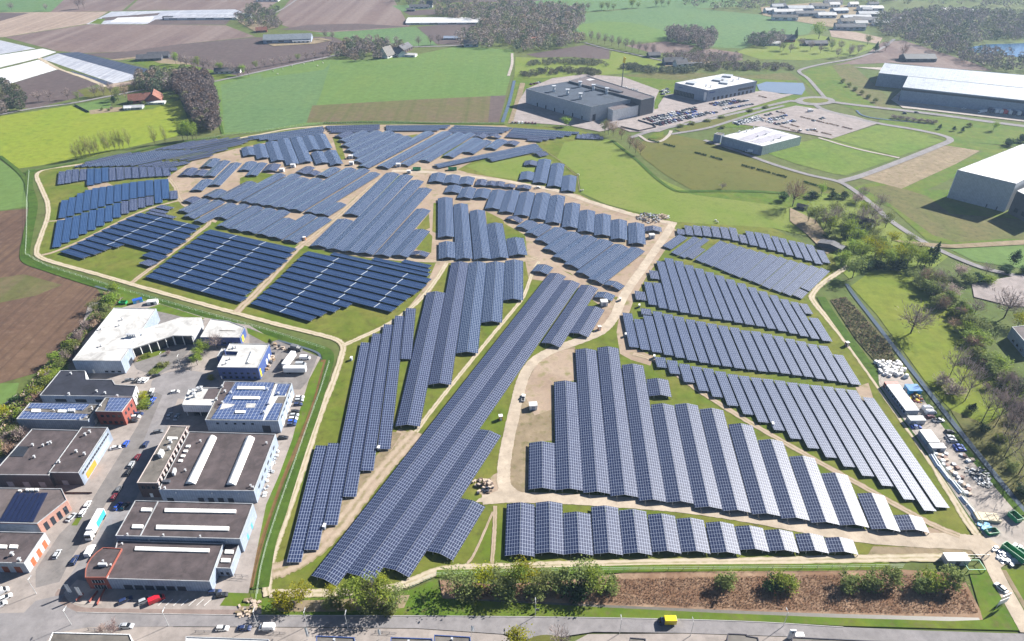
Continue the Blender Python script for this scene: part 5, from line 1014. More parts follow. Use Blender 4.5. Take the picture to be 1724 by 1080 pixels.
tufts('reeds', 'brown reed bed between the front road and the inner track', [(740, 985), (850, 990), (1050, 976), (1250, 972), (1500, 968), (1614, 972), (1648, 1034), (1500, 1034), (1250, 1026), (1050, 1018), (900, 1008), (760, 1004)], 30000, (0.3, 0.9), 0.13, [REED1, REED1, REED2], 21)
tufts('undergrowth', 'scrubby brown growth on the bank beside the perimeter track', [(1400, 506), (1424, 502), (1498, 584), (1512, 620), (1478, 612), (1442, 572)], 2600, (0.4, 1.2), 0.4, [WG, WD, WB], 22)
tufts('undergrowth', 'low scrub in the hedge belt left of the estate', [(190, 500), (205, 505), (150, 560), (110, 620), (60, 690), (10, 740), (-40, 760), (-10, 720), (60, 640), (118, 575)], 6000, (0.6, 2.2), 0.5, [LEAFO, REED2, LEAF, TWIG], 23)
print('trees', TREECOUNT[0])
# ---------------------------------------------------------------- buildings
DARKROOF = flat('bitumen_dark', (0.070, 0.055, 0.056), 0.85, var=0.28, scale=0.22)
BLUEROOF = flat('bitumen_blue', (0.022, 0.024, 0.036), 0.8, var=0.2, scale=0.25)
GREYROOF = flat('bitumen_grey', (0.125, 0.112, 0.098), 0.85, var=0.2, scale=0.25)
WHITEROOF = flat('roof_white', (0.46, 0.45, 0.43), 0.6, var=0.05, scale=0.15)
BRIGHTROOF = flat('roof_bright', (0.52, 0.52, 0.52), 0.5, var=0.06, scale=0.12)
SKYL = flat('skylight', (0.72, 0.71, 0.67), 0.25, spec=0.5)
TRIM = flat('roof_trim', (0.34, 0.35, 0.36), 0.5)
W_BLUE = flat('cladding_blue', (0.05, 0.085, 0.23), 0.45)
W_LBLUE = flat('cladding_light_blue', (0.24, 0.285, 0.36), 0.5)
W_GREY = flat('cladding_grey', (0.36, 0.38, 0.41), 0.5)
W_DGREY = flat('cladding_dark', (0.07, 0.075, 0.09), 0.5)
W_WHITE = flat('cladding_white', (0.68, 0.68, 0.67), 0.5)
W_BRICK = flat('brick_red', (0.23, 0.065, 0.05), 0.85, var=0.25, scale=3)
W_PINK = flat('brick_pink', (0.36, 0.20, 0.16), 0.85, var=0.2, scale=3)
W_DBRICK = flat('brick_dark', (0.085, 0.055, 0.05), 0.85, var=0.25, scale=3)
GLASSW = flat('window_glass', (0.02, 0.028, 0.04), 0.1, spec=0.6)
DOORD = flat('door_dark', (0.03, 0.035, 0.05), 0.5)
DOORO = flat('door_orange', (0.40, 0.095, 0.04), 0.5)
YEL = flat('sign_yellow', (0.70, 0.52, 0.02), 0.5)
ORANGE = flat('sign_orange', (0.60, 0.22, 0.03), 0.5)
VENT = flat('vent_metal', (0.55, 0.56, 0.57), 0.4, 0.3)
RTILE = flat('roof_tile_red', (0.20, 0.085, 0.06), 0.8, var=0.2, scale=1)
GTILE = flat('roof_tile_grey', (0.085, 0.085, 0.095), 0.8, var=0.2, scale=1)
PVROOF = solar_mat('solar_roof', (0.012, 0.035, 0.12), (0.018, 0.05, 0.16), (0.50, 0.54, 0.60), 0.10, 1.7, 1.0, rough=0.3)

class Bld:
    """a hall from the photo pixels of its roof corners; the roof lies at height h"""
    def __init__(s, name, label, roof, h, wall, roofm, t=None, cat='building', group=None, parapet=0.26, trim=None, z0=0.0):
        q = [P(*(T(t, *p) if t else p), h) for p in roof]; q = [Vector((p.x, p.y, 0)) for p in q]
        s.q = ccw(q); s.h = h; c = sum(s.q, Vector((0, 0, 0))) / len(s.q); s.c = c
        s.e = empty(name, (c.x, c.y, 0), label, cat, group); s.raw = q
        L = [p - c for p in s.q]; s.L = L; s.trim = trim or TRIM
        wb = MB(); wb.prism(L, z0, h - 0.05, top=False)
        if z0 > 0: wb.face([(p.x, p.y, z0) for p in reversed(L)])
        s.wall = wb.build('wall', wall, s.e)
        rb = MB(); n = len(L)
        rb.face([(p.x, p.y, h) for p in L])
        ins = s.inset(0.24)
        for i in range(n):      # parapet ring
            j = (i + 1) % n
            a, b, c2, d = L[i], L[j], ins[j], ins[i]; z = h + parapet
            rb.face([(a.x, a.y, h - .05), (b.x, b.y, h - .05), (b.x, b.y, z), (a.x, a.y, z)], mi=1)
            rb.face([(a.x, a.y, z), (b.x, b.y, z), (c2.x, c2.y, z), (d.x, d.y, z)], mi=1)
            rb.face([(d.x, d.y, z), (c2.x, c2.y, z), (c2.x, c2.y, h), (d.x, d.y, h)], mi=1)
        s.roof = rb.build('roof', [roofm, s.trim], s.e)
    def inset(s, d):
        out = []; n = len(s.L)
        for i in range(n):
            a, b, c = s.L[i - 1], s.L[i], s.L[(i + 1) % n]
            u = (b - a).normalized(); v = (c - b).normalized(); nu = Vector((-u.y, u.x, 0)); nv = Vector((-v.y, v.x, 0))
            m = nu + nv; k = m.length_squared
            out.append(b + (m / k * 2 * d if k > 0.2 else nu * d))
        return out
    def on(s, pts, t=None, z=None):
        """photo pixels lying on the roof -> local points"""
        z = s.h if z is None else z
        return [P(*(T(t, *p) if t else p), z) - s.c for p in pts]
    def slab(s, name, pts, mat, t=None, hh=0.3, lift=0.02, parent=None, bulge=None):
        q = s.on(pts, t); q = ccw(q); mb = MB()
        if bulge:       # barrel rooflight along the longer side
            a, b, c, d = q
            if (b - a).length > (c - b).length: a, b, c, d = b, c, d, a
            prev = None
            for k in range(7):
                u = k / 6; z = s.h + lift + bulge * math.sin(math.pi * u) + 0.15
                p0 = a.lerp(b, u); p1 = d.lerp(c, u); p0 = Vector((p0.x, p0.y, z)); p1 = Vector((p1.x, p1.y, z))
                if prev: mb.face([prev[0], p0, p1, prev[1]])
                prev = (p0, p1)
            mb.prism(q, s.h + .01, s.h + lift + .15, top=False)
            for e0, e1 in ((a, b), (d, c)):
                mb.face([Vector((e0.lerp(e1, k / 6).x, e0.lerp(e1, k / 6).y, s.h + lift + bulge * math.sin(math.pi * k / 6) + .15)) for k in range(7)])
        else:
            mb.prism(q, s.h + 0.01, s.h + lift + hh)
            for f, k in enumerate(mb.f): mb.uv[f] = [(mb.v[i][0], mb.v[i][1]) for i in k]
        return mb.build(name, mat, parent or s.e)
    def pv(s, pts, t=None):
        """a field of roof panels with its own grid running along its first side"""
        q = s.on(pts, t); mb = MB(); z = s.h + .28
        u = (q[1] - q[0]).normalized(); v = Vector((-u.y, u.x, 0)); o = q[0]
        if sum((p - o).dot(v) for p in q) < 0: v = -v
        q2 = ccw(q); mb.prism(q2, s.h + .05, z)
        for f, k in enumerate(mb.f): mb.uv[f] = [((Vector(mb.v[i]) - o).dot(u), (Vector(mb.v[i]) - o).dot(v)) for i in k]
        return mb.build('solar_panels', PVROOF, s.e)
    def vents(s, pts, t=None, size=1.1, name='roof_vent'):
        for p in s.on(pts, t):
            mb = MB(); mb.box(p.x, p.y, s.h + .01, size * .55, size * .55, size * .5); mb.tube((p.x, p.y, s.h + size * .5), (p.x, p.y, s.h + size), size * .25, size * .25, 8); mb.box(p.x, p.y, s.h + size, size * .8, size * .8, size * .18)
            mb.build(name, VENT, s.e)
    def edge(s, px, t=None, z=0.0):
        """index of the wall whose foot lies nearest to a photo pixel"""
        p = P(*(T(t, *px) if t else px), z) - s.c; best = None
        for i in range(len(s.L)):
            a, b = s.L[i], s.L[(i + 1) % len(s.L)]; ab = b - a; k = max(0, min(1, (p - a).dot(ab) / ab.length_squared)); d = (a + ab * k - p).length
            if best is None or d < best[0]: best = (d, i)
        return best[1]
    def panel(s, name, i, u0, u1, z0, z1, mat, out=0.06, bars=0, barm=None, label=None):
        """door, window, sign: a slab on wall i from u0 to u1 (0..1 along it)"""
        a, b = s.L[i], s.L[(i + 1) % len(s.L)]; d = (b - a).normalized(); n = Vector((d.y, -d.x, 0))
        p, q = a.lerp(b, u0), a.lerp(b, u1); mb = MB()
        up = lambda v, z: Vector((v.x, v.y, z))
        mb.hull([up(p, z0), up(q, z0), up(q + n * out, z0), up(p + n * out, z0), up(p, z1), up(q, z1), up(q + n * out, z1), up(p + n * out, z1)])
        o = mb.build(name, mat, s.e)
        if bars:
            fb = MB(); L = (q - p).length; w = 0.09
            for k in range(bars + 1):
                c = p.lerp(q, k / bars); fb.hull([up(c - d * w, z0), up(c + d * w, z0), up(c + d * w + n * (out + .05), z0), up(c - d * w + n * (out + .05), z0), up(c - d * w, z1), up(c + d * w, z1), up(c + d * w + n * (out + .05), z1), up(c - d * w + n * (out + .05), z1)])
            fb.build('frame', barm or TRIM, o)
        if label: o['label'] = label
        return o
    def row(s, name, i, n, u0, u1, fill, z0, z1, mat, **k):
        st = (u1 - u0) / n
        for j in range(n): s.panel(name, i, u0 + st * (j + (1 - fill) / 2), u0 + st * (j + (1 + fill) / 2), z0, z1, mat, **k)

E1, E4B, E3 = (220, 680, 6.0), (260, 520, 5.4), (100, 500, 6.896)
DZ, Z1, Z2, Z3 = (120, 830, 5.3875), (0, 600, 6.0), (0, 770, 6.631), (0, 920, 6.631)
F5, K1, E6, K3 = (860, 120, 6.63), (1000, 100, 6.157), (1180, 180, 5.747), (1430, 80, 5.864)
H8, I2, I4, J5 = (240, 960, 6.157), (500, 920, 5.747), (1060, 940, 5.07), (1470, 580, 6.0)

# white hall at the head of the estate
b = Bld('industrial_hall', 'large white-roofed hall at the head of the estate next to the hedge belt', [(150, 743), (715, 748), (1125, 140), (635, 130)], 8, W_LBLUE, WHITEROOF, E3)
b.vents([(490, 575), (735, 268), (485, 380), (700, 335)], E3)
for k in range(4): b.vents([(800 + k * 28, 466)], E3, 1.6, 'air_unit')
b.slab('roof_patch', [(672, 600), (835, 600), (965, 385), (835, 382)], BRIGHTROOF, E3, 0.06)
i = b.edge((430, 890), E3); b.row('window', i, 3, .55, .95, .5, 1.0, 2.0, GLASSW); b.panel('door', i, .33, .37, 0, 2.6, W_WHITE)
i = b.edge((790, 800), E3); b.panel('loading_door', i, .12, .2, 0, 3.5, DOORD); b.panel('downpipe', i, .24, .245, 0, 7.5, TRIM)
# canopied office with glass front
b = Bld('office_building', 'white wedge-shaped office with tall glass front and slim columns', [(221, 588.5), (291.4, 565.3), (324, 566), (339.3, 536.3), (303.7, 536.3), (243.6, 555.8)], 6, GLASSW, WHITEROOF, parapet=0.25)
i = b.edge((850 / 6.896 + 130, 600)); 
for i in range(len(b.L)):
    a, c = b.L[i], b.L[(i + 1) % len(b.L)]; d = (c - a).normalized(); nn = Vector((d.y, -d.x, 0))
    if nn.y < -0.2:
        L = (c - a).length; n = max(2, int(L / 4))
        for k in range(n + 1):
            m = a.lerp(c, min(.98, max(.02, k / n))) + nn * .5; mb = MB(); mb.box(m.x, m.y, 0, .35, .35, 6.0); mb.build('column', W_WHITE, b.e)
    else:
        b.panel('wall_panel', i, 0.0, 1.0, 0.0, 5.9, W_GREY, out=.12)
b.slab('roof_overhang', [(221, 589.5), (291.6, 566.5), (324.2, 567), (339.5, 536.3), (303.7, 536.1), (243.4, 555.4)], WHITEROOF, hh=.25, lift=.3)
b.vents([(962, 455)], E3, 1.2)
# blue shed with clipped corner
b = Bld('industrial_hall', 'small blue shed with clipped white roof beside the perimeter ditch', [(415, 262), (775, 265), (820, 170), (680, 115), (515, 95)], 5.5, W_BLUE, WHITEROOF, E4B)
i = b.edge((810, 290), E4B); b.panel('sign_panel', i, .25, .55, .8, 4.2, YEL)
i = b.edge((600, 320), E4B); b.panel('door', i, .1, .16, 0, 2.4, W_LBLUE); b.row('window', i, 3, .5, .95, .6, 1.4, 2.6, GLASSW)
b.slab('roof_patch', [(590, 195), (735, 200), (740, 206), (592, 201)], GREYROOF, E4B, .05)
# deep blue hall with white roof
b = Bld('industrial_hall', 'deep blue hall with white stepped roof and yellow side sign', [(570, 535), (940, 540), (1045, 325), (685, 318), (645, 388), (760, 394), (745, 428), (625, 425)], 7.5, W_BLUE, WHITEROOF, E4B)
b.slab('skylight', [(830, 497), (868, 497), (910, 392), (876, 390)], SKYL, E4B, bulge=.6)
b.vents([(655, 500), (690, 460), (742, 357), (715, 360)], E4B)
i = b.edge((965, 560), E4B); b.panel('sign_panel', i, .06, .14, 1.0, 5.5, YEL); b.row('loading_door', i, 2, .5, .9, .5, 0, 4.0, W_WHITE)
i = b.edge((750, 640), E4B); b.row('window', i, 6, .05, .95, .45, 3.6, 4.6, GLASSW); b.row('window', i, 6, .05, .95, .45, 1.0, 2.2, GLASSW); b.panel('door', i, .02, .05, 0, 2.3, W_WHITE)
b = Bld('annex', 'low white annex in front of the deep blue hall', [(568, 436), (606, 436), (645, 365), (612, 362)], 4.5, W_BLUE, WHITEROOF, E4B)
b.panel('window', b.edge((590, 470), E4B), .15, .85, 1, 2.4, GLASSW)
# hall covered in roof panels + office on legs
b = Bld('industrial_hall', 'light blue hall with solar panels and strip skylights on its roof', [(460, 1015), (1125, 1025), (1250, 680), (635, 662)], 7, W_LBLUE, GREYROOF, E4B)
b.slab('roof_patch', [(540, 905), (605, 910), (725, 668), (640, 664)], DARKROOF, E4B, .06)
b.slab('roof_patch', [(965, 1018), (1000, 1018), (1125, 800), (1195, 800), (1215, 684), (1100, 682)], BRIGHTROOF, E4B, .05)
b.pv([(515, 1005), (985, 1015), (1090, 676), (740, 672)], E4B)
b.pv([(1005, 1015), (1115, 1018), (1165, 865), (1095, 862)], E4B)
b.pv([(1090, 790), (1190, 792), (1232, 690), (1125, 688)], E4B)
for q in ([(752, 740), (998, 742), (1004, 718), (762, 714)], [(712, 830), (955, 832), (962, 808), (722, 805)], [(735, 958), (825, 958), (830, 936), (740, 934)]):
    b.slab('skylight', q, SKYL, E4B, hh=.7)
for q in ([(596, 922), (700, 900), (735, 872), (620, 866)], [(830, 905), (910, 905), (925, 868), (840, 866)]): b.slab('roof_patch', q, WHITEROOF, E4B, .33)
b.vents([(645, 760), (620, 715), (568, 832), (622, 862), (1030, 740), (1045, 870), (1130, 780), (1000, 950), (700, 770)], E4B)
i = b.edge((1200, 900), E4B); b.row('loading_door', i, 5, .12, .95, .55, 0, 4.2, W_WHITE); b.row('window', i, 5, .12, .95, .5, 4.9, 5.9, GLASSW)
i = b.edge((800, 1090), E4B); b.panel('loading_door', i, .76, .87, 0, 4.4, DOORD); b.row('window', i, 5, .1, .7, .3, 4.8, 5.8, GLASSW)
b = Bld('office_building', 'white office box raised on slender legs beside the solar-roofed hall', [(250, 880), (528, 884), (610, 720), (312, 733)], 7, W_WHITE, WHITEROOF, E4B, z0=3.2)
b.slab('roof_patch', [(440, 820), (555, 822), (600, 722), (498, 720)], DARKROOF, E4B, .06)
b.vents([(368, 800), (362, 770), (430, 742), (405, 748)], E4B, 1.8, 'air_unit')
i = b.edge((380, 920), E4B); b.panel('window', i, .05, .95, 4.2, 5.8, GLASSW, bars=8)
i = b.edge((270, 820), E4B); b.panel('window', i, .05, .95, 4.2, 5.8, GLASSW, bars=6)
for u, v in ((.06, .06), (.5, .06), (.9, .06), (.06, .9), (.9, .9)):
    q = b.on([(250, 880), (528, 884), (610, 720), (312, 733)], E4B); p = q[0].lerp(q[1], u).lerp(q[3].lerp(q[2], u), v); mb = MB(); mb.tube((p.x, p.y, 0), (p.x, p.y, 3.2), .2, .2, 8); mb.build('column', W_WHITE, b.e)
mb = MB(); q = b.on([(330, 870), (520, 872), (600, 735), (400, 740)], E4B); mb.prism(ccw(q), 0, 3.15); mb.build('ground_floor', GLASSW, b.e)
# brown hall with two barrel rooflights
b = Bld('industrial_hall', 'dark flat-roofed hall with two long white barrel rooflights', [(283, 872), (1245, 885), (1465, 310), (590, 285)], 7, W_LBLUE, DARKROOF, E1)
b.slab('skylight', [(553, 808), (655, 815), (872, 345), (792, 335)], SKYL, E1, bulge=1.3); b.slab('skylight', [(965, 820), (1062, 826), (1255, 352), (1165, 342)], SKYL, E1, bulge=1.3)
for k in range(4): b.slab('roof_hatch', [(480 + k * 26, 592 - k * 49), (518 + k * 26, 592 - k * 49), (530 + k * 26, 572 - k * 49), (490 + k * 26, 572 - k * 49)], SKYL, E1, hh=.5)
b.slab('air_unit', [(425, 730), (448, 730), (468, 675), (442, 675)], VENT, E1, hh=1.6); b.slab('air_unit', [(318, 802), (395, 806), (405, 782), (330, 780)], W_DGREY, E1, hh=.8)
b.vents([(708, 385), (555, 680), (1375, 405), (1240, 855), (1215, 838), (300, 860), (350, 860)], E1, .9)
i = b.edge((700, 980), E1); b.row('loading_door', i, 4, .36, .78, .58, 0, 2.9, DOORD); b.panel('window', i, .05, .12, .6, 2.6, GLASSW)
for u in (.17, .55, .83): b.panel('wall_lamp', i, u, u + .008, 5.6, 6.0, SKYL, out=.4)
i = b.edge((1370, 700), E1); b.row('window', i, 6, .1, .9, .5, 3.6, 4.8, GLASSW)
b = Bld('office_building', 'tall narrow dark brick office wing along the estate street', [(62, 803), (262, 806), (572, 232), (398, 225)], 8.2, W_DBRICK, GREYROOF, E1, trim=flat('coping_pale', (.42, .36, .34)))
b.slab('skylight', [(370, 362), (470, 362), (474, 340), (374, 338)], SKYL, E1, hh=.3); b.slab('air_unit', [(285, 545), (318, 550), (345, 500), (312, 490)], W_WHITE, E1, hh=2.0)
b.vents([(395, 462), (410, 395)], E1, 1.4)
i = b.edge((160, 640), E1); b.row('window', i, 12, .04, .96, .55, 5.2, 6.6, GLASSW); b.row('window', i, 12, .04, .96, .55, 1.8, 3.2, GLASSW)
i = b.edge((160, 950), E1); b.row('window', i, 3, .1, .9, .55, 5.2, 6.6, GLASSW); b.panel('door', i, .42, .58, 0, 2.5, W_WHITE)
for k in range(12):
    q = b.on([(268 + k * 25.8, 795 - k * 47.5)], E1)[0]; mb = MB(); mb.box(q.x + .4, q.y, 6.6, .5, 1.0, 1.9); mb.build('roof_fin', flat('coping_pale', (.42, .36, .34)), b.e)
# two joined halls at the front
b = Bld('industrial_hall', 'grey-roofed hall with two long strip skylights across its middle', [(400, 393), (1530, 422), (1650, 100), (580, 72)], 7.5, W_LBLUE, DARKROOF, DZ)
for q in ([(770, 335), (1430, 348), (1434, 312), (775, 298)], [(848, 178), (1494, 190), (1497, 158), (852, 146)], [(550, 326), (648, 328), (656, 296), (560, 292)], [(633, 172), (728, 173), (736, 144), (642, 141)]): b.slab('skylight', q, SKYL, DZ, hh=.45)
b.slab('roof_ridge', [(622, 392), (632, 392), (792, 82), (784, 80)], TRIM, DZ, hh=.25)
b.vents([(838, 388), (1172, 400), (512, 382)], DZ, .7)
i = b.edge((460, 300), DZ); b.row('window', i, 6, .08, .9, .5, 3.4, 4.6, GLASSW)
i = b.edge((1640, 260), DZ); b.row('loading_door', i, 2, .2, .8, .25, .5, 3, flat('door_cyan', (.06, .30, .46)))
b = Bld('industrial_hall', 'grey-roofed front hall with six dark loading bays beside the red car', [(325, 782), (1255, 808), (1380, 462), (420, 432)], 5.8, W_LBLUE, DARKROOF, DZ)
b.slab('skylight', [(577, 526), (1250, 544), (1258, 512), (584, 492)], SKYL, DZ, hh=.4); b.vents([(465, 468), (708, 432), (1412, 448)], DZ, .7)
i = b.edge((800, 880), DZ)
q = b.L
b.row('loading_bay', i, 6, .12, .75, .8, 0, 2.7, DOORD)
b = Bld('annex', 'small grey annex with two square skylights at the right end of front hall', [(1312, 685), (1445, 690), (1525, 462), (1392, 460)], 4.6, W_LBLUE, DARKROOF, DZ)
for q in ([(1358, 633), (1440, 635), (1446, 600), (1366, 598)], [(1392, 555), (1470, 557), (1474, 524), (1398, 521)]): b.slab('skylight', q, SKYL, DZ, hh=.4)
b.row('window', b.edge((1380, 760), DZ), 2, .1, .9, .5, 1.2, 2.6, GLASSW)
b = Bld('showroom', 'red brick corner showroom with curved front and dark roof', [(125, 772), (318, 772), (462, 508), (290, 497), (225, 545), (180, 592), (146, 645), (128, 705)], 6.4, W_BRICK, DARKROOF, DZ, trim=flat('coping_red', (.26, .085, .06)))
b.slab('air_unit', [(248, 672), (325, 672), (330, 652), (258, 650)], VENT, DZ, hh=1.2); b.vents([(292, 625), (362, 660)], DZ, .7)
i = b.edge((220, 850), DZ); b.panel('window', i, .25, .8, 3.6, 5.2, GLASSW, bars=4); b.panel('window', i, .25, .8, .3, 2.4, GLASSW, bars=4)
# left side of the street
b = Bld('industrial_hall', 'black-roofed blue hall stepped in plan with white end walls', [(400, 400), (1340, 412), (1378, 302), (1165, 290), (1135, 240), (872, 236), (862, 150), (610, 148)], 6, W_LBLUE, BLUEROOF, Z1)
b.vents([(980, 362), (1065, 380), (720, 182), (700, 390), (1190, 410)], Z1, 1.0)
i = b.edge((700, 470), Z1); b.row('window', i, 3, .1, .75, .55, 2.5, 4.2, GLASSW)
i = b.edge((1380, 470), Z1); b.panel('white_end_wall', i, 0, 1, 0, 5.9, W_WHITE, out=.1); b.row('window', i, 2, .2, .9, .5, 2.8, 4.4, GLASSW, out=.16)
for i in range(len(b.L)):
    a, c = b.L[i], b.L[(i + 1) % len(b.L)]; d = (c - a).normalized(); nn = Vector((d.y, -d.x, 0))
    if nn.x > .6 and (c - a).length < 12: b.panel('white_end_wall', i, .02, .98, .1, 5.8, W_WHITE, out=.08)
b = Bld('industrial_hall', 'pale blue low hall with two bands of roof solar panels', [(165, 638), (890, 652), (1010, 490), (300, 475)], 5.6, W_LBLUE, GREYROOF, Z1)
b.pv([(280, 528), (835, 550), (905, 488), (318, 478)], Z1); b.pv([(185, 635), (810, 646), (895, 590), (240, 560)], Z1)
for q in ([(318, 570), (405, 572), (414, 545), (328, 542)], [(585, 575), (685, 577), (692, 552), (594, 550)]): b.slab('skylight', q, SKYL, Z1, hh=.6)
b.vents([(545, 552), (935, 545), (930, 522), (880, 630), (815, 640)], Z1, .8)
for k in range(4): b.slab('air_unit', [(690 + k * 18, 572), (703 + k * 18, 572), (708 + k * 18, 545), (696 + k * 18, 545)], VENT, Z1, hh=1.0)
i = b.edge((930, 680), Z1); b.panel('door', i, .3, .5, 0, 2.4, W_WHITE)
b = Bld('office_building', 'red brick office cube with a solar roof by the estate street', [(960, 560), (1230, 565), (1335, 425), (1065, 420)], 8, W_BRICK, GREYROOF, Z1)
b.pv([(1058, 556), (1220, 560), (1320, 428), (1110, 424)], Z1); b.vents([(1020, 505)], Z1, .9)
i = b.edge((1290, 640), Z1); b.row('window', i, 3, .1, .9, .45, 4.8, 6.4, GLASSW); b.row('window', i, 3, .1, .9, .45, 1.2, 2.8, GLASSW)
i = b.edge((1110, 710), Z1); b.row('window', i, 4, .1, .95, .55, 4.8, 6.2, GLASSW); b.row('window', i, 4, .1, .95, .55, 1.2, 2.6, GLASSW)
b = Bld('industrial_hall', 'wide brown-black flat hall with a square roof well', [(-14, 800), (82, 801), (138, 725.5), (54, 723)], 7, W_DGREY, DARKROOF)
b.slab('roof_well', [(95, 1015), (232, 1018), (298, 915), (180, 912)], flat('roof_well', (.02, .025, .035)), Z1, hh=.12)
b.vents([(515, 880), (490, 890), (440, 910), (335, 905), (350, 1025)], Z1, 1.0)
i = b.edge((40, 830)); b.row('loading_door', i, 3, .1, .95, .4, 0, 3.2, W_LBLUE)
b = Bld('showroom', 'brown-roofed showroom with blue-grey street front and orange banner', [(82, 796.5), (132, 797), (181.7, 720.3), (137.5, 719.8)], 7.3, W_DGREY, DARKROOF)
b.vents([(910, 772), (865, 800), (775, 970), (858, 995), (600, 1075)], Z1, 1.1)
i = b.edge((165, 770)); b.panel('street_front', i, 0, 1, 0, 7.0, W_LBLUE, out=.1); b.panel('window_band', i, .05, .95, 4.7, 5.7, GLASSW, out=.16, bars=14); b.panel('banner', i, .12, .42, .8, 3.6, ORANGE, out=.2); b.panel('sign_lettering', i, .5, .85, 2.0, 3.0, W_WHITE, out=.2, bars=0)
i = b.edge((105, 815)); b.panel('door', i, .3, .5, 0, 3, W_LBLUE)
b = Bld('workshop', 'pink brick workshop with slanted ribbed solar roof and grass verge', [(-14, 880.5), (62.6, 882.4), (113, 842.4), (104, 823.5), (-14, 822)], 6, W_PINK, flat('roof_brown', (.105, .085, .082), .85))
for k in range(11):
    x0 = -10 + k * 56; b.slab('solar_strip', [(x0, 728), (x0 + 44, 728), (x0 + 232, 402), (x0 + 190, 402)] if k < 6 else [(x0, 728), (x0 + 44, 728), (x0 + 210, 402), (x0 + 172, 402)], GLASSB if False else flat('pv_dark', (.012, .018, .05), .25, spec=.5), Z2, hh=.3) if x0 + 232 < 600 else None
b.slab('skylight', [(205, 388), (240, 388), (245, 372), (212, 372)], SKYL, Z2, hh=.5)
for k in range(3): b.slab('skylight', [(292 + k * 52, 385), (328 + k * 52, 385), (332 + k * 52, 362), (298 + k * 52, 362)], SKYL, Z2, hh=.8)
i = b.edge((600, 720), Z2); b.row('window', i, 4, .08, .95, .55, .4, 4.2, GLASSW)
i = b.edge((200, 800), Z2); b.panel('cladding', i, 0, .98, .1, 5.6, W_LBLUE, out=.1)
b = Bld('workshop', 'dark-roofed grey workshop with orange roller doors at the junction', [(-14, 948), (40.7, 949.4), (76, 897.4), (-14, 895.5)], 5.5, W_GREY, DARKROOF)
for q in ([(0, 1022), (75, 1024), (82, 985), (0, 982)], [(105, 1020), (195, 1022), (205, 985), (115, 982)]): b.slab('skylight', q, SKYL, Z2, hh=.35)
b.vents([(145, 100), (225, 165)], Z3, 1.3)
i = b.edge((400, 140), Z3); b.row('roller_door', i, 3, .12, .95, .5, 0, 3.8, DOORO)
i = b.edge((130, 330), Z3); b.row('roller_door', i, 2, .12, .9, .5, 0, 3.6, flat('door_rust', (.22, .06, .03)))
# roofs along the lower picture edge
b = Bld('industrial_hall', 'flat grey roof with white edging across the road, left of the white roof', [(78, 1090), (228, 1092), (218.7, 1068.5), (89, 1065.5)], 5, W_WHITE, GREYROOF, trim=W_WHITE)
b.row('window', b.edge((226, 1085)), 3, .1, .9, .6, 1, 2.6, GLASSW)
b = Bld('industrial_hall', 'bright white roof across the road behind the two parked cars', [(310, 1100), (460, 1104), (453, 1077), (313, 1072.5)], 4.2, W_WHITE, BRIGHTROOF)
b.row('window', b.edge((380, 1070)), 8, .03, .97, .6, 1, 2.4, GLASSW)
for lab, q in (('flat brown roof with yellow hedge ends across the road', [(531, 1094), (600, 1096), (597, 1074), (533, 1071)]), ('low roof with navy edging across the road', [(656, 1096), (730, 1098), (728, 1076), (658, 1073.5)]), ('dark roof with raised navy edge beside the white flag', [(730, 1094), (794, 1096), (792, 1073), (731, 1069.5)])):
    b = Bld('office_building', lab, q, 4, W_GREY, GREYROOF, trim=W_BLUE); b.vents([(q[3][0] + 30, q[3][1] + 8)], None, .8); b.row('window', b.edge((q[3][0] + 20, q[3][1] - 2)), 4, .05, .95, .6, .8, 2.2, GLASSW)
for lab, q in (('small dark-edged roof right of the leafless island tree', [(1056, 1100), (1090, 1102), (1087, 1076), (1060, 1074)]), ('grey roof with stepped dark parapet across the road', [(1222, 1096), (1282, 1100), (1276, 1074), (1258, 1071), (1257, 1068.5), (1225, 1067)]), ('long low roof with a white stone sign at its left end', [(1330, 1100), (1520, 1112), (1520, 1082), (1334, 1073)])):
    b = Bld('office_building', lab, q, 4, W_DGREY, GREYROOF, trim=flat('coping_dark', (.05, .045, .06))); b.row('window', b.edge((q[-1][0] + 12, q[-1][1] - 2)), 4, .05, .95, .6, .8, 2.2, GLASSW)
# business park
b = Bld('distribution_hall', 'huge grey hall with dark roof and six white roof vents', [(170, 200), (895, 400), (1372, 306), (630, 118)], 15, W_GREY, flat('roof_navy', (.040, .055, .080), .8), F5)
for q in ((480, 228), (632, 268), (776, 312), (772, 178), (920, 214), (1070, 252)): b.vents([q], F5, 5.0, 'roof_fan')
i = b.edge((520, 480), F5); b.row('loading_door', i, 6, .12, .95, .12, 0, 4, DOORD)
i = b.edge((960, 560), F5); b.panel('loading_door', i, .05, .12, 0, 7, DOORD)
b = Bld('office_building', 'dark raised rear block behind the huge grey hall', [(1385, 308), (1455, 326), (1605, 290), (850, 56), (645, 112)], 16.5, W_DGREY, flat('roof_mauve', (.105, .088, .092), .85), F5, parapet=.6)
b.slab('roof_well', [(905, 170), (1220, 246), (1255, 240), (940, 152)], W_DGREY, F5, hh=1.2); b.slab('roof_patch', [(840, 96), (880, 108), (940, 96), (885, 84)], BRIGHTROOF, F5, .1)
b = Bld('office_building', 'pale three-storey office front right of the huge grey hall', [(1085, 412), (1142, 442), (1605, 345), (1605, 318), (1440, 345), (1380, 320)], 11, W_WHITE, flat('roof_mauve', (.105, .088, .092)), F5)
i = b.edge((1350, 480), F5); b.panel('window_band', i, .25, .7, 7, 9, GLASSW, bars=10); b.panel('window_band', i, .1, .4, 3.5, 5.4, GLASSW, bars=8); b.panel('glass_tower', i, .78, .88, 1, 10, GLASSW, bars=3); b.panel('window_band', i, .45, .8, .4, 2.6, GLASSW, bars=8); b.panel('window_band', i, .6, .72, 3.5, 5.2, GLASSW, bars=3)
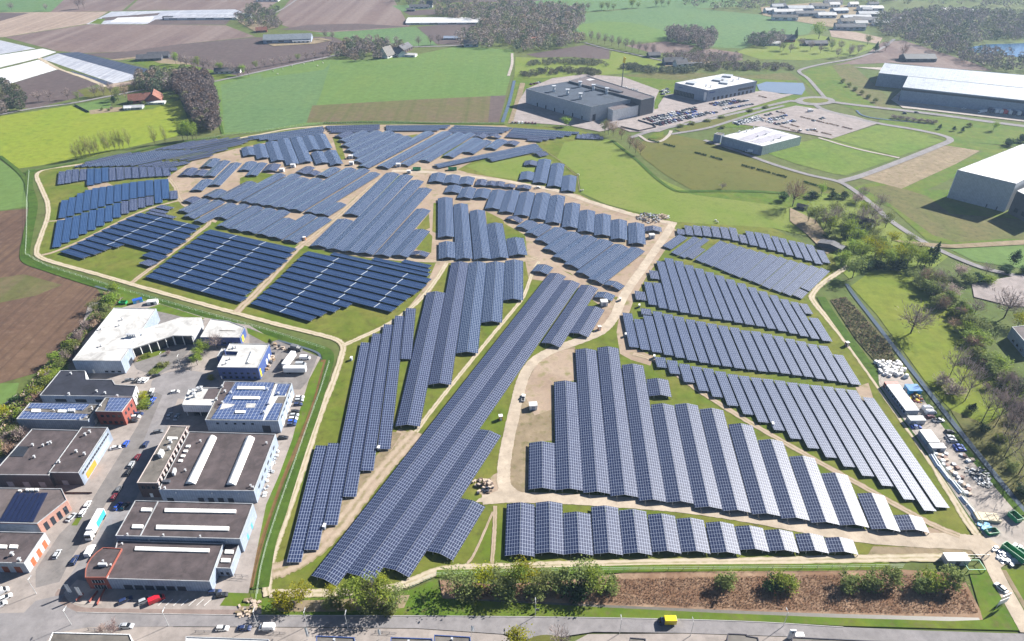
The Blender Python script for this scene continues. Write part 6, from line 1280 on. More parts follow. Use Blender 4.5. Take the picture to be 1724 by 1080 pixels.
b.panel('dark_wall', b.edge((1080, 520), F5), 0, 1, 0, 10.8, W_DGREY, out=.1)
b = Bld('depot_hall', 'pale blue hall with bright roof crowded with machinery beside the pond', [(840, 245), (1185, 325), (1690, 228), (1345, 152)], 12.5, W_LBLUE, BRIGHTROOF, K1)
for q in ([(950, 255), (1040, 268), (1080, 245), (985, 238)], [(1225, 225), (1330, 240), (1370, 215), (1260, 195)], [(1300, 255), (1385, 265), (1392, 235), (1320, 225)], [(1330, 185), (1420, 195), (1440, 175), (1350, 168)]): b.slab('air_unit', q, W_GREY, K1, hh=1.6)
b.vents([(1440, 230), (1160, 285), (1210, 292), (1500, 210)], K1, 2.0)
i = b.edge((1000, 420), K1); b.panel('window_band', i, .0, .62, .4, 5.5, GLASSW, bars=14); b.panel('white_pylon', i, .9, .97, 1.5, 10, W_WHITE, out=.3); b.panel('sign_lettering', i, .12, .25, 8.6, 9.4, W_BLUE, out=.15)
i = b.edge((1400, 400), K1); b.row('loading_door', i, 10, .1, .95, .5, 0, 4, DOORD); b.panel('window_band', i, .62, .95, 5.5, 8, GLASSW, bars=8); b.panel('sign_lettering', i, .03, .14, 9.2, 10.2, W_BLUE, out=.15)
b = Bld('factory_hall', 'white low hall with two grey bands on its bright roof', [(205, 285), (600, 385), (975, 290), (590, 190)], 8, W_WHITE, BRIGHTROOF, E6)
for q in ([(355, 312), (452, 336), (700, 242), (612, 226)], [(470, 336), (570, 358), (850, 280), (748, 258)]): b.slab('roof_band', q, flat('roof_band', (.30, .29, .33)), E6, .12)
b.vents([(370, 250), (440, 245), (510, 215), (550, 290), (630, 270), (700, 330), (770, 305)], E6, 1.6)
b.panel('cladding', b.edge((400, 400), E6), 0, 1, 0, 7.6, W_LBLUE, out=.12)
b = Bld('annex', 'small blue-grey annex at the left end of white low hall', [(128, 265), (196, 280), (228, 262), (165, 248)], 7, W_LBLUE, GREYROOF, E6); b.panel('window', b.edge((160, 320), E6), .1, .9, 1, 5, GLASSW, bars=3)
b = Bld('distribution_hall', 'rear bay of the long silver distribution hall beyond the business park', [(290, 255), (570, 284), (2100, 440), (2150, 312), (350, 155)], 14, W_LBLUE, flat('roof_silver', (.26, .29, .33), .6), K3)
for k in range(40): b.slab('roof_seam', [(372 + k * 40, 262 + k * 4.1), (376 + k * 40, 262.4 + k * 4.1), (426 + k * 40, 166 + k * 4.0), (422 + k * 40, 165.6 + k * 4.0)], TRIM, K3, hh=.15) if k < 34 else None
b.panel('cladding', b.edge((400, 360), K3), .1, .12, 0, 13, W_LBLUE, out=.2)
b = Bld('distribution_hall', 'front bay of the long silver distribution hall with loading docks', [(525, 395), (2100, 566), (2150, 446), (580, 285)], 14.5, W_LBLUE, flat('roof_silver', (.26, .29, .33)), K3)
for k in range(34): b.slab('roof_seam', [(600 + k * 42, 398 + k * 4.6), (604 + k * 42, 398.4 + k * 4.6), (642 + k * 42, 296 + k * 4.2), (638 + k * 42, 295.6 + k * 4.2)], TRIM, K3, hh=.15)
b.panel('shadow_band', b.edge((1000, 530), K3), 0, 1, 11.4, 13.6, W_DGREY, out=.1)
b = Bld('loading_dock', 'white-topped loading dock along the long silver hall', [(508, 432), (2100, 604), (2110, 588), (515, 414)], 10.5, W_LBLUE, BRIGHTROOF, K3)
i = b.edge((900, 600), K3)
b.row('dock_door', i, 10, .135, .38, .6, .3, 4.6, DOORD); b.row('dock_door', i, 14, .55, .95, .6, .3, 4.6, DOORD); b.panel('window_band', i, 0, .1, .5, 7.5, GLASSW, bars=8); b.panel('cladding', i, .12, .47, 5.4, 7.2, W_LBLUE, out=.3)
b = Bld('warehouse', 'tall pale box warehouse with white roof casting a long shadow on the grass', [(1611.7, 286.7), (1711, 310), (1800, 262), (1722, 243)], 22, W_GREY, BRIGHTROOF)
b.panel('corner_trim', b.edge((1650, 370)), 0, .012, 0, 21.8, W_WHITE, out=.15); b.row('door', b.edge((1650, 370)), 2, .6, .95, .1, 0, 3, W_DGREY)
b = Bld('annex', 'lower grey annex right of the tall pale warehouse', [(1712, 322), (1760, 345), (1830, 310), (1770, 296)], 17, W_DGREY, BRIGHTROOF); b.row('window', b.edge((1735, 375)), 3, .1, .9, .5, 3, 6, GLASSW)
b = Bld('industrial_hall', 'light blue hall at the right picture edge behind the hedge', [(1703.5, 551), (1732, 584), (1790, 575), (1750, 546)], 6.5, W_LBLUE, DARKROOF); b.row('window', b.edge((1700, 575)), 3, .2, .9, .4, 1, 2.4, GLASSW)

# houses, barns and greenhouses further away
def house(name, label, X, Y, L, Wd, hw, hr, ang, wallm, roofm, cat='house', win=3, group=None, chimney=True):
    """pitched-roof building: X, Y photo pixel of its centre on the ground"""
    p = P(X, Y); e = empty(name, (p.x, p.y, 0), label, cat, group, math.radians(ang)); l, w = L / 2, Wd / 2
    m = MB(); m.prism([(-l, -w), (l, -w), (l, w), (-l, w)], 0, hw, top=False)
    for s in (-1, 1):
        a = [(s * l, -w, hw), (s * l, w, hw), (s * l, 0, hr)]; m.face(a if s > 0 else a[::-1])
    m.build('wall', wallm, e)
    r = MB(); o = .5; k = (hr - hw) / w
    for s in (-1, 1):
        a = [(-l - o, s * (w + o), hw - k * o), (l + o, s * (w + o), hw - k * o), (l + o, 0, hr), (-l - o, 0, hr)]; b2 = [(x, y, z + .25) for x, y, z in a]
        if s > 0: a = a[::-1]; b2 = b2[::-1]
        r.face(b2); r.face(a[::-1])
        for q in range(4): r.face([a[q], a[(q + 1) % 4], b2[(q + 1) % 4], b2[q]])
    ro = r.build('roof', roofm, e)
    if chimney:
        c = MB(); c.box(l * .5, 0, hr - .6, .8, .8, 1.8); c.build('chimney', W_DBRICK, ro)
    for s in (-1, 1):
        for q in range(win):
            x = -l + L * (q + .5) / win; c = MB(); c.box(x, s * (w + .03), hw * .35, L / win * .45, .1, hw * .4); c.build('window', GLASSW, e)
    return e
HS = [
 ('farmhouse', 'red-roofed farmhouse in the garden above the lime field', 238, 172, 22, 11, 3.5, 9, 20, W_BRICK, RTILE), ('barn', 'red-tiled barn right of the farmhouse above the lime field', 262, 170, 24, 14, 3.5, 9.5, -70, W_BRICK, RTILE),
 ('greenhouse', 'low pale glasshouse in front of the red-tiled barn', 264, 175, 18, 6, 2, 3, 5, SKYL, SKYL), ('greenhouse', 'grey glasshouse left of the red farmhouse', 226, 183, 18, 9, 2, 3.5, 10, W_GREY, TRIM), ('shed', 'small white shed beside the sandy paddock', 216, 185, 6, 4, 2.2, 3.2, 10, W_WHITE, W_WHITE),
 ('barn', 'black barn in front of the dark foil field', 253, 101, 30, 14, 3, 7, 12, W_DGREY, GTILE), ('barn', 'second black barn right behind the black barn', 268, 97, 26, 12, 3, 7, 12, W_DGREY, GTILE), ('house', 'white bungalow at the roadside by the big green field', 380, 123, 24, 10, 3, 6, 8, W_WHITE, GTILE), ('house', 'dark bungalow with white gable beside the roadside bungalow', 396, 122, 14, 10, 3, 6, 8, W_WHITE, GTILE),
 ('barn', 'long grey barn with pale skirting between brown fields', 486, 70, 66, 26, 5, 10, 8, W_LBLUE, flat('roof_sheet', (.16, .18, .20), .6)), ('shed', 'white lean-to at the end of long grey barn', 508, 72, 24, 8, 3, 4.5, 8, W_WHITE, W_WHITE), ('house', 'brown house left of the long grey barn', 441, 54, 16, 10, 3, 7, 15, W_BRICK, RTILE), ('shed', 'grey shed among trees left of the top road', 412, 30, 24, 12, 4, 6, 0, W_GREY, GTILE), ('barn', 'white-roofed shed at the top left fields', 452, 2, 40, 14, 3, 5, 0, W_WHITE, WHITEROOF),
 ('greenhouse', 'long glasshouse above the purple field at the top left', 345, 30, 118, 40, 3, 5, 2, SKYL, FOILG), ('shed', 'small dark shed at the left end of long glasshouse', 284, 33, 16, 8, 3, 5, 0, W_DGREY, GTILE),
 ('greenhouse', 'wide white polytunnel on the dark field at the top centre', 747, 37, 118, 46, 2.5, 4, 2, SKYL, BRIGHTROOF), ('house', 'pointed white gabled house at the top centre', 724, 13, 10, 10, 5, 11, 0, W_WHITE, GTILE), ('barn', 'dark long barn left of the pointed white house', 706, 14, 34, 12, 3, 6, 5, W_WHITE, GTILE), ('shed', 'small blue shed in the top green paddock', 692, 19, 14, 8, 3, 4.5, 0, W_DGREY, GTILE),
 ('farmhouse', 'steep thatched farmhouse on the green field edge', 652, 96, 16, 14, 3, 13, 60, W_WHITE, flat('thatch', (.17, .16, .15), .95)), ('barn', 'grey barn right of the thatched farmhouse', 672, 93, 26, 12, 4, 8, -60, W_WHITE, GTILE), ('barn', 'second grey barn behind the thatched farmhouse', 680, 86, 26, 14, 4, 9, 70, W_DBRICK, GTILE), ('shed', 'low white-roofed shed at the farm corner', 691, 95, 16, 10, 2.5, 4, -10, W_WHITE, WHITEROOF), ('house', 'dark house hidden in the farm trees', 590, 92, 18, 12, 3, 7, 10, W_DBRICK, GTILE),
 ('house', 'grey-roofed villa at the left end of the top woodland', 793, 78, 20, 12, 4, 9, 5, W_GREY, GTILE), ('barn', 'blue polytunnels beside the top woodland', 766, 66, 32, 10, 2, 4, 0, W_BLUE, W_LBLUE), ('house', 'red-roofed villa in the top woodland', 906, 70, 16, 10, 4, 9, -20, W_PINK, RTILE), ('house', 'brown villa left of the red-roofed villa', 896, 74, 16, 10, 4, 9, 30, W_DBRICK, RTILE), ('house', 'white modern villa in the top woodland', 900, 20, 22, 10, 6, 8, 0, W_WHITE, WHITEROOF), ('house', 'white house beside the square copse road', 946, 36, 14, 9, 3, 6, 0, W_WHITE, GTILE),
 ('house', 'white-walled house at the bend of the far road', 1145, 112, 16, 10, 4, 9, 20, W_WHITE, GTILE), ('barn', 'navy barn left of the white-walled house', 1132, 108, 24, 12, 4, 8, 5, W_BLUE, GTILE), ('shed', 'row of white garages right of the white-walled house', 1164, 110, 26, 6, 2.5, 3.4, 5, W_WHITE, GTILE), ('shed', 'dark shed by the far orchard', 1100, 96, 16, 10, 3, 6, 10, W_DGREY, GTILE),
 ('barn', 'white shed of the far farmstead', 1298, 76, 24, 10, 3, 5, 0, W_WHITE, WHITEROOF), ('farmhouse', 'dark farmhouse of the far farmstead', 1324, 70, 20, 12, 4, 9, 0, W_BRICK, GTILE), ('barn', 'long dark shed under the big round tree', 1372, 76, 32, 12, 3, 6, 3, W_DGREY, GTILE),
 ('barn', 'dark hangar with five white rooflights near the lake', 1544, 102, 40, 18, 4, 8, 0, W_DGREY, flat('roof_slate', (.05, .055, .065), .7)),
 ('house', 'grey-roofed house among the trees beside the park', 1446, 382, 16, 9, 3.5, 7.5, -40, W_WHITE, GTILE), ('shed', 'dark wooden shed under the garden trees', 1480, 410, 6, 5, 3, 5, 0, W_DBRICK, GTILE), ('shed', 'long dark car shelter beside the pale panel strip', 1398, 418, 6, 15, 2.6, 4, 50, W_DGREY, GTILE), ('shed', 'dark shed beside the brown leafless tree', 1350, 352, 7, 4, 2.4, 3.6, -35, W_DGREY, GTILE),
 ('farmhouse', 'grey house under trees at the left picture edge', 14, 180, 14, 9, 3, 7, 10, W_WHITE, GTILE),
]
for hsp in HS:
    far = hsp[3] < 120
    cat = hsp[0].replace('_', ' ')
    house(hsp[0], hsp[1], *hsp[2:], cat=cat, win=4 if hsp[4] > 20 else 2, chimney=hsp[0] in ('house', 'farmhouse'))
# sheds of the far business estate
rnd = random.Random(77)
EST = [(1345, 18, 44, 20, 3), (1378, 14, 30, 18, -3), (1325, 24, 50, 14, 3), (1362, 27, 50, 14, 3), (1390, 30, 30, 14, 0), (1412, 22, 26, 16, 8), (1440, 34, 46, 14, 3), (1464, 18, 40, 18, 0), (1466, 28, 46, 14, 0), (1430, 40, 34, 14, 2), (1458, 38, 60, 16, 3), (1496, 38, 34, 12, 0), (1310, 14, 24, 14, 0), (1296, 22, 20, 12, 5), (1420, 50, 28, 14, -8), (1440, 50, 26, 14, -8), (1320, 34, 40, 12, -5), (1480, 42, 22, 10, 0), (1600, 22, 36, 14, 0), (1622, 24, 44, 14, 0), (1402, 8, 30, 12, 0), (1510, 32, 26, 12, 0)]
EM = [(W_WHITE, WHITEROOF, 'white'), (W_LBLUE, TRIM, 'blue-grey'), (W_GREY, GTILE, 'dark-roofed'), (W_WHITE, GREYROOF, 'brown-roofed')]
for q in range(18): EST.append((1290 + rnd.uniform(0, 210), rnd.uniform(8, 46), rnd.uniform(12, 26), rnd.uniform(9, 14), rnd.uniform(-12, 12)))
EST = [e for e in EST if not (e[0] < 1400 and e[1] > 36)]
EST.sort(); EST = EST[:39]
for k, (x, y, l, w_, a) in enumerate(EST):
    wm, rm, cn = EM[k % 4]
    house('estate_shed', f'{cn} shed of the far business estate, {ORD[k]} from its left end', x, y, l, w_, 5, 8, a, wm, rm, 'shed', 3, 'sheds of the far business estate', False)
# ---------------------------------------------------------------- vehicles
def paint(name, c): 
    m = flat('paint_' + name, c, 0.35, 0.0, 0.5, var=0.03); m.node_tree.nodes['Principled BSDF'].inputs['Coat Weight'].default_value = 0.4; return m
PAINT = {k: paint(k, c) for k, c in {'white': (.72, .72, .72), 'silver': (.36, .38, .40), 'grey': (.14, .145, .155), 'black': (.018, .018, .022), 'navy': (.020, .035, .10), 'blue': (.025, .085, .42),
         'red': (.55, .015, .03), 'maroon': (.14, .02, .03), 'yellow': (.72, .52, .01), 'cyan': (.03, .38, .66), 'green': (.02, .26, .10), 'orange': (.62, .20, .05)}.items()}
CARGLASS = flat('car_glass', (.015, .018, .022), .08, spec=.6); TYRE = flat('tyre', (.015, .015, .015), .9); RIM = flat('rim', (.35, .35, .36), .4, .5)
def frustum(mb, x0, x1, y, z0, x2, x3, y2, z1):
    mb.hull([(x0, -y, z0), (x1, -y, z0), (x1, y, z0), (x0, y, z0), (x2, -y2, z1), (x3, -y2, z1), (x3, y2, z1), (x2, y2, z1)])
def bevelled(mb, name, mat, off):
    me = mb.mesh(name, mat); bm = bmesh.new(); bm.from_mesh(me); bmesh.ops.remove_doubles(bm, verts=bm.verts, dist=.001)
    bmesh.ops.bevel(bm, geom=list(bm.edges), offset=off, segments=2, affect='EDGES', profile=.6); bm.to_mesh(me); bm.free(); return me
VM = {}
def veh_meshes(kind, col):
    if (kind, col) in VM: return VM[(kind, col)]
    p = PAINT[col]; out = []
    def part(n, mb, mat, bev=0): out.append((n, bevelled(mb, n, mat, bev) if bev else mb.mesh(n, mat), (0, 0, 0)))
    b = MB(); g = MB(); r = MB(); wheels = [(1.35, .8), (1.35, -.8), (-1.3, .8), (-1.3, -.8)]; wr = .32
    if kind in ('hatch', 'sedan', 'estate'):
        L = 2.1 if kind == 'hatch' else 2.3
        frustum(b, -L, L, .86, .25, -L + .05, L - .12, .84, .62); frustum(b, -L + .02, L - .1, .86, .6, -L + .12, L - .75, .80, .92)
        rear = -L + .22 if kind != 'sedan' else -L + .75
        frustum(g, rear - .12, L - 1.05, .78, .9, rear + .25, .25, .62, 1.38); frustum(r, rear + .2, .32, .64, 1.36, rear + .32, .2, .58, 1.46)
        b2 = MB(); b2.v = b.v + r.v; n = len(b.v); b2.f = b.f + [tuple(i + n for i in f) for f in r.f]; b2.m = b.m + r.m; b2.uv = b.uv + r.uv
        part('body', b2, p, .07); part('windows', g, CARGLASS)
    elif kind == 'van':
        L = 2.6; frustum(b, -L, L - .35, .98, .3, -L, L - .4, .98, 1.2); frustum(b, -L, 1.35, .98, 1.18, -L + .1, 1.1, .88, 2.15); frustum(b, L - 1.3, L, .95, .3, L - 1.2, L - .15, .9, 1.0)
        frustum(g, .9, 1.95, .92, 1.15, .9, 1.22, .84, 1.95); wheels = [(1.6, .9), (1.6, -.9), (-1.6, .9), (-1.6, -.9)]; wr = .36
        part('body', b, p, .06); part('windows', g, CARGLASS)
    elif kind == 'pickup':
        L = 2.5; frustum(b, -L, L, .9, .4, -L, L - .1, .9, .95); frustum(g, -.4, 1.3, .84, .93, -.2, .75, .7, 1.55); frustum(r, -.25, .8, .72, 1.53, -.2, .75, .66, 1.65)
        b2 = MB(); b2.v = b.v + r.v; n = len(b.v); b2.f = b.f + [tuple(i + n for i in f) for f in r.f]; b2.m = b.m + r.m; b2.uv = b.uv + r.uv
        part('body', b2, p, .05); bed = MB(); bed.box(-1.5, 0, .955, 1.8, 1.5, .03); part('load_bed', bed, TYRE); part('windows', g, CARGLASS); wr = .38
    elif kind == 'boxvan':
        frustum(b, -3.0, .9, 1.05, .7, -3.0, .9, 1.05, 2.9); part('cargo_box', b, p, .04)
        c = MB(); frustum(c, .95, 3.0, .98, .35, .95, 2.9, .96, 1.2); frustum(c, .95, 2.7, .96, 1.18, .95, 2.0, .88, 2.1); part('cab', c, PAINT['navy'] if col == 'yellow' else p, .05)
        frustum(g, 1.7, 2.72, .97, 1.22, 1.7, 2.1, .89, 2.0); part('windows', g, CARGLASS); wheels = [(2.1, .9), (2.1, -.9), (-1.9, .9), (-1.9, -.9)]; wr = .4
    elif kind == 'lorry':
        frustum(b, -6.2, 3.6, 1.25, 1.1, -6.2, 3.6, 1.25, 3.9); part('trailer_box', b, p if col != 'cyan' else PAINT['white'], .05)
        if col == 'cyan':
            for s in (-1, 1):
                q = MB(); q.box(-2.6, s * 1.27, 1.2, 6.6, .04, 2.6); part('side_banner', q, p)
        c = MB(); frustum(c, 4.0, 6.2, 1.2, .5, 4.0, 6.15, 1.2, 1.6); frustum(c, 4.0, 6.15, 1.2, 1.58, 4.0, 5.7, 1.12, 3.3); part('cab', c, PAINT['white'], .08)
        frustum(g, 5.3, 6.2, 1.14, 1.75, 5.3, 5.9, 1.08, 2.7); part('windscreen', g, CARGLASS); ch = MB(); ch.box(0, 0, .7, 12, 1.0, .35); part('chassis', ch, TYRE)
        wheels = [(5.2, 1.1), (5.2, -1.1), (3.0, 1.1), (3.0, -1.1), (-4.2, 1.1), (-4.2, -1.1), (-5.4, 1.1), (-5.4, -1.1)]; wr = .5
    elif kind == 'trailer':
        frustum(b, -5.5, 5.5, 1.25, 1.0, -5.5, 5.5, 1.25, 3.7); part('box_body', b, p, .05); ch = MB(); ch.box(0, 0, .6, 10, 1.0, .35); part('chassis', ch, TYRE)
        wheels = [(-2.6, 1.1), (-2.6, -1.1), (-3.9, 1.1), (-3.9, -1.1)]; wr = .48
    w = MB(); w.tube((0, -.11, 0), (0, .11, 0), wr, wr, 12); w.f.append(tuple(reversed(range(len(w.v) - 24, len(w.v) - 12)))); w.m.append(0); w.uv.append([(0, 0)] * 12)
    wm = VM.setdefault(('wheel', wr), w.mesh('wheel', TYRE))
    for x, y in wheels: out.append(('wheel', wm, (x, y, wr)))
    VM[(kind, col)] = out; return out
CATS = {'hatch': ('parked_car', 'car'), 'sedan': ('parked_car', 'car'), 'estate': ('parked_car', 'car'), 'van': ('van', 'van'), 'pickup': ('pickup_truck', 'pickup'), 'boxvan': ('delivery_truck', 'truck'), 'lorry': ('lorry', 'lorry'), 'trailer': ('box_trailer', 'trailer')}
STREET = math.degrees(math.atan2(*(lambda d: (d.y, d.x))(P(246, 770) - P(150, 950))))
def vehicle(kind, col, X, Y, ang, label, group=None, scale=1.0):
    p = P(X, Y); nm, ct = CATS[kind]; e = empty(nm, (p.x, p.y, 0.14), label, ct, group, math.radians(ang)); e.scale = (scale,) * 3
    for n, me, loc in veh_meshes(kind, col):
        o = link(bpy.data.objects.new(n, me), e); o.location = loc
    return e
G1, G2 = 'cars along the estate street', 'cars parked in the estate'
st = STREET
V = [
 ('hatch', 'blue', 213, 749, st, 'bright blue car driving on the estate street beside the white parked car'), ('hatch', 'navy', 246, 750, st, 'navy car parked by the building shadow high on the estate street'),
 ('sedan', 'white', 196, 756, st - 75, 'white car parked askew on the forecourt left of the street'), ('hatch', 'maroon', 232, 772, st, 'maroon car parked in the kerb row beside the brick office shadow'),
 ('hatch', 'silver', 222, 784, st, 'silver car parked between maroon and black cars on the street'), ('estate', 'black', 217, 797, st, 'black car parked at lower end of the street kerb row'),
 ('hatch', 'grey', 201, 826, st, 'grey car parked above the corner shadow, street side'), ('hatch', 'maroon', 193, 839, st, 'dark maroon car parked just above the shaded bay'),
 ('hatch', 'blue', 200, 854, 75, 'bright blue car in the shaded bay behind the brown hall'), ('hatch', 'black', 212, 854, 75, 'black car beside the blue one in the shaded bay'),
 ('lorry', 'cyan', 163, 890, st + 180, 'white lorry with cyan side banner driving down the estate street'),
 ('hatch', 'white', 148, 852, st, 'white car at upper end of the grass verge'), ('hatch', 'white', 140, 865, st, 'white car at lower end of the grass verge'), ('sedan', 'silver', 121, 873, st - 18, 'silver car parked beside the pink brick workshop'),
 ('van', 'white', 153, 930, st, 'white van parked beside the red brick showroom'), ('estate', 'navy', 127, 945, st, 'navy estate car parked at the kerb opposite the orange doors'), ('hatch', 'silver', 97, 935, st, 'silver car parked before the orange roller doors'),
 ('van', 'white', 2, 1000, 40, 'white van at the left picture edge near the junction'), ('sedan', 'white', 9, 1009, 40, 'white car beside the van at the left picture edge'), ('hatch', 'white', 1, 1021, 40, 'white car nearest the junction at the left picture edge'),
 ('estate', 'navy', 212, 1013, 32, 'navy car parked before the loading bays, leftmost of three'), ('estate', 'silver', 245, 1013, 32, 'silver car parked between the navy car and the red van'), ('van', 'red', 265, 1012, 32, 'red van parked before the loading bays'),
 ('estate', 'navy', 362, 999, 4, 'blue car parked in the corner shade of the front hall'), ('hatch', 'black', 374, 1004, 10, 'small black car at the grass corner right of the front hall'),
 ('sedan', 'silver', 214, 1056, 0, 'pale silver car parked across the road by blossoming shrubs'), ('hatch', 'white', 375, 1060, 0, 'white car parked by the road above the bright white roof'), ('sedan', 'navy', 412, 1060, 0, 'dark blue car parked between white car and white van by the road'), ('van', 'white', 450, 1059, 180, 'white van parked by the road right of the dark blue car'),
 ('estate', 'black', 477, 739, 2, 'black car parked at the ditch end beside the brown hall'), ('hatch', 'grey', 267, 729, 15, 'grey car parked at the upper end of the brick office'),
 ('hatch', 'grey', 218, 642, 20, 'grey car parked below the large white hall, leftmost'), ('hatch', 'black', 231, 642, 80, 'black car parked next to two white cars below the white hall'), ('hatch', 'white', 238.5, 642, 80, 'first of two white cars side by side below the white hall'), ('hatch', 'white', 246, 642, 80, 'second of two white cars side by side, next to the cul-de-sac'), ('hatch', 'black', 263, 635, 35, 'black car parked at the rim of the cul-de-sac'),
 ('hatch', 'white', 256, 660, 100, 'white car parked above the yellow shrubs'), ('hatch', 'grey', 258, 667, 100, 'grey car parked right of the yellow shrubs'), ('sedan', 'blue', 257, 676, 80, 'blue car parked right of the yellow shrubs'), ('estate', 'navy', 253, 684, 80, 'navy car parked at the lower end of the yellow shrubs'),
 ('hatch', 'white', 295, 662, 15, 'white car driving in the middle of the cul-de-sac'), ('hatch', 'navy', 234, 699, 5, 'navy car at the red brick office, uppermost of three'), ('hatch', 'white', 229, 704, 8, 'white car at the red brick office, middle of three'), ('hatch', 'black', 224, 711, 5, 'black car at the red brick office, lowest of three'),
 ('sedan', 'silver', 286, 702, st, 'silver car parked by the raised white office, left'), ('sedan', 'silver', 298, 704, st, 'silver car parked by the raised white office, right'), ('van', 'grey', 325, 608, 10, 'grey van parked left of the spring-green trees'), ('hatch', 'navy', 326, 602, 10, 'navy car parked behind the grey van'),
 ('trailer', 'white', 488, 612, 80, 'white box trailer standing lengthwise in the trailer yard'), ('trailer', 'white', 498, 628, 0, 'long white box trailer lying across the front of the trailer yard'), ('van', 'white', 514, 605, 0, 'white van in the trailer yard by the grass'), ('van', 'silver', 507, 616, 0, 'silver van between trailers in the yard'), ('boxvan', 'grey', 500, 590, -20, 'dark grey box truck at the top of the trailer yard'),
 ('hatch', 'white', 505, 671, 5, 'uppermost white car beside the solar-roofed hall'), ('hatch', 'silver', 504, 676, 5, 'silver car below the uppermost white one, right of the solar-roofed hall'), ('hatch', 'navy', 502, 683, 5, 'navy car right of the solar-roofed hall, above the gap'), ('hatch', 'black', 497, 695, 5, 'black car right of the solar-roofed hall, below the gap'), ('hatch', 'silver', 496, 701, 5, 'silver car below the black one, right of the solar-roofed hall'), ('hatch', 'white', 494, 707, 5, 'white car above the blue one, right of the solar-roofed hall'), ('hatch', 'blue', 492, 712, 5, 'bright blue car right of the solar-roofed hall'), ('hatch', 'navy', 491, 717, 5, 'navy car lowest in the row right of the solar-roofed hall'),
 ('pickup', 'white', 881, 672, 85, 'white pickup driving on the gravel road beside the white kiosk'), ('boxvan', 'yellow', 1122, 1050, 180, 'yellow delivery truck driving along the front road'), ('sedan', 'white', 1684, 992, 115, 'white car on the grass edge of the entrance road'),
 ('van', 'white', 1561, 690, 5, 'upper white van in the storage yard, right of the long cabins'), ('van', 'white', 1566, 697, 5, 'lower white van in the storage yard, right of the long cabins'), ('hatch', 'maroon', 1565, 704, 10, 'maroon car below the two white vans in the storage yard'), ('pickup', 'white', 1579, 710, 0, 'white pickup parked in the storage yard'), ('sedan', 'blue', 1542, 721, 0, 'bright blue car beside the grey cabin in the storage yard'),
 ('hatch', 'black', 1598, 729, 0, 'black car above two white cars by the yard ditch'), ('hatch', 'white', 1599, 738, 0, 'first white car by the yard ditch'), ('hatch', 'white', 1603, 744, 0, 'second white car by the yard ditch'), ('sedan', 'blue', 1613, 753, 0, 'upper blue car by the yard ditch'), ('sedan', 'blue', 1617, 759, 0, 'lower blue car by the yard ditch'),
 ('boxvan', 'white', 1261, 257, 160, 'white delivery truck on the lane beside the low white factory'), ('boxvan', 'white', 1364, 189, 10, 'white truck alone at the top of the large car park'), ('pickup', 'white', 905, 318, 20, 'white site vehicle on the sandy road by the small gables'), ('pickup', 'white', 1716, 926, 120, 'white vehicle behind the green skip at the site entrance'),
]
for a in V: vehicle(*a[:5], a[5], None)
# rows of small cars in the business park: one mesh each
LOWCAR = {}
def lowcar(col):
    if col not in LOWCAR:
        b = MB(); frustum(b, -2.15, 2.15, .88, .2, -2.1, 2.0, .85, .85); frustum(b, -1.9, 1.1, .78, .84, -1.6, .3, .62, 1.45); b.m = [0] * 6 + [1] * 6; b.m[7] = 0
        LOWCAR[col] = b.mesh('parked_car', [PAINT[col], CARGLASS])
    return LOWCAR[col]
CR = random.Random(9); COLS = ['white', 'silver', 'grey', 'black', 'navy', 'white', 'silver', 'grey', 'blue', 'maroon', 'white', 'black']
def car_row(t, a, b2, n, where, group, cols=COLS, skip=.06):
    A, B = P(*T(t, *a)), P(*T(t, *b2)); d = (B - A).normalized(); ang = math.atan2(d.y, d.x) + math.pi / 2; k = 0
    for i in range(n):
        if CR.random() < skip: continue
        p = A.lerp(B, (i + CR.uniform(.35, .65)) / n); c = cols[CR.randrange(len(cols))]
        o = link(bpy.data.objects.new('parked_car', lowcar(c))); o.location = (p.x, p.y, .14); o.rotation_euler = (0, 0, ang + (math.pi if CR.random() < .5 else 0) + CR.uniform(-.05, .05))
        tag(o, f"{c} car, {ORD[k]} from the left in {where}", 'car', group); k += 1
E7 = (1230, 150, 6.385)
CG = 'cars in the business park car parks'
car_row(K1, (510, 632), (1060, 505), 20, 'the back row before the huge grey hall', CG)
car_row(K1, (590, 655), (1060, 548), 17, 'the third row before the huge grey hall', CG)
car_row(K1, (610, 675), (1180, 553), 20, 'the second row before the huge grey hall', CG)
car_row(K1, (665, 693), (1280, 553), 20, 'the front row before the huge grey hall', CG)
car_row(K1, (1170, 478), (1470, 420), 11, 'the back row beside the depot hall', CG)
car_row(K1, (1310, 490), (1600, 432), 11, 'the middle row beside the depot hall', CG)
car_row(K1, (1340, 528), (1680, 465), 12, 'the front row beside the depot hall', CG)
car_row(K1, (690, 345), (770, 310), 5, 'the short row left of the depot hall', CG); car_row(K1, (700, 372), (780, 340), 5, 'the lower short row left of the depot hall', CG)
car_row(E7, (30, 372), (300, 300), 16, 'the upper row behind the low white factory', CG, ['white', 'white', 'silver', 'white', 'navy']); car_row(E7, (75, 388), (330, 335), 14, 'the lower row behind the low white factory', CG, ['white', 'white', 'silver', 'white', 'black'])
car_row(E7, (280, 330), (480, 380), 9, 'the slanting row behind the low white factory', CG); car_row(E7, (370, 295), (520, 250), 6, 'the top left row of the large car park', CG, skip=.35)
car_row(E7, (410, 335), (620, 285), 10, 'the second row of the large car park', CG, skip=.2); car_row(E7, (420, 350), (600, 318), 8, 'the third row of the large car park', CG, skip=.2); car_row(E7, (550, 378), (760, 325), 8, 'the middle row of the large car park', CG, skip=.25)
car_row(E7, (760, 385), (1090, 295), 9, 'the sparse row of the large car park', CG, skip=.6); car_row(E7, (650, 460), (960, 440), 8, 'the lowest row of the large car park', CG, skip=.5)
car_row(K1, (560, 640), (1060, 527), 19, 'the fourth row before the huge grey hall', CG, skip=.05); car_row(K1, (640, 684), (1230, 553), 20, 'the second-last row before the huge grey hall', CG, skip=.05)
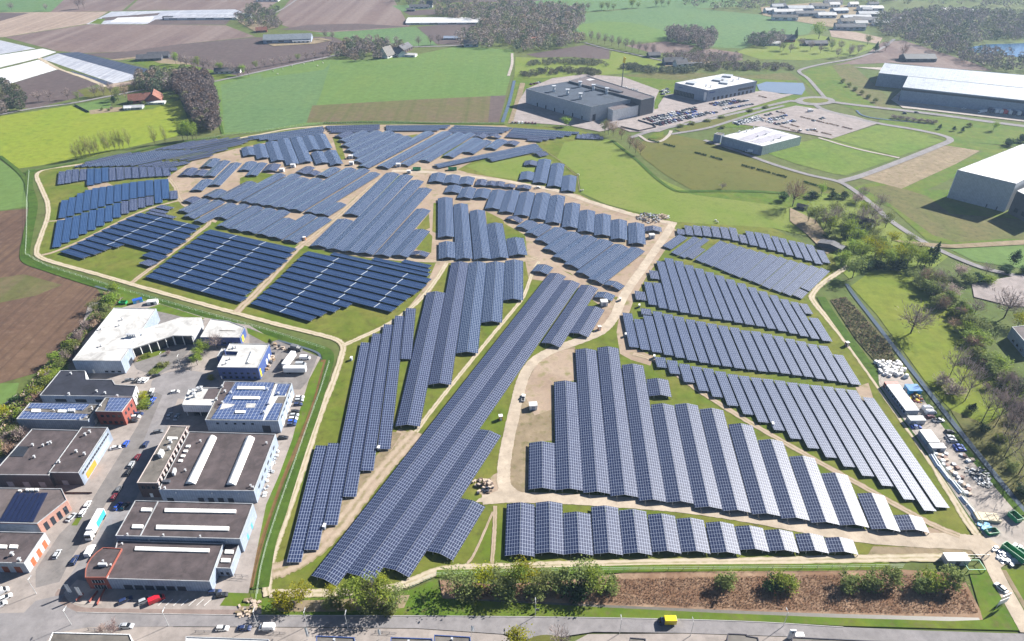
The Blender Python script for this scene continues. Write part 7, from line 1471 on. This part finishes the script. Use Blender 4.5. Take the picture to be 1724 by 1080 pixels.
car_row(K1, (1240, 485), (1540, 425), 11, 'the inner row beside the depot hall', CG); car_row(E7, (50, 380), (315, 318), 15, 'the centre row behind the low white factory', CG, ['white', 'white', 'silver', 'white', 'grey']); car_row(E7, (480, 392), (700, 350), 9, 'the lower middle row of the large car park', CG, skip=.2)
for k, (x, y) in enumerate(((318, 315), (540, 262), (800, 320), (905, 345), (1110, 395), (1250, 428), (690, 460), (1030, 490), (880, 455), (580, 420), (690, 405), (340, 92), (360, 350), (1000, 370))):
    p = P(*T(E7, x, y)); mb = MB(); rh = random.Random(k)
    for f in range(120):
        c = Vector((rh.uniform(-5, 5), rh.uniform(-.9, .9), rh.uniform(0, 1.2))); s = rh.uniform(.25, .5); u = Vector((rh.gauss(0, 1), rh.gauss(0, 1), rh.gauss(0, 1))).normalized(); v_ = u.orthogonal(); mb.face([c - u * s, c - v_ * s, c + u * s, c + v_ * s])
    o = mb.build('hedge', TWIGP); o.location = (p.x, p.y, 0); d = P(*T(E7, 1110, 400)) - P(*T(E7, 1070, 390)); o.rotation_euler = (0, 0, math.atan2(d.y, d.x)); tag(o, f"brown low hedge strip, {ORD[k]} of the planting strips in the large car park", 'hedge', 'planting strips in the large car park')
car_row(F5, (200, 160), (330, 130), 7, 'the row behind the huge grey hall corner', CG, ['maroon', 'grey', 'black', 'white']); car_row(F5, (0, 580), (290, 590), 8, 'the row behind the far strip of panels', CG, ['maroon', 'maroon', 'grey', 'white'])
car_row(F5, (1240, 185), (1420, 225), 6, 'the row behind the dark rear block', CG, ['white', 'silver', 'white'])
for k in range(9):
    a = P(*T(K3, 1385 + k * 44, 640 + k * 4.4)); vehicle('boxvan', ('navy', 'white', 'white', 'red', 'white', 'navy', 'white', 'navy', 'white')[k], *T(K3, 1385 + k * 44, 642 + k * 4.4), 84, f"{ORD[k]} truck from the left docked at the long silver hall", 'trucks at the loading docks', 1.5)
vehicle('lorry', 'red', *T(K3, 1255, 605), 84, 'red lorry at the dock left of the truck row', None, .8); vehicle('lorry', 'white', *T(K3, 1310, 650), 200, 'white lorry turning before the docked trucks', None, .8)
for k, (x, y, c) in enumerate(((545, 657, 'navy'), (662, 648, 'grey'), (1130, 612, 'white'))): vehicle('hatch', c, *T(K3, x, y), -8, f"{c} car on the boulevard before the long silver hall", None)

# ---------------------------------------------------------------- site furniture
def box_thing(name, label, cat, X, Y, L, Wd, Hh, ang, mat, group=None, roof=None, door=None, z0=0.0, lift=0.0):
    p = P(X, Y); e = empty(name, (p.x, p.y, lift), label, cat, group, math.radians(ang)); b = MB(); b.box(0, 0, z0, L, Wd, Hh); b.build('body', mat, e)
    r = MB(); r.box(0, 0, z0 + Hh, L + .2, Wd + .2, .14); r.build('lid' if cat == 'skip' else 'roof', roof or mat, e)
    if door:
        d = MB(); d.box(0, -Wd / 2 - .03, z0 + .1, min(1.6, L * .5), .06, Hh * .8); d.build('door', door, e)
        d = MB(); d.box(-L / 2 - .03, 0, z0 + .4, .06, Wd * .4, Hh * .5); d.build('vent_panel', W_GREY, e)
    return e
KG = 'white transformer kiosks in the park'
for lab, x, y, s in (('white kiosk on dry ground beside the white pickup', 897.5, 688, 1.0), ('white kiosk by the gravel road bend above the diagonal rows', 1016.5, 514, 1.1), ('white kiosk left of the upper gravel road', 1097, 401, 1.0), ('white kiosk at the left of the sandy crossing, upper', 591, 267, 1.0), ('white kiosk at the left of the sandy crossing, lower', 592, 278, 1.0),
                     ('white kiosk between slanting pale rows near the skips', 671, 281, 1.0), ('white kiosk at the top of the wide leaning block', 688.6, 292, .9), ('white kiosk below the two-tone block, right', 493.7, 282, 1.0), ('white kiosk below the two-tone block, left', 475, 289.5, 1.0)):
    box_thing('transformer_kiosk', lab, 'kiosk', x, y, 3.6 * s, 3.0 * s, 2.7 * s, 5, W_WHITE, KG, BRIGHTROOF, W_LBLUE)
for k, (x, y) in enumerate(((1044, 507), (1053, 567), (1101, 604), (1300, 718), (1076, 518), (592, 607), (547, 890), (638, 758))):
    box_thing('inverter_box', f"small pale inverter box beside a panel row, {ORD[k]} from the front" if False else ('small pale inverter box at the ' + ('edge of slanting block by the gravel road', 'left side of the middle slanting block', 'tip of the large slanting block', 'stepped lower edge of the large slanting block', 'small panel piece by the gravel road', 'notch of the narrow leaning block', 'lower edge of the narrow leaning block', 'dry strip of the narrow leaning block')[k]), 'inverter box', x, y, 1.6, .8, 1.9, 80, W_LBLUE, 'inverter boxes', W_WHITE, W_GREY)
SG = PAINT['green']
def skip(label, X, Y, L, Wd, Hh, ang):
    p = P(X, Y); e = empty('waste_skip', (p.x, p.y, .05), label, 'skip', None, math.radians(ang)); m = MB(); l, w = L / 2, Wd / 2; t = .12
    o = [(-l, -w), (l, -w), (l, w), (-l, w)]; i = [(-l + t, -w + t), (l - t, -w + t), (l - t, w - t), (-l + t, w - t)]
    m.prism(o, 0, Hh, top=False)
    for k in range(4):
        j = (k + 1) % 4; m.face([(*o[k], Hh), (*o[j], Hh), (*i[j], Hh), (*i[k], Hh)]); m.face([(*i[j], Hh), (*i[j], .25), (*i[k], .25), (*i[k], Hh)])
    m.face([(*q, .25) for q in i]); m.build('body', SG, e)
    for k in range(5):
        r = MB(); r.box(-l + L * (k + .5) / 5, 0, .1, .16, Wd + .16, Hh - .1) if False else r.box(-l + L * (k + .5) / 5, -w - .05, .05, .16, .1, Hh - .05); r.build('rib', SG, e)
    return e
skip('long open green skip at the site entrance', 1705, 935, 8, 2.8, 2.6, 118); skip('small green skip behind the long open one', 1722, 936, 5, 2.4, 1.8, 118); skip('green skip alone by the yard ditch', 1707, 874, 4.2, 3, 2.2, 105); skip('low green skip beside the blue tarpaulin', 1668, 898, 4.5, 2.4, 1.6, 10)
skip('green skip on the sandy crossing at the park centre', 702, 287, 6.5, 3, 2.2, 0); skip('green skip beside the red machine on the sandy road', 762, 287, 7, 3, 2.2, 5)
skip('green skip behind the large white hall', 208, 512, 4, 2.5, 1.6, 0); 
box_thing('blue_container', 'blue container behind the large white hall', 'container', 233, 510, 5, 2.4, 2.4, 30, PAINT['cyan'], None, PAINT['blue'], W_GREY); box_thing('white_container', 'white container with dark hatch behind the large white hall', 'container', 258, 512, 5.5, 3, 2.2, 10, W_WHITE, None, BRIGHTROOF, DOORD)
for k, (x, y, lab) in enumerate(((843, 707, 'orange toilet cabin on grass beside the gravel road'), (1009, 556, 'orange toilet cabin at the gravel road bend'), (513, 405, 'orange toilet cabin at the dirt junction'), (1425, 583, 'brown toilet cabin beside the right perimeter track'))):
    box_thing('toilet_cabin', lab, 'toilet cabin', x, y, 1.6, 1.6, 2.5, 10, PAINT['orange'] if k < 3 else W_BRICK, None, W_WHITE, W_WHITE)
# site cabins: a row of ten placed side by side
A, B = T(J5, 165, 432), T(J5, 375, 712); pa, pb = P(*A, 0), P(*B, 0); dd = (pb - pa).normalized(); ca = math.degrees(math.atan2(dd.y, dd.x)); n = 10; step = (pb - pa).length / (n - .5)
for k in range(n):
    p = pa + dd * step * (k + .2); e = empty('site_cabin', (p.x, p.y, .1), 'red site cabin at the far end of the long cabin row' if k == 0 else f"white-roofed blue site cabin, {ORD[k - 1]} after the red one in the row", 'cabin', 'site cabins in a row', math.radians(ca)); b = MB(); b.box(0, 0, 0, step * .97, 6.2, 2.7); b.build('body', W_BRICK if k == 0 else W_LBLUE, e)
    r = MB(); r.box(0, 0, 2.7, step * .93, 6.3, .14); r.build('roof', flat('roof_pink', (.55, .22, .19)) if k == 0 else BRIGHTROOF, e); w_ = MB(); w_.box(0, -3.13, 1.0, 1.2, .06, 1.0); w_.build('window', GLASSW, e)
box_thing('site_cabin', 'grey cabin at the near end of the long cabin row', 'cabin', 1540, 712, 7, 3.2, 2.7, ca + 90, W_GREY, None, TRIM, W_WHITE); box_thing('site_cabin', 'larger white-roofed cabin standing alone in the storage yard', 'cabin', 1561, 742, 7.5, 5, 2.8, ca, W_LBLUE, None, BRIGHTROOF, W_GREY)
box_thing('site_cabin', 'smaller white-roofed cabin beside the pallets in the storage yard', 'cabin', 1575, 758, 6, 3, 2.6, 0, W_GREY, None, BRIGHTROOF, DOORD); box_thing('site_cabin', 'white-roofed cabin in the bushes by the site gate', 'cabin', 1606, 946, 8, 3.4, 2.7, 0, W_GREY, None, BRIGHTROOF, DOORD)
box_thing('tarpaulin_shelter', 'blue tarpaulin shelter beside the red site cabin', 'shelter', 1535, 660, 6, 5, 2.6, 0, PAINT['cyan'], None, flat('tarp_blue', (.05, .18, .42), .6), W_DGREY)
p = P(1656, 887); mb = MB(); rt = random.Random(4)
for k in range(10): mb.box(p.x + rt.uniform(-1.6, 1.6), p.y + rt.uniform(-1.6, 1.6), .05, rt.uniform(1, 2.2), rt.uniform(1, 2), rt.uniform(.4, 1.1), rt.uniform(0, 3))
tag(mb.build('tarpaulin_heap', PAINT['cyan'], origin=(p.x, p.y, 0)), 'crumpled blue tarpaulin heap beside the low green skip', 'tarpaulin')
e = empty('timber_stack', (P(1660, 874).x, P(1660, 874).y, 0), 'wide stack of pale boards in the storage yard', 'timber', None, math.radians(-6))
for k in range(6):
    b = MB(); b.box(-3.6 + k * 1.45, 0, .1, 1.35, 4.0, 1.3 + .1 * (k % 2)); b.build('board_bundle', flat('pale_timber', (.52, .45, .32), .8), e)
# white big bags heaped at the head of the yard
BAG = flat('bag_white', (.68, .67, .65), .9); bagm = []
for q in range(3):
    b = MB(); rq = random.Random(q); s = .62
    b.hull([(x * s * rq.uniform(.85, 1.1), y * s * rq.uniform(.85, 1.1), z) for z, (x, y) in [(0, c) for c in ((-1, -1), (1, -1), (1, 1), (-1, 1))] + [(1.15 + .1 * q, c) for c in ((-.9, -.9), (.9, -.9), (.9, .9), (-.9, .9))]])
    bagm.append(bevelled(b, 'big_bag', BAG, .16))
k = 0
for r_ in range(6):
    for c in range(8):
        x, y = T(J5, 30 + c * 34 + r_ * 14, 185 + r_ * 26 + CR.uniform(-12, 12) + c * 3)
        if CR.random() < .12: continue
        p = P(x + CR.uniform(-1.5, 1.5), y); o = link(bpy.data.objects.new('big_bag', bagm[k % 3])); o.location = (p.x, p.y, .12); o.rotation_euler = (0, 0, CR.uniform(0, 3)); s = CR.uniform(1.0, 1.5); o.scale = (s, s, s * CR.uniform(.8, 1.2))
        tag(o, 'white filled big bag in the heap at the head of the storage yard', 'bag', 'white big bags heaped in the yard'); k += 1
# pallets with goods
PAL = flat('pallet_wood', (.33, .24, .16), .9); CRT = flat('carton', (.42, .34, .27), .9); k = 0
plist = [(1574, 766), (1581, 768), (1587, 770), (1580, 774), (1586, 778), (1592, 776), (1588, 784), (1594, 786), (1596, 792), (1600, 790), (1605, 784), (1611, 790), (1607, 800), (1602, 797), (1613, 806), (1619, 806), (1616, 814), (1622, 818), (1628, 820), (1630, 826), (1625, 832), (1631, 834), (1618, 768), (1623, 770), (1629, 778), (1636, 776), (1592, 766), (1590, 772)]
pm = MB(); pm.box(0, 0, 0, 1.3, 1.3, .15); pmesh = pm.mesh('pallet_base', PAL); loads = []
for q, (m_, hh) in enumerate(((W_WHITE, .7), (CRT, .6), (W_GREY, .5), (flat('load_brown', (.16, .09, .07)), .6))):
    b = MB(); b.hull([(-.6, -.6, .15), (.6, -.6, .15), (.6, .6, .15), (-.6, .6, .15), (-.55, -.58, .15 + hh), (.58, -.55, .15 + hh * .9), (.55, .58, .15 + hh), (-.58, .55, .15 + hh * 1.05)]); loads.append(b.mesh('load', m_))
for x, y in plist:
    p = P(x, y); nm = ('white', 'cardboard', 'grey', 'brown')[k % 4]
    e = empty('pallet', (p.x, p.y, .12), f"pallet with {nm} load, {ORD[k]} of the pallets in the storage yard from its far end", 'pallet', 'pallets in the storage yard', CR.uniform(0, 3)); e.scale = (1.35, 1.35, 1.35); link(bpy.data.objects.new('pallet_base', pmesh), e); link(bpy.data.objects.new('load', loads[k % 4]), e); k += 1
PIPE = flat('pipe_white', (.62, .66, .70), .4); k = 0
for a, b2 in (((1566, 768), (1578, 788)), ((1570, 768), (1590, 800)), ((1578, 786), (1596, 810)), ((1583, 792), (1599, 812)), ((1600, 812), (1616, 832)), ((1604, 812), (1618, 828)), ((1616, 838), (1626, 850)), ((1636, 862), (1644, 876)), ((1628, 852), (1636, 862))):
    mb = MB(); p0, p1 = P(*a), P(*b2); up = Vector((0, 0, .55)); sd = (p1 - p0).normalized(); sd = Vector((-sd.y, sd.x, 0))
    for q in (-.5, .1, .7): mb.tube(p0 + up * .7 + sd * q, p1 + up * .7 + sd * q, .32, .32, 8)
    mb.tube(p0 + up * 1.7 + sd * .1, p1 + up * 1.7 + sd * .1, .3, .3, 8); mb.box(p0.lerp(p1, .5).x, p0.lerp(p1, .5).y, .02, 1.6, .2, .25, math.atan2(sd.y, sd.x))
    tag(mb.build('pipe_bundle', PIPE), f"bundle of white pipes, {ORD[k]} along the yard fence from the far end", 'pipes', 'pipe bundles along the yard fence'); k += 1
# white machine parts beside the brown hall, clutter behind the blue hall
k = 0
for x, y in ((466, 762), (464, 770), (461, 776), (458, 783), (456, 789), (453, 796), (451, 802), (462, 781), (457, 796), (448, 812), (445, 826), (450, 822), (446, 834)):
    p = P(x, y); mb = MB(); s = CR.uniform(1.4, 2.6); mb.box(0, 0, 0, s, s * .6, .5, .4 * k); mb.box(.2, .1, .5, s * .6, s * .4, .5, .3 * k); mb.tube((-.3, 0, .5), (.3, .2, 1.3), .25, .2, 8)
    o = mb.build('machine_crate', (W_WHITE, VENT, W_GREY)[k % 3]); o.location = (p.x, p.y, .13); tag(o, f"pale crated machine, {ORD[k]} along the right wall of the brown hall from its far end", 'crate', 'crated machines beside the brown hall'); k += 1
k = 0
for x, y in ((458, 603), (461, 608), (456, 612), (453, 618), (450, 624), (460, 598), (455, 608), (463, 582), (470, 585), (476, 588), (482, 592), (488, 590), (466, 588)):
    p = P(x, y); mb = MB(); s = CR.uniform(1.2, 2.4); mb.box(0, 0, 0, s, s * .8, .8, k); mb.box(.3, .2, .8, s * .7, s * .4, .5, k * .7); mb.box(-.3, -.2, .8, s * .3, s * .4, .8, k * .4)
    o = mb.build('crate', (CRT, PAL, W_DGREY)[k % 3]); o.location = (p.x, p.y, .13); tag(o, f"stacked crate heap, {ORD[k]} of the heaps behind the deep blue hall", 'crate', 'crates behind the deep blue hall'); k += 1
# heaps
def heap(name, label, cat, X, Y, r, h, mats, seed, n=60):
    rnd = random.Random(seed); p = P(X, Y); mb = MB()
    for i in range(n):
        t = rnd.uniform(0, 6.28); d = r * math.sqrt(rnd.random()); z = max(0, h * (1 - d / r)) * rnd.uniform(.3, 1); mb.box(math.cos(t) * d, math.sin(t) * d, max(0, z - .3), rnd.uniform(.5, 1.5), rnd.uniform(.4, 1.2), rnd.uniform(.3, .9), rnd.uniform(0, 3), rnd.randrange(len(mats)))
    o = mb.build(name, mats); o.location = (p.x, p.y, .05); tag(o, label, cat, None, 'stuff'); return o
SOILM = flat('soil_heap', (.14, .10, .075), .95, var=.3)
heap('soil_heap', 'dark heap of soil and rubble beside the gravel road', 'rubble', 813, 819, 4.5, 2.2, [SOILM, DOORD, CRT], 1); heap('debris_heap', 'grey heap of debris at the head of the gravel road', 'rubble', 1093, 368, 9, 2.4, [W_GREY, SOILM, W_DGREY], 2, 120); heap('timber_heap', 'pale heap of broken boards at the head of the gravel road', 'rubble', 1116, 366, 5, 1.6, [CRT, W_WHITE, PAL], 3)
heap('tube_heap', 'grey coils and tubes left of the long green skip', 'rubble', 1690, 938, 4, 1.6, [VENT, W_GREY], 4); heap('sand_heap', 'pale sand heap by the front road ditch end', 'rubble', 420, 1026, 4, 1.4, [DRY, CRT], 5); heap('machine_heap', 'dark tangled machinery below the blue shelter', 'rubble', 1543, 672, 3, 2.2, [DOORD, YEL, W_DGREY, W_BRICK], 6); heap('debris_heap', 'dark debris beside the yard ditch', 'rubble', 1646, 800, 5, 1.8, [DOORD, W_DGREY, W_GREY], 7); heap('debris_heap', 'second dark debris heap beside the yard ditch', 'rubble', 1655, 812, 3, 1.5, [DOORD, W_GREY], 8)
# lamps, flags, signs, masts
POLE = flat('pole_grey', (.55, .56, .56), .4, .4)
def lamp(label, X, Y, h=8, ang=90):
    p = P(X, Y); e = empty('street_lamp', (p.x, p.y, 0), label, 'street lamp', 'street lamps', math.radians(ang)); m = MB(); m.tube((0, 0, 0), (0, 0, h), .11, .07, 8); m.tube((0, 0, h - .1), (1.2, 0, h), .06, .05, 6); m.build('pole', POLE, e); q = MB(); q.hull([(.9, -.16, h - .08), (1.9, -.13, h - .05), (1.9, .13, h - .05), (.9, .16, h - .08), (.9, -.14, h + .08), (1.9, -.1, h + .04), (1.9, .1, h + .04), (.9, .14, h + .08)]); q.build('lamp_head', TRIM, e)
for lab, x, y in (('street lamp on the kerb at the estate junction', 121, 1053), ('street lamp below the parking lines on the front road', 284.5, 1055), ('street lamp right of the white van on the front road', 518, 1056), ('street lamp opposite the bright green verge, left', 586, 1060), ('street lamp beside the small square sign', 901, 1039), ('street lamp right of the island trees', 1043, 1068), ('street lamp beside the yellow delivery truck', 1162, 1072), ('street lamp left of the white totem sign', 1318, 1056), ('street lamp near the white vans at the left picture edge', 62, 1001), ('street lamp in the cul-de-sac garden', 276, 618), ('street lamp at the trailer yard entrance', 305, 622), ('street lamp at the verge end of the ditch', 434, 1055)):
    lamp(lab, x, y, 8)
def flag(label, X, Y, h=6, w_=1.0, fh=2.6, mat=None, top=True, name='flag'):
    p = P(X, Y); e = empty(name, (p.x, p.y, 0), label, 'flag', None, 0); m = MB(); m.tube((0, 0, 0), (0, 0, h), .06, .05, 6); m.build('pole', POLE, e); q = MB()
    n = 6
    for k in range(n): 
        x0, x1 = w_ * k / n, w_ * (k + 1) / n; y0, y1 = .12 * math.sin(k * 1.3), .12 * math.sin((k + 1) * 1.3)
        q.face([(x0, y0, h - fh), (x1, y1, h - fh - .1), (x1, y1, h - .1), (x0, y0, h)]); q.face([(x0, y0 + .02, h), (x1, y1 + .02, h - .1), (x1, y1 + .02, h - fh - .1), (x0, y0 + .02, h - fh)])
    q.build('cloth', mat or W_WHITE, e)
flag('white flag on a pole left of the curved-front showroom shadow', 117, 1002, 6, 1.3, 4.5, W_WHITE); flag('second white flag on a pole before the showroom', 135, 1007, 6, 1.3, 4.5, W_WHITE); flag('white flag by the low roofs across the road', 639, 1078, 6, .8, 3); flag('white flag at the navy-edged dark roof', 794, 1072, 6, .9, 3); flag('tall white flag left of the low roofs across the road', 518, 1078, 7, .8, 5)
e = empty('advertising_mast', (P(1046.5, 149).x, P(1046.5, 149).y, 0), 'very tall mast with yellow sign behind the huge grey hall', 'advertising mast'); m = MB(); m.tube((0, 0, 0), (0, 0, 32), .6, .4, 10); m.build('pole', W_DGREY, e); m = MB(); m.hull([(-1.4, -.4, 28), (1.4, -.4, 27), (1.4, .4, 27), (-1.4, .4, 28), (-.7, -.4, 34), (1.9, -.4, 33), (1.9, .4, 33), (-.7, .4, 34)]); m.build('sign_panel', YEL, e)
def board(label, X, Y, w_, h0, h1, ang, mat, cat='sign', legs=2, name='sign_board'):
    p = P(X, Y); e = empty(name, (p.x, p.y, 0), label, cat, None, math.radians(ang)); m = MB(); m.box(0, 0, h0, w_, .12, h1 - h0); m.build('panel', mat, e)
    for k in range(legs):
        q = MB(); q.box(-w_ * .35 + k * w_ * .7, .1, 0, .14, .14, h1); q.build('post', POLE, e)
board('white information board on posts beside the entrance road', 1682, 1024, 4.5, 2.4, 5.0, 20, W_WHITE); board('grey information board behind the white one by the entrance road', 1688, 1014, 4.0, 1.8, 4.2, 20, VENT); board('small square dark road sign on the front verge', 905, 1032, 1.2, 1.0, 2.2, 0, W_DGREY)
e = empty('totem_sign', (P(1330, 1076).x, P(1330, 1076).y, 0), 'white totem sign with dark round mark across the road', 'sign'); m = MB(); m.box(0, 0, 0, 1.9, .5, 5.0); m.build('panel', W_WHITE, e); m = MB()
m.face([(.45 * math.cos(k * math.pi / 8), -.26, 3.9 + .45 * math.sin(k * math.pi / 8)) for k in range(16)]); m.build('round_mark', W_DGREY, e)
m = MB(); p = P(1345, 1071); m.box(0, 0, 0, 3.0, 1.6, .9); o = m.build('stone_block', W_WHITE); o.location = (p.x, p.y, .1); tag(o, 'low white stone block right of the totem sign', 'stone')
# gate and boom at the entrance
e = empty('entrance_gate', (P(1640, 940).x, P(1640, 940).y, 0), 'dark steel gate frame beside the entrance road', 'gate'); 
for x in (-5, 0, 5): m = MB(); m.box(x, 0, 0, .15, .15, 2.1); m.build('post', STEEL, e)
m = MB(); m.box(0, 0, 1.9, 10, .08, .1); m.box(0, 0, .3, 10, .08, .1)
for k in range(26): m.box(-5 + k * .4, 0, .3, .04, .04, 1.7)
m.build('bars', STEEL, e)
e = empty('green_frame', (P(1637, 956).x, P(1637, 956).y, 0), 'green steel frame standing on grass below the site gate', 'steel frame')
for x, y in ((-3, -2), (3, -2), (3, 2), (-3, 2)): m = MB(); m.box(x, y, 0, .2, .2, 1.6); m.build('post', SG, e)
m = MB(); m.box(0, -2, 1.5, 6, .2, .2); m.box(0, 2, 1.5, 6, .2, .2); m.box(-3, 0, 1.5, .2, 4, .18); m.box(3, 0, 1.5, .2, 4, .18); m.build('rails', SG, e)
e = empty('boom_barrier', (P(1655, 938).x, P(1655, 938).y, 0), 'dark boom barrier arm raised at the site entrance', 'barrier'); m = MB(); m.box(0, 0, 0, .4, .4, 1.1); m.build('post', W_DGREY, e); m = MB(); m.tube((0, 0, 1), (2.6, .6, 4.4), .14, .1, 6); m.build('arm', W_DGREY, e)
# fences
def fence(label, pts, h=2.0, gap=5.0, mat=None, solid=False, name='fence', cat='fence'):
    q = [P(*p) for p in pts]; o0 = q[0]; e = empty(name, (o0.x, o0.y, 0), label, cat); rails = MB(); posts = MB()
    for a, b in zip(q, q[1:]):
        a, b = a - o0, b - o0; d = (b - a); L = d.length; d.normalize(); n = max(1, int(L / gap)); u = Vector((-d.y, d.x, 0)) * .04
        for z in ((.2, h * .5, h - .1) if not solid else ()):
            rails.hull([a - u + Vector((0, 0, z)), b - u + Vector((0, 0, z)), b + u + Vector((0, 0, z)), a + u + Vector((0, 0, z)), a - u + Vector((0, 0, z + .06)), b - u + Vector((0, 0, z + .06)), b + u + Vector((0, 0, z + .06)), a + u + Vector((0, 0, z + .06))])
        if solid: rails.hull([a - u, b - u, b + u, a + u, a - u + Vector((0, 0, h)), b - u + Vector((0, 0, h)), b + u + Vector((0, 0, h)), a + u + Vector((0, 0, h))])
        for k in range(n): p = a.lerp(b, k / n); posts.box(p.x, p.y, 0, .1, .1, h + .1)
    rails.build('rails' if not solid else 'panel', mat or STEEL, e); posts.build('posts', mat or STEEL, e); e2 = e; return e
fence('long light fence between estate ditch and perimeter track', [(555, 612), (540, 660), (518, 720), (494, 790), (470, 858), (450, 920), (440, 960), (432, 1012)], mat=flat('fence_pale', (.36, .42, .34), .6))
fence('light fence following the left perimeter ditch', [(50, 290), (46, 340), (46, 395), (44, 430), (80, 450), (200, 488), (330, 525), (450, 558), (548, 590)], mat=flat('fence_pale', (.36, .42, .34), .6))
fence('fence along the far edge between park and green field', [(300, 246), (372, 231), (460, 219), (548, 209), (700, 208), (850, 210), (960, 216)], mat=flat('fence_pale', (.36, .42, .34), .6))
fence('fence along the bank between inner track and reed bed', [(690, 990), (735, 970), (850, 966), (1000, 962), (1200, 960), (1400, 958), (1520, 956)], mat=flat('fence_pale', (.36, .42, .34), .6))
fence('fence on the storage yard side of the perimeter track', [(1482, 640), (1520, 694), (1560, 752), (1600, 808), (1640, 866), (1660, 900)], mat=flat('fence_pale', (.36, .42, .34), .6))
fence('dark wooden fence around the sandy paddock', [(126, 178), (150, 190)], 1.8, solid=True, mat=W_DGREY)
fence('pasture fence running down to the upper gravel road', [(905, 246), (940, 270), (972, 298), (976, 322)], 1.2, 4, PAL)
fence('dark fence around the garden yard before the huge grey hall', [(1045, 215), (1076, 222), (1104, 216), (1100, 212), (1074, 204)], 1.6, solid=True, mat=W_DGREY)
fence('low brick wall with railings in the shade of the brick office', [(108, 832), (156, 832)], 1.1, solid=True, mat=W_DBRICK, name='garden_wall', cat='wall')
fence('dark railing in front of the parked white car across the road', [(330, 1066), (360, 1066)], 1.4, 2, W_DGREY); fence('dark railing in front of the white van across the road', [(440, 1067), (482, 1069)], 1.4, 2, W_DGREY)
fence('dark railing along the low roofs left of the white flag', [(543, 1066), (600, 1067)], 1.4, 2, W_DGREY); fence('dark railing along the low roofs right of the white flag', [(632, 1067), (668, 1069)], 1.4, 2, W_DGREY); fence('dark hedge rail left of the blossoming shrubs', [(150, 1062), (205, 1065)], 1.4, 2, W_DGREY)
fence('dark fence at the hall corner beside the grass strip', [(386, 972), (420, 975)], 2.0, 2, W_DGREY)
for k, (a, b) in enumerate((((130, 1014), (142, 1002)), ((152, 1016), (166, 998)), ((165, 1020), (178, 994)))):
    fence(f"brick screen wall before the showroom, {ORD[k]} from the left", [a, b], 1.4, solid=True, mat=W_BRICK, name='garden_wall', cat='wall')
# hedges along the lane
for k in range(12):
    x = 1100 + k * 26.5; y = 236 + k * 7.2
    if k in (2, 5, 9): continue
    p = P(x, y + 3); mb = MB(); rh = random.Random(k)
    for f in range(160):
        c = Vector((rh.uniform(-6, 6), rh.uniform(-.8, .8), rh.uniform(0, 1.4))); s = rh.uniform(.25, .5); u = Vector((rh.gauss(0, 1), rh.gauss(0, 1), rh.gauss(0, 1))).normalized(); v_ = u.orthogonal(); mb.face([c - u * s, c - v_ * s, c + u * s, c + v_ * s])
    o = mb.build('hedge', LEAFD); o.location = (p.x, p.y, 0); d = P(1400, 318) - P(1100, 236); o.rotation_euler = (0, 0, math.atan2(d.y, d.x)); tag(o, f"dark low hedge piece, {ORD[k]} along the lane below the low white factory", 'hedge', 'hedge pieces along the lane')
# sheep on the pastures
def sheep_mesh():
    me = bpy.data.meshes.new('sheep'); vs = [(0, 0, .62), (.35, 0, .66), (-.38, 0, .64), (.58, 0, .82), (.8, 0, .84), (.98, 0, .76)]; es = [(0, 1), (0, 2), (1, 3), (3, 4), (4, 5)]; rad = [.30, .28, .27, .15, .12, .07]
    for x in (.32, -.36):
        for y in (.15, -.15): vs += [(x, y, .32), (x + (-.04 if x < 0 else 0), y, .02)]; n = len(vs); es += [(1 if x > 0 else 2, n - 2), (n - 2, n - 1)]; rad += [.08, .05]
    me.from_pydata(vs, es, []); o = bpy.data.objects.new('tmp', me); COL.objects.link(o); m = o.modifiers.new('s', 'SKIN')
    for i, r in enumerate(rad): me.skin_vertices[0].data[i].radius = (r, r)
    me.skin_vertices[0].data[0].use_root = True; o.modifiers.new('d', 'SUBSURF').levels = 1
    ev = o.evaluated_get(bpy.context.evaluated_depsgraph_get()); out = bpy.data.meshes.new_from_object(ev); bpy.data.objects.remove(o); out.materials.clear(); out.materials.append(flat('wool', (.62, .59, .53), .95)); out.name = 'sheep'; return out
SHM = sheep_mesh(); k = 0
for x, y in ((977, 323), (981, 322), (1205, 373), (1208, 376), (460, 121), (476, 117), (492, 113), (512, 109), (535, 112), (544, 107), (528, 104), (468, 126), (974, 296)):
    p = P(x, y); o = link(bpy.data.objects.new('sheep', SHM)); o.location = (p.x, p.y, .1); o.rotation_euler = (0, 0, CR.uniform(0, 6)); o.scale = (1.5, 1.5, 1.5)
    tag(o, f"white sheep standing on the {'pasture right of the park' if x > 900 else 'big green field above the park'}, {ORD[k]} of the flock", 'sheep', 'sheep on the pastures'); k += 1
# ---------------------------------------------------------------- air
hz = MB(); hz.prism([(-7000, -1200), (7000, -1200), (7000, 9500), (-7000, 9500)], -3.0, 216.0, bottom=True)
m = bpy.data.materials.new('haze'); m.use_nodes = True; nt = m.node_tree; nt.nodes.clear(); out = nt.nodes.new('ShaderNodeOutputMaterial'); vp = nt.nodes.new('ShaderNodeVolumePrincipled')
vp.inputs['Color'].default_value = (0.50, 0.72, 1.0, 1); vp.inputs['Density'].default_value = 0.00008; vp.inputs['Anisotropy'].default_value = 0.2
nt.links.new(vp.outputs[0], out.inputs['Volume'])
o = hz.build('haze', m); o['kind'] = 'stuff'; o['label'] = 'thin bluish haze in the air over the whole landscape'; o['category'] = 'haze'
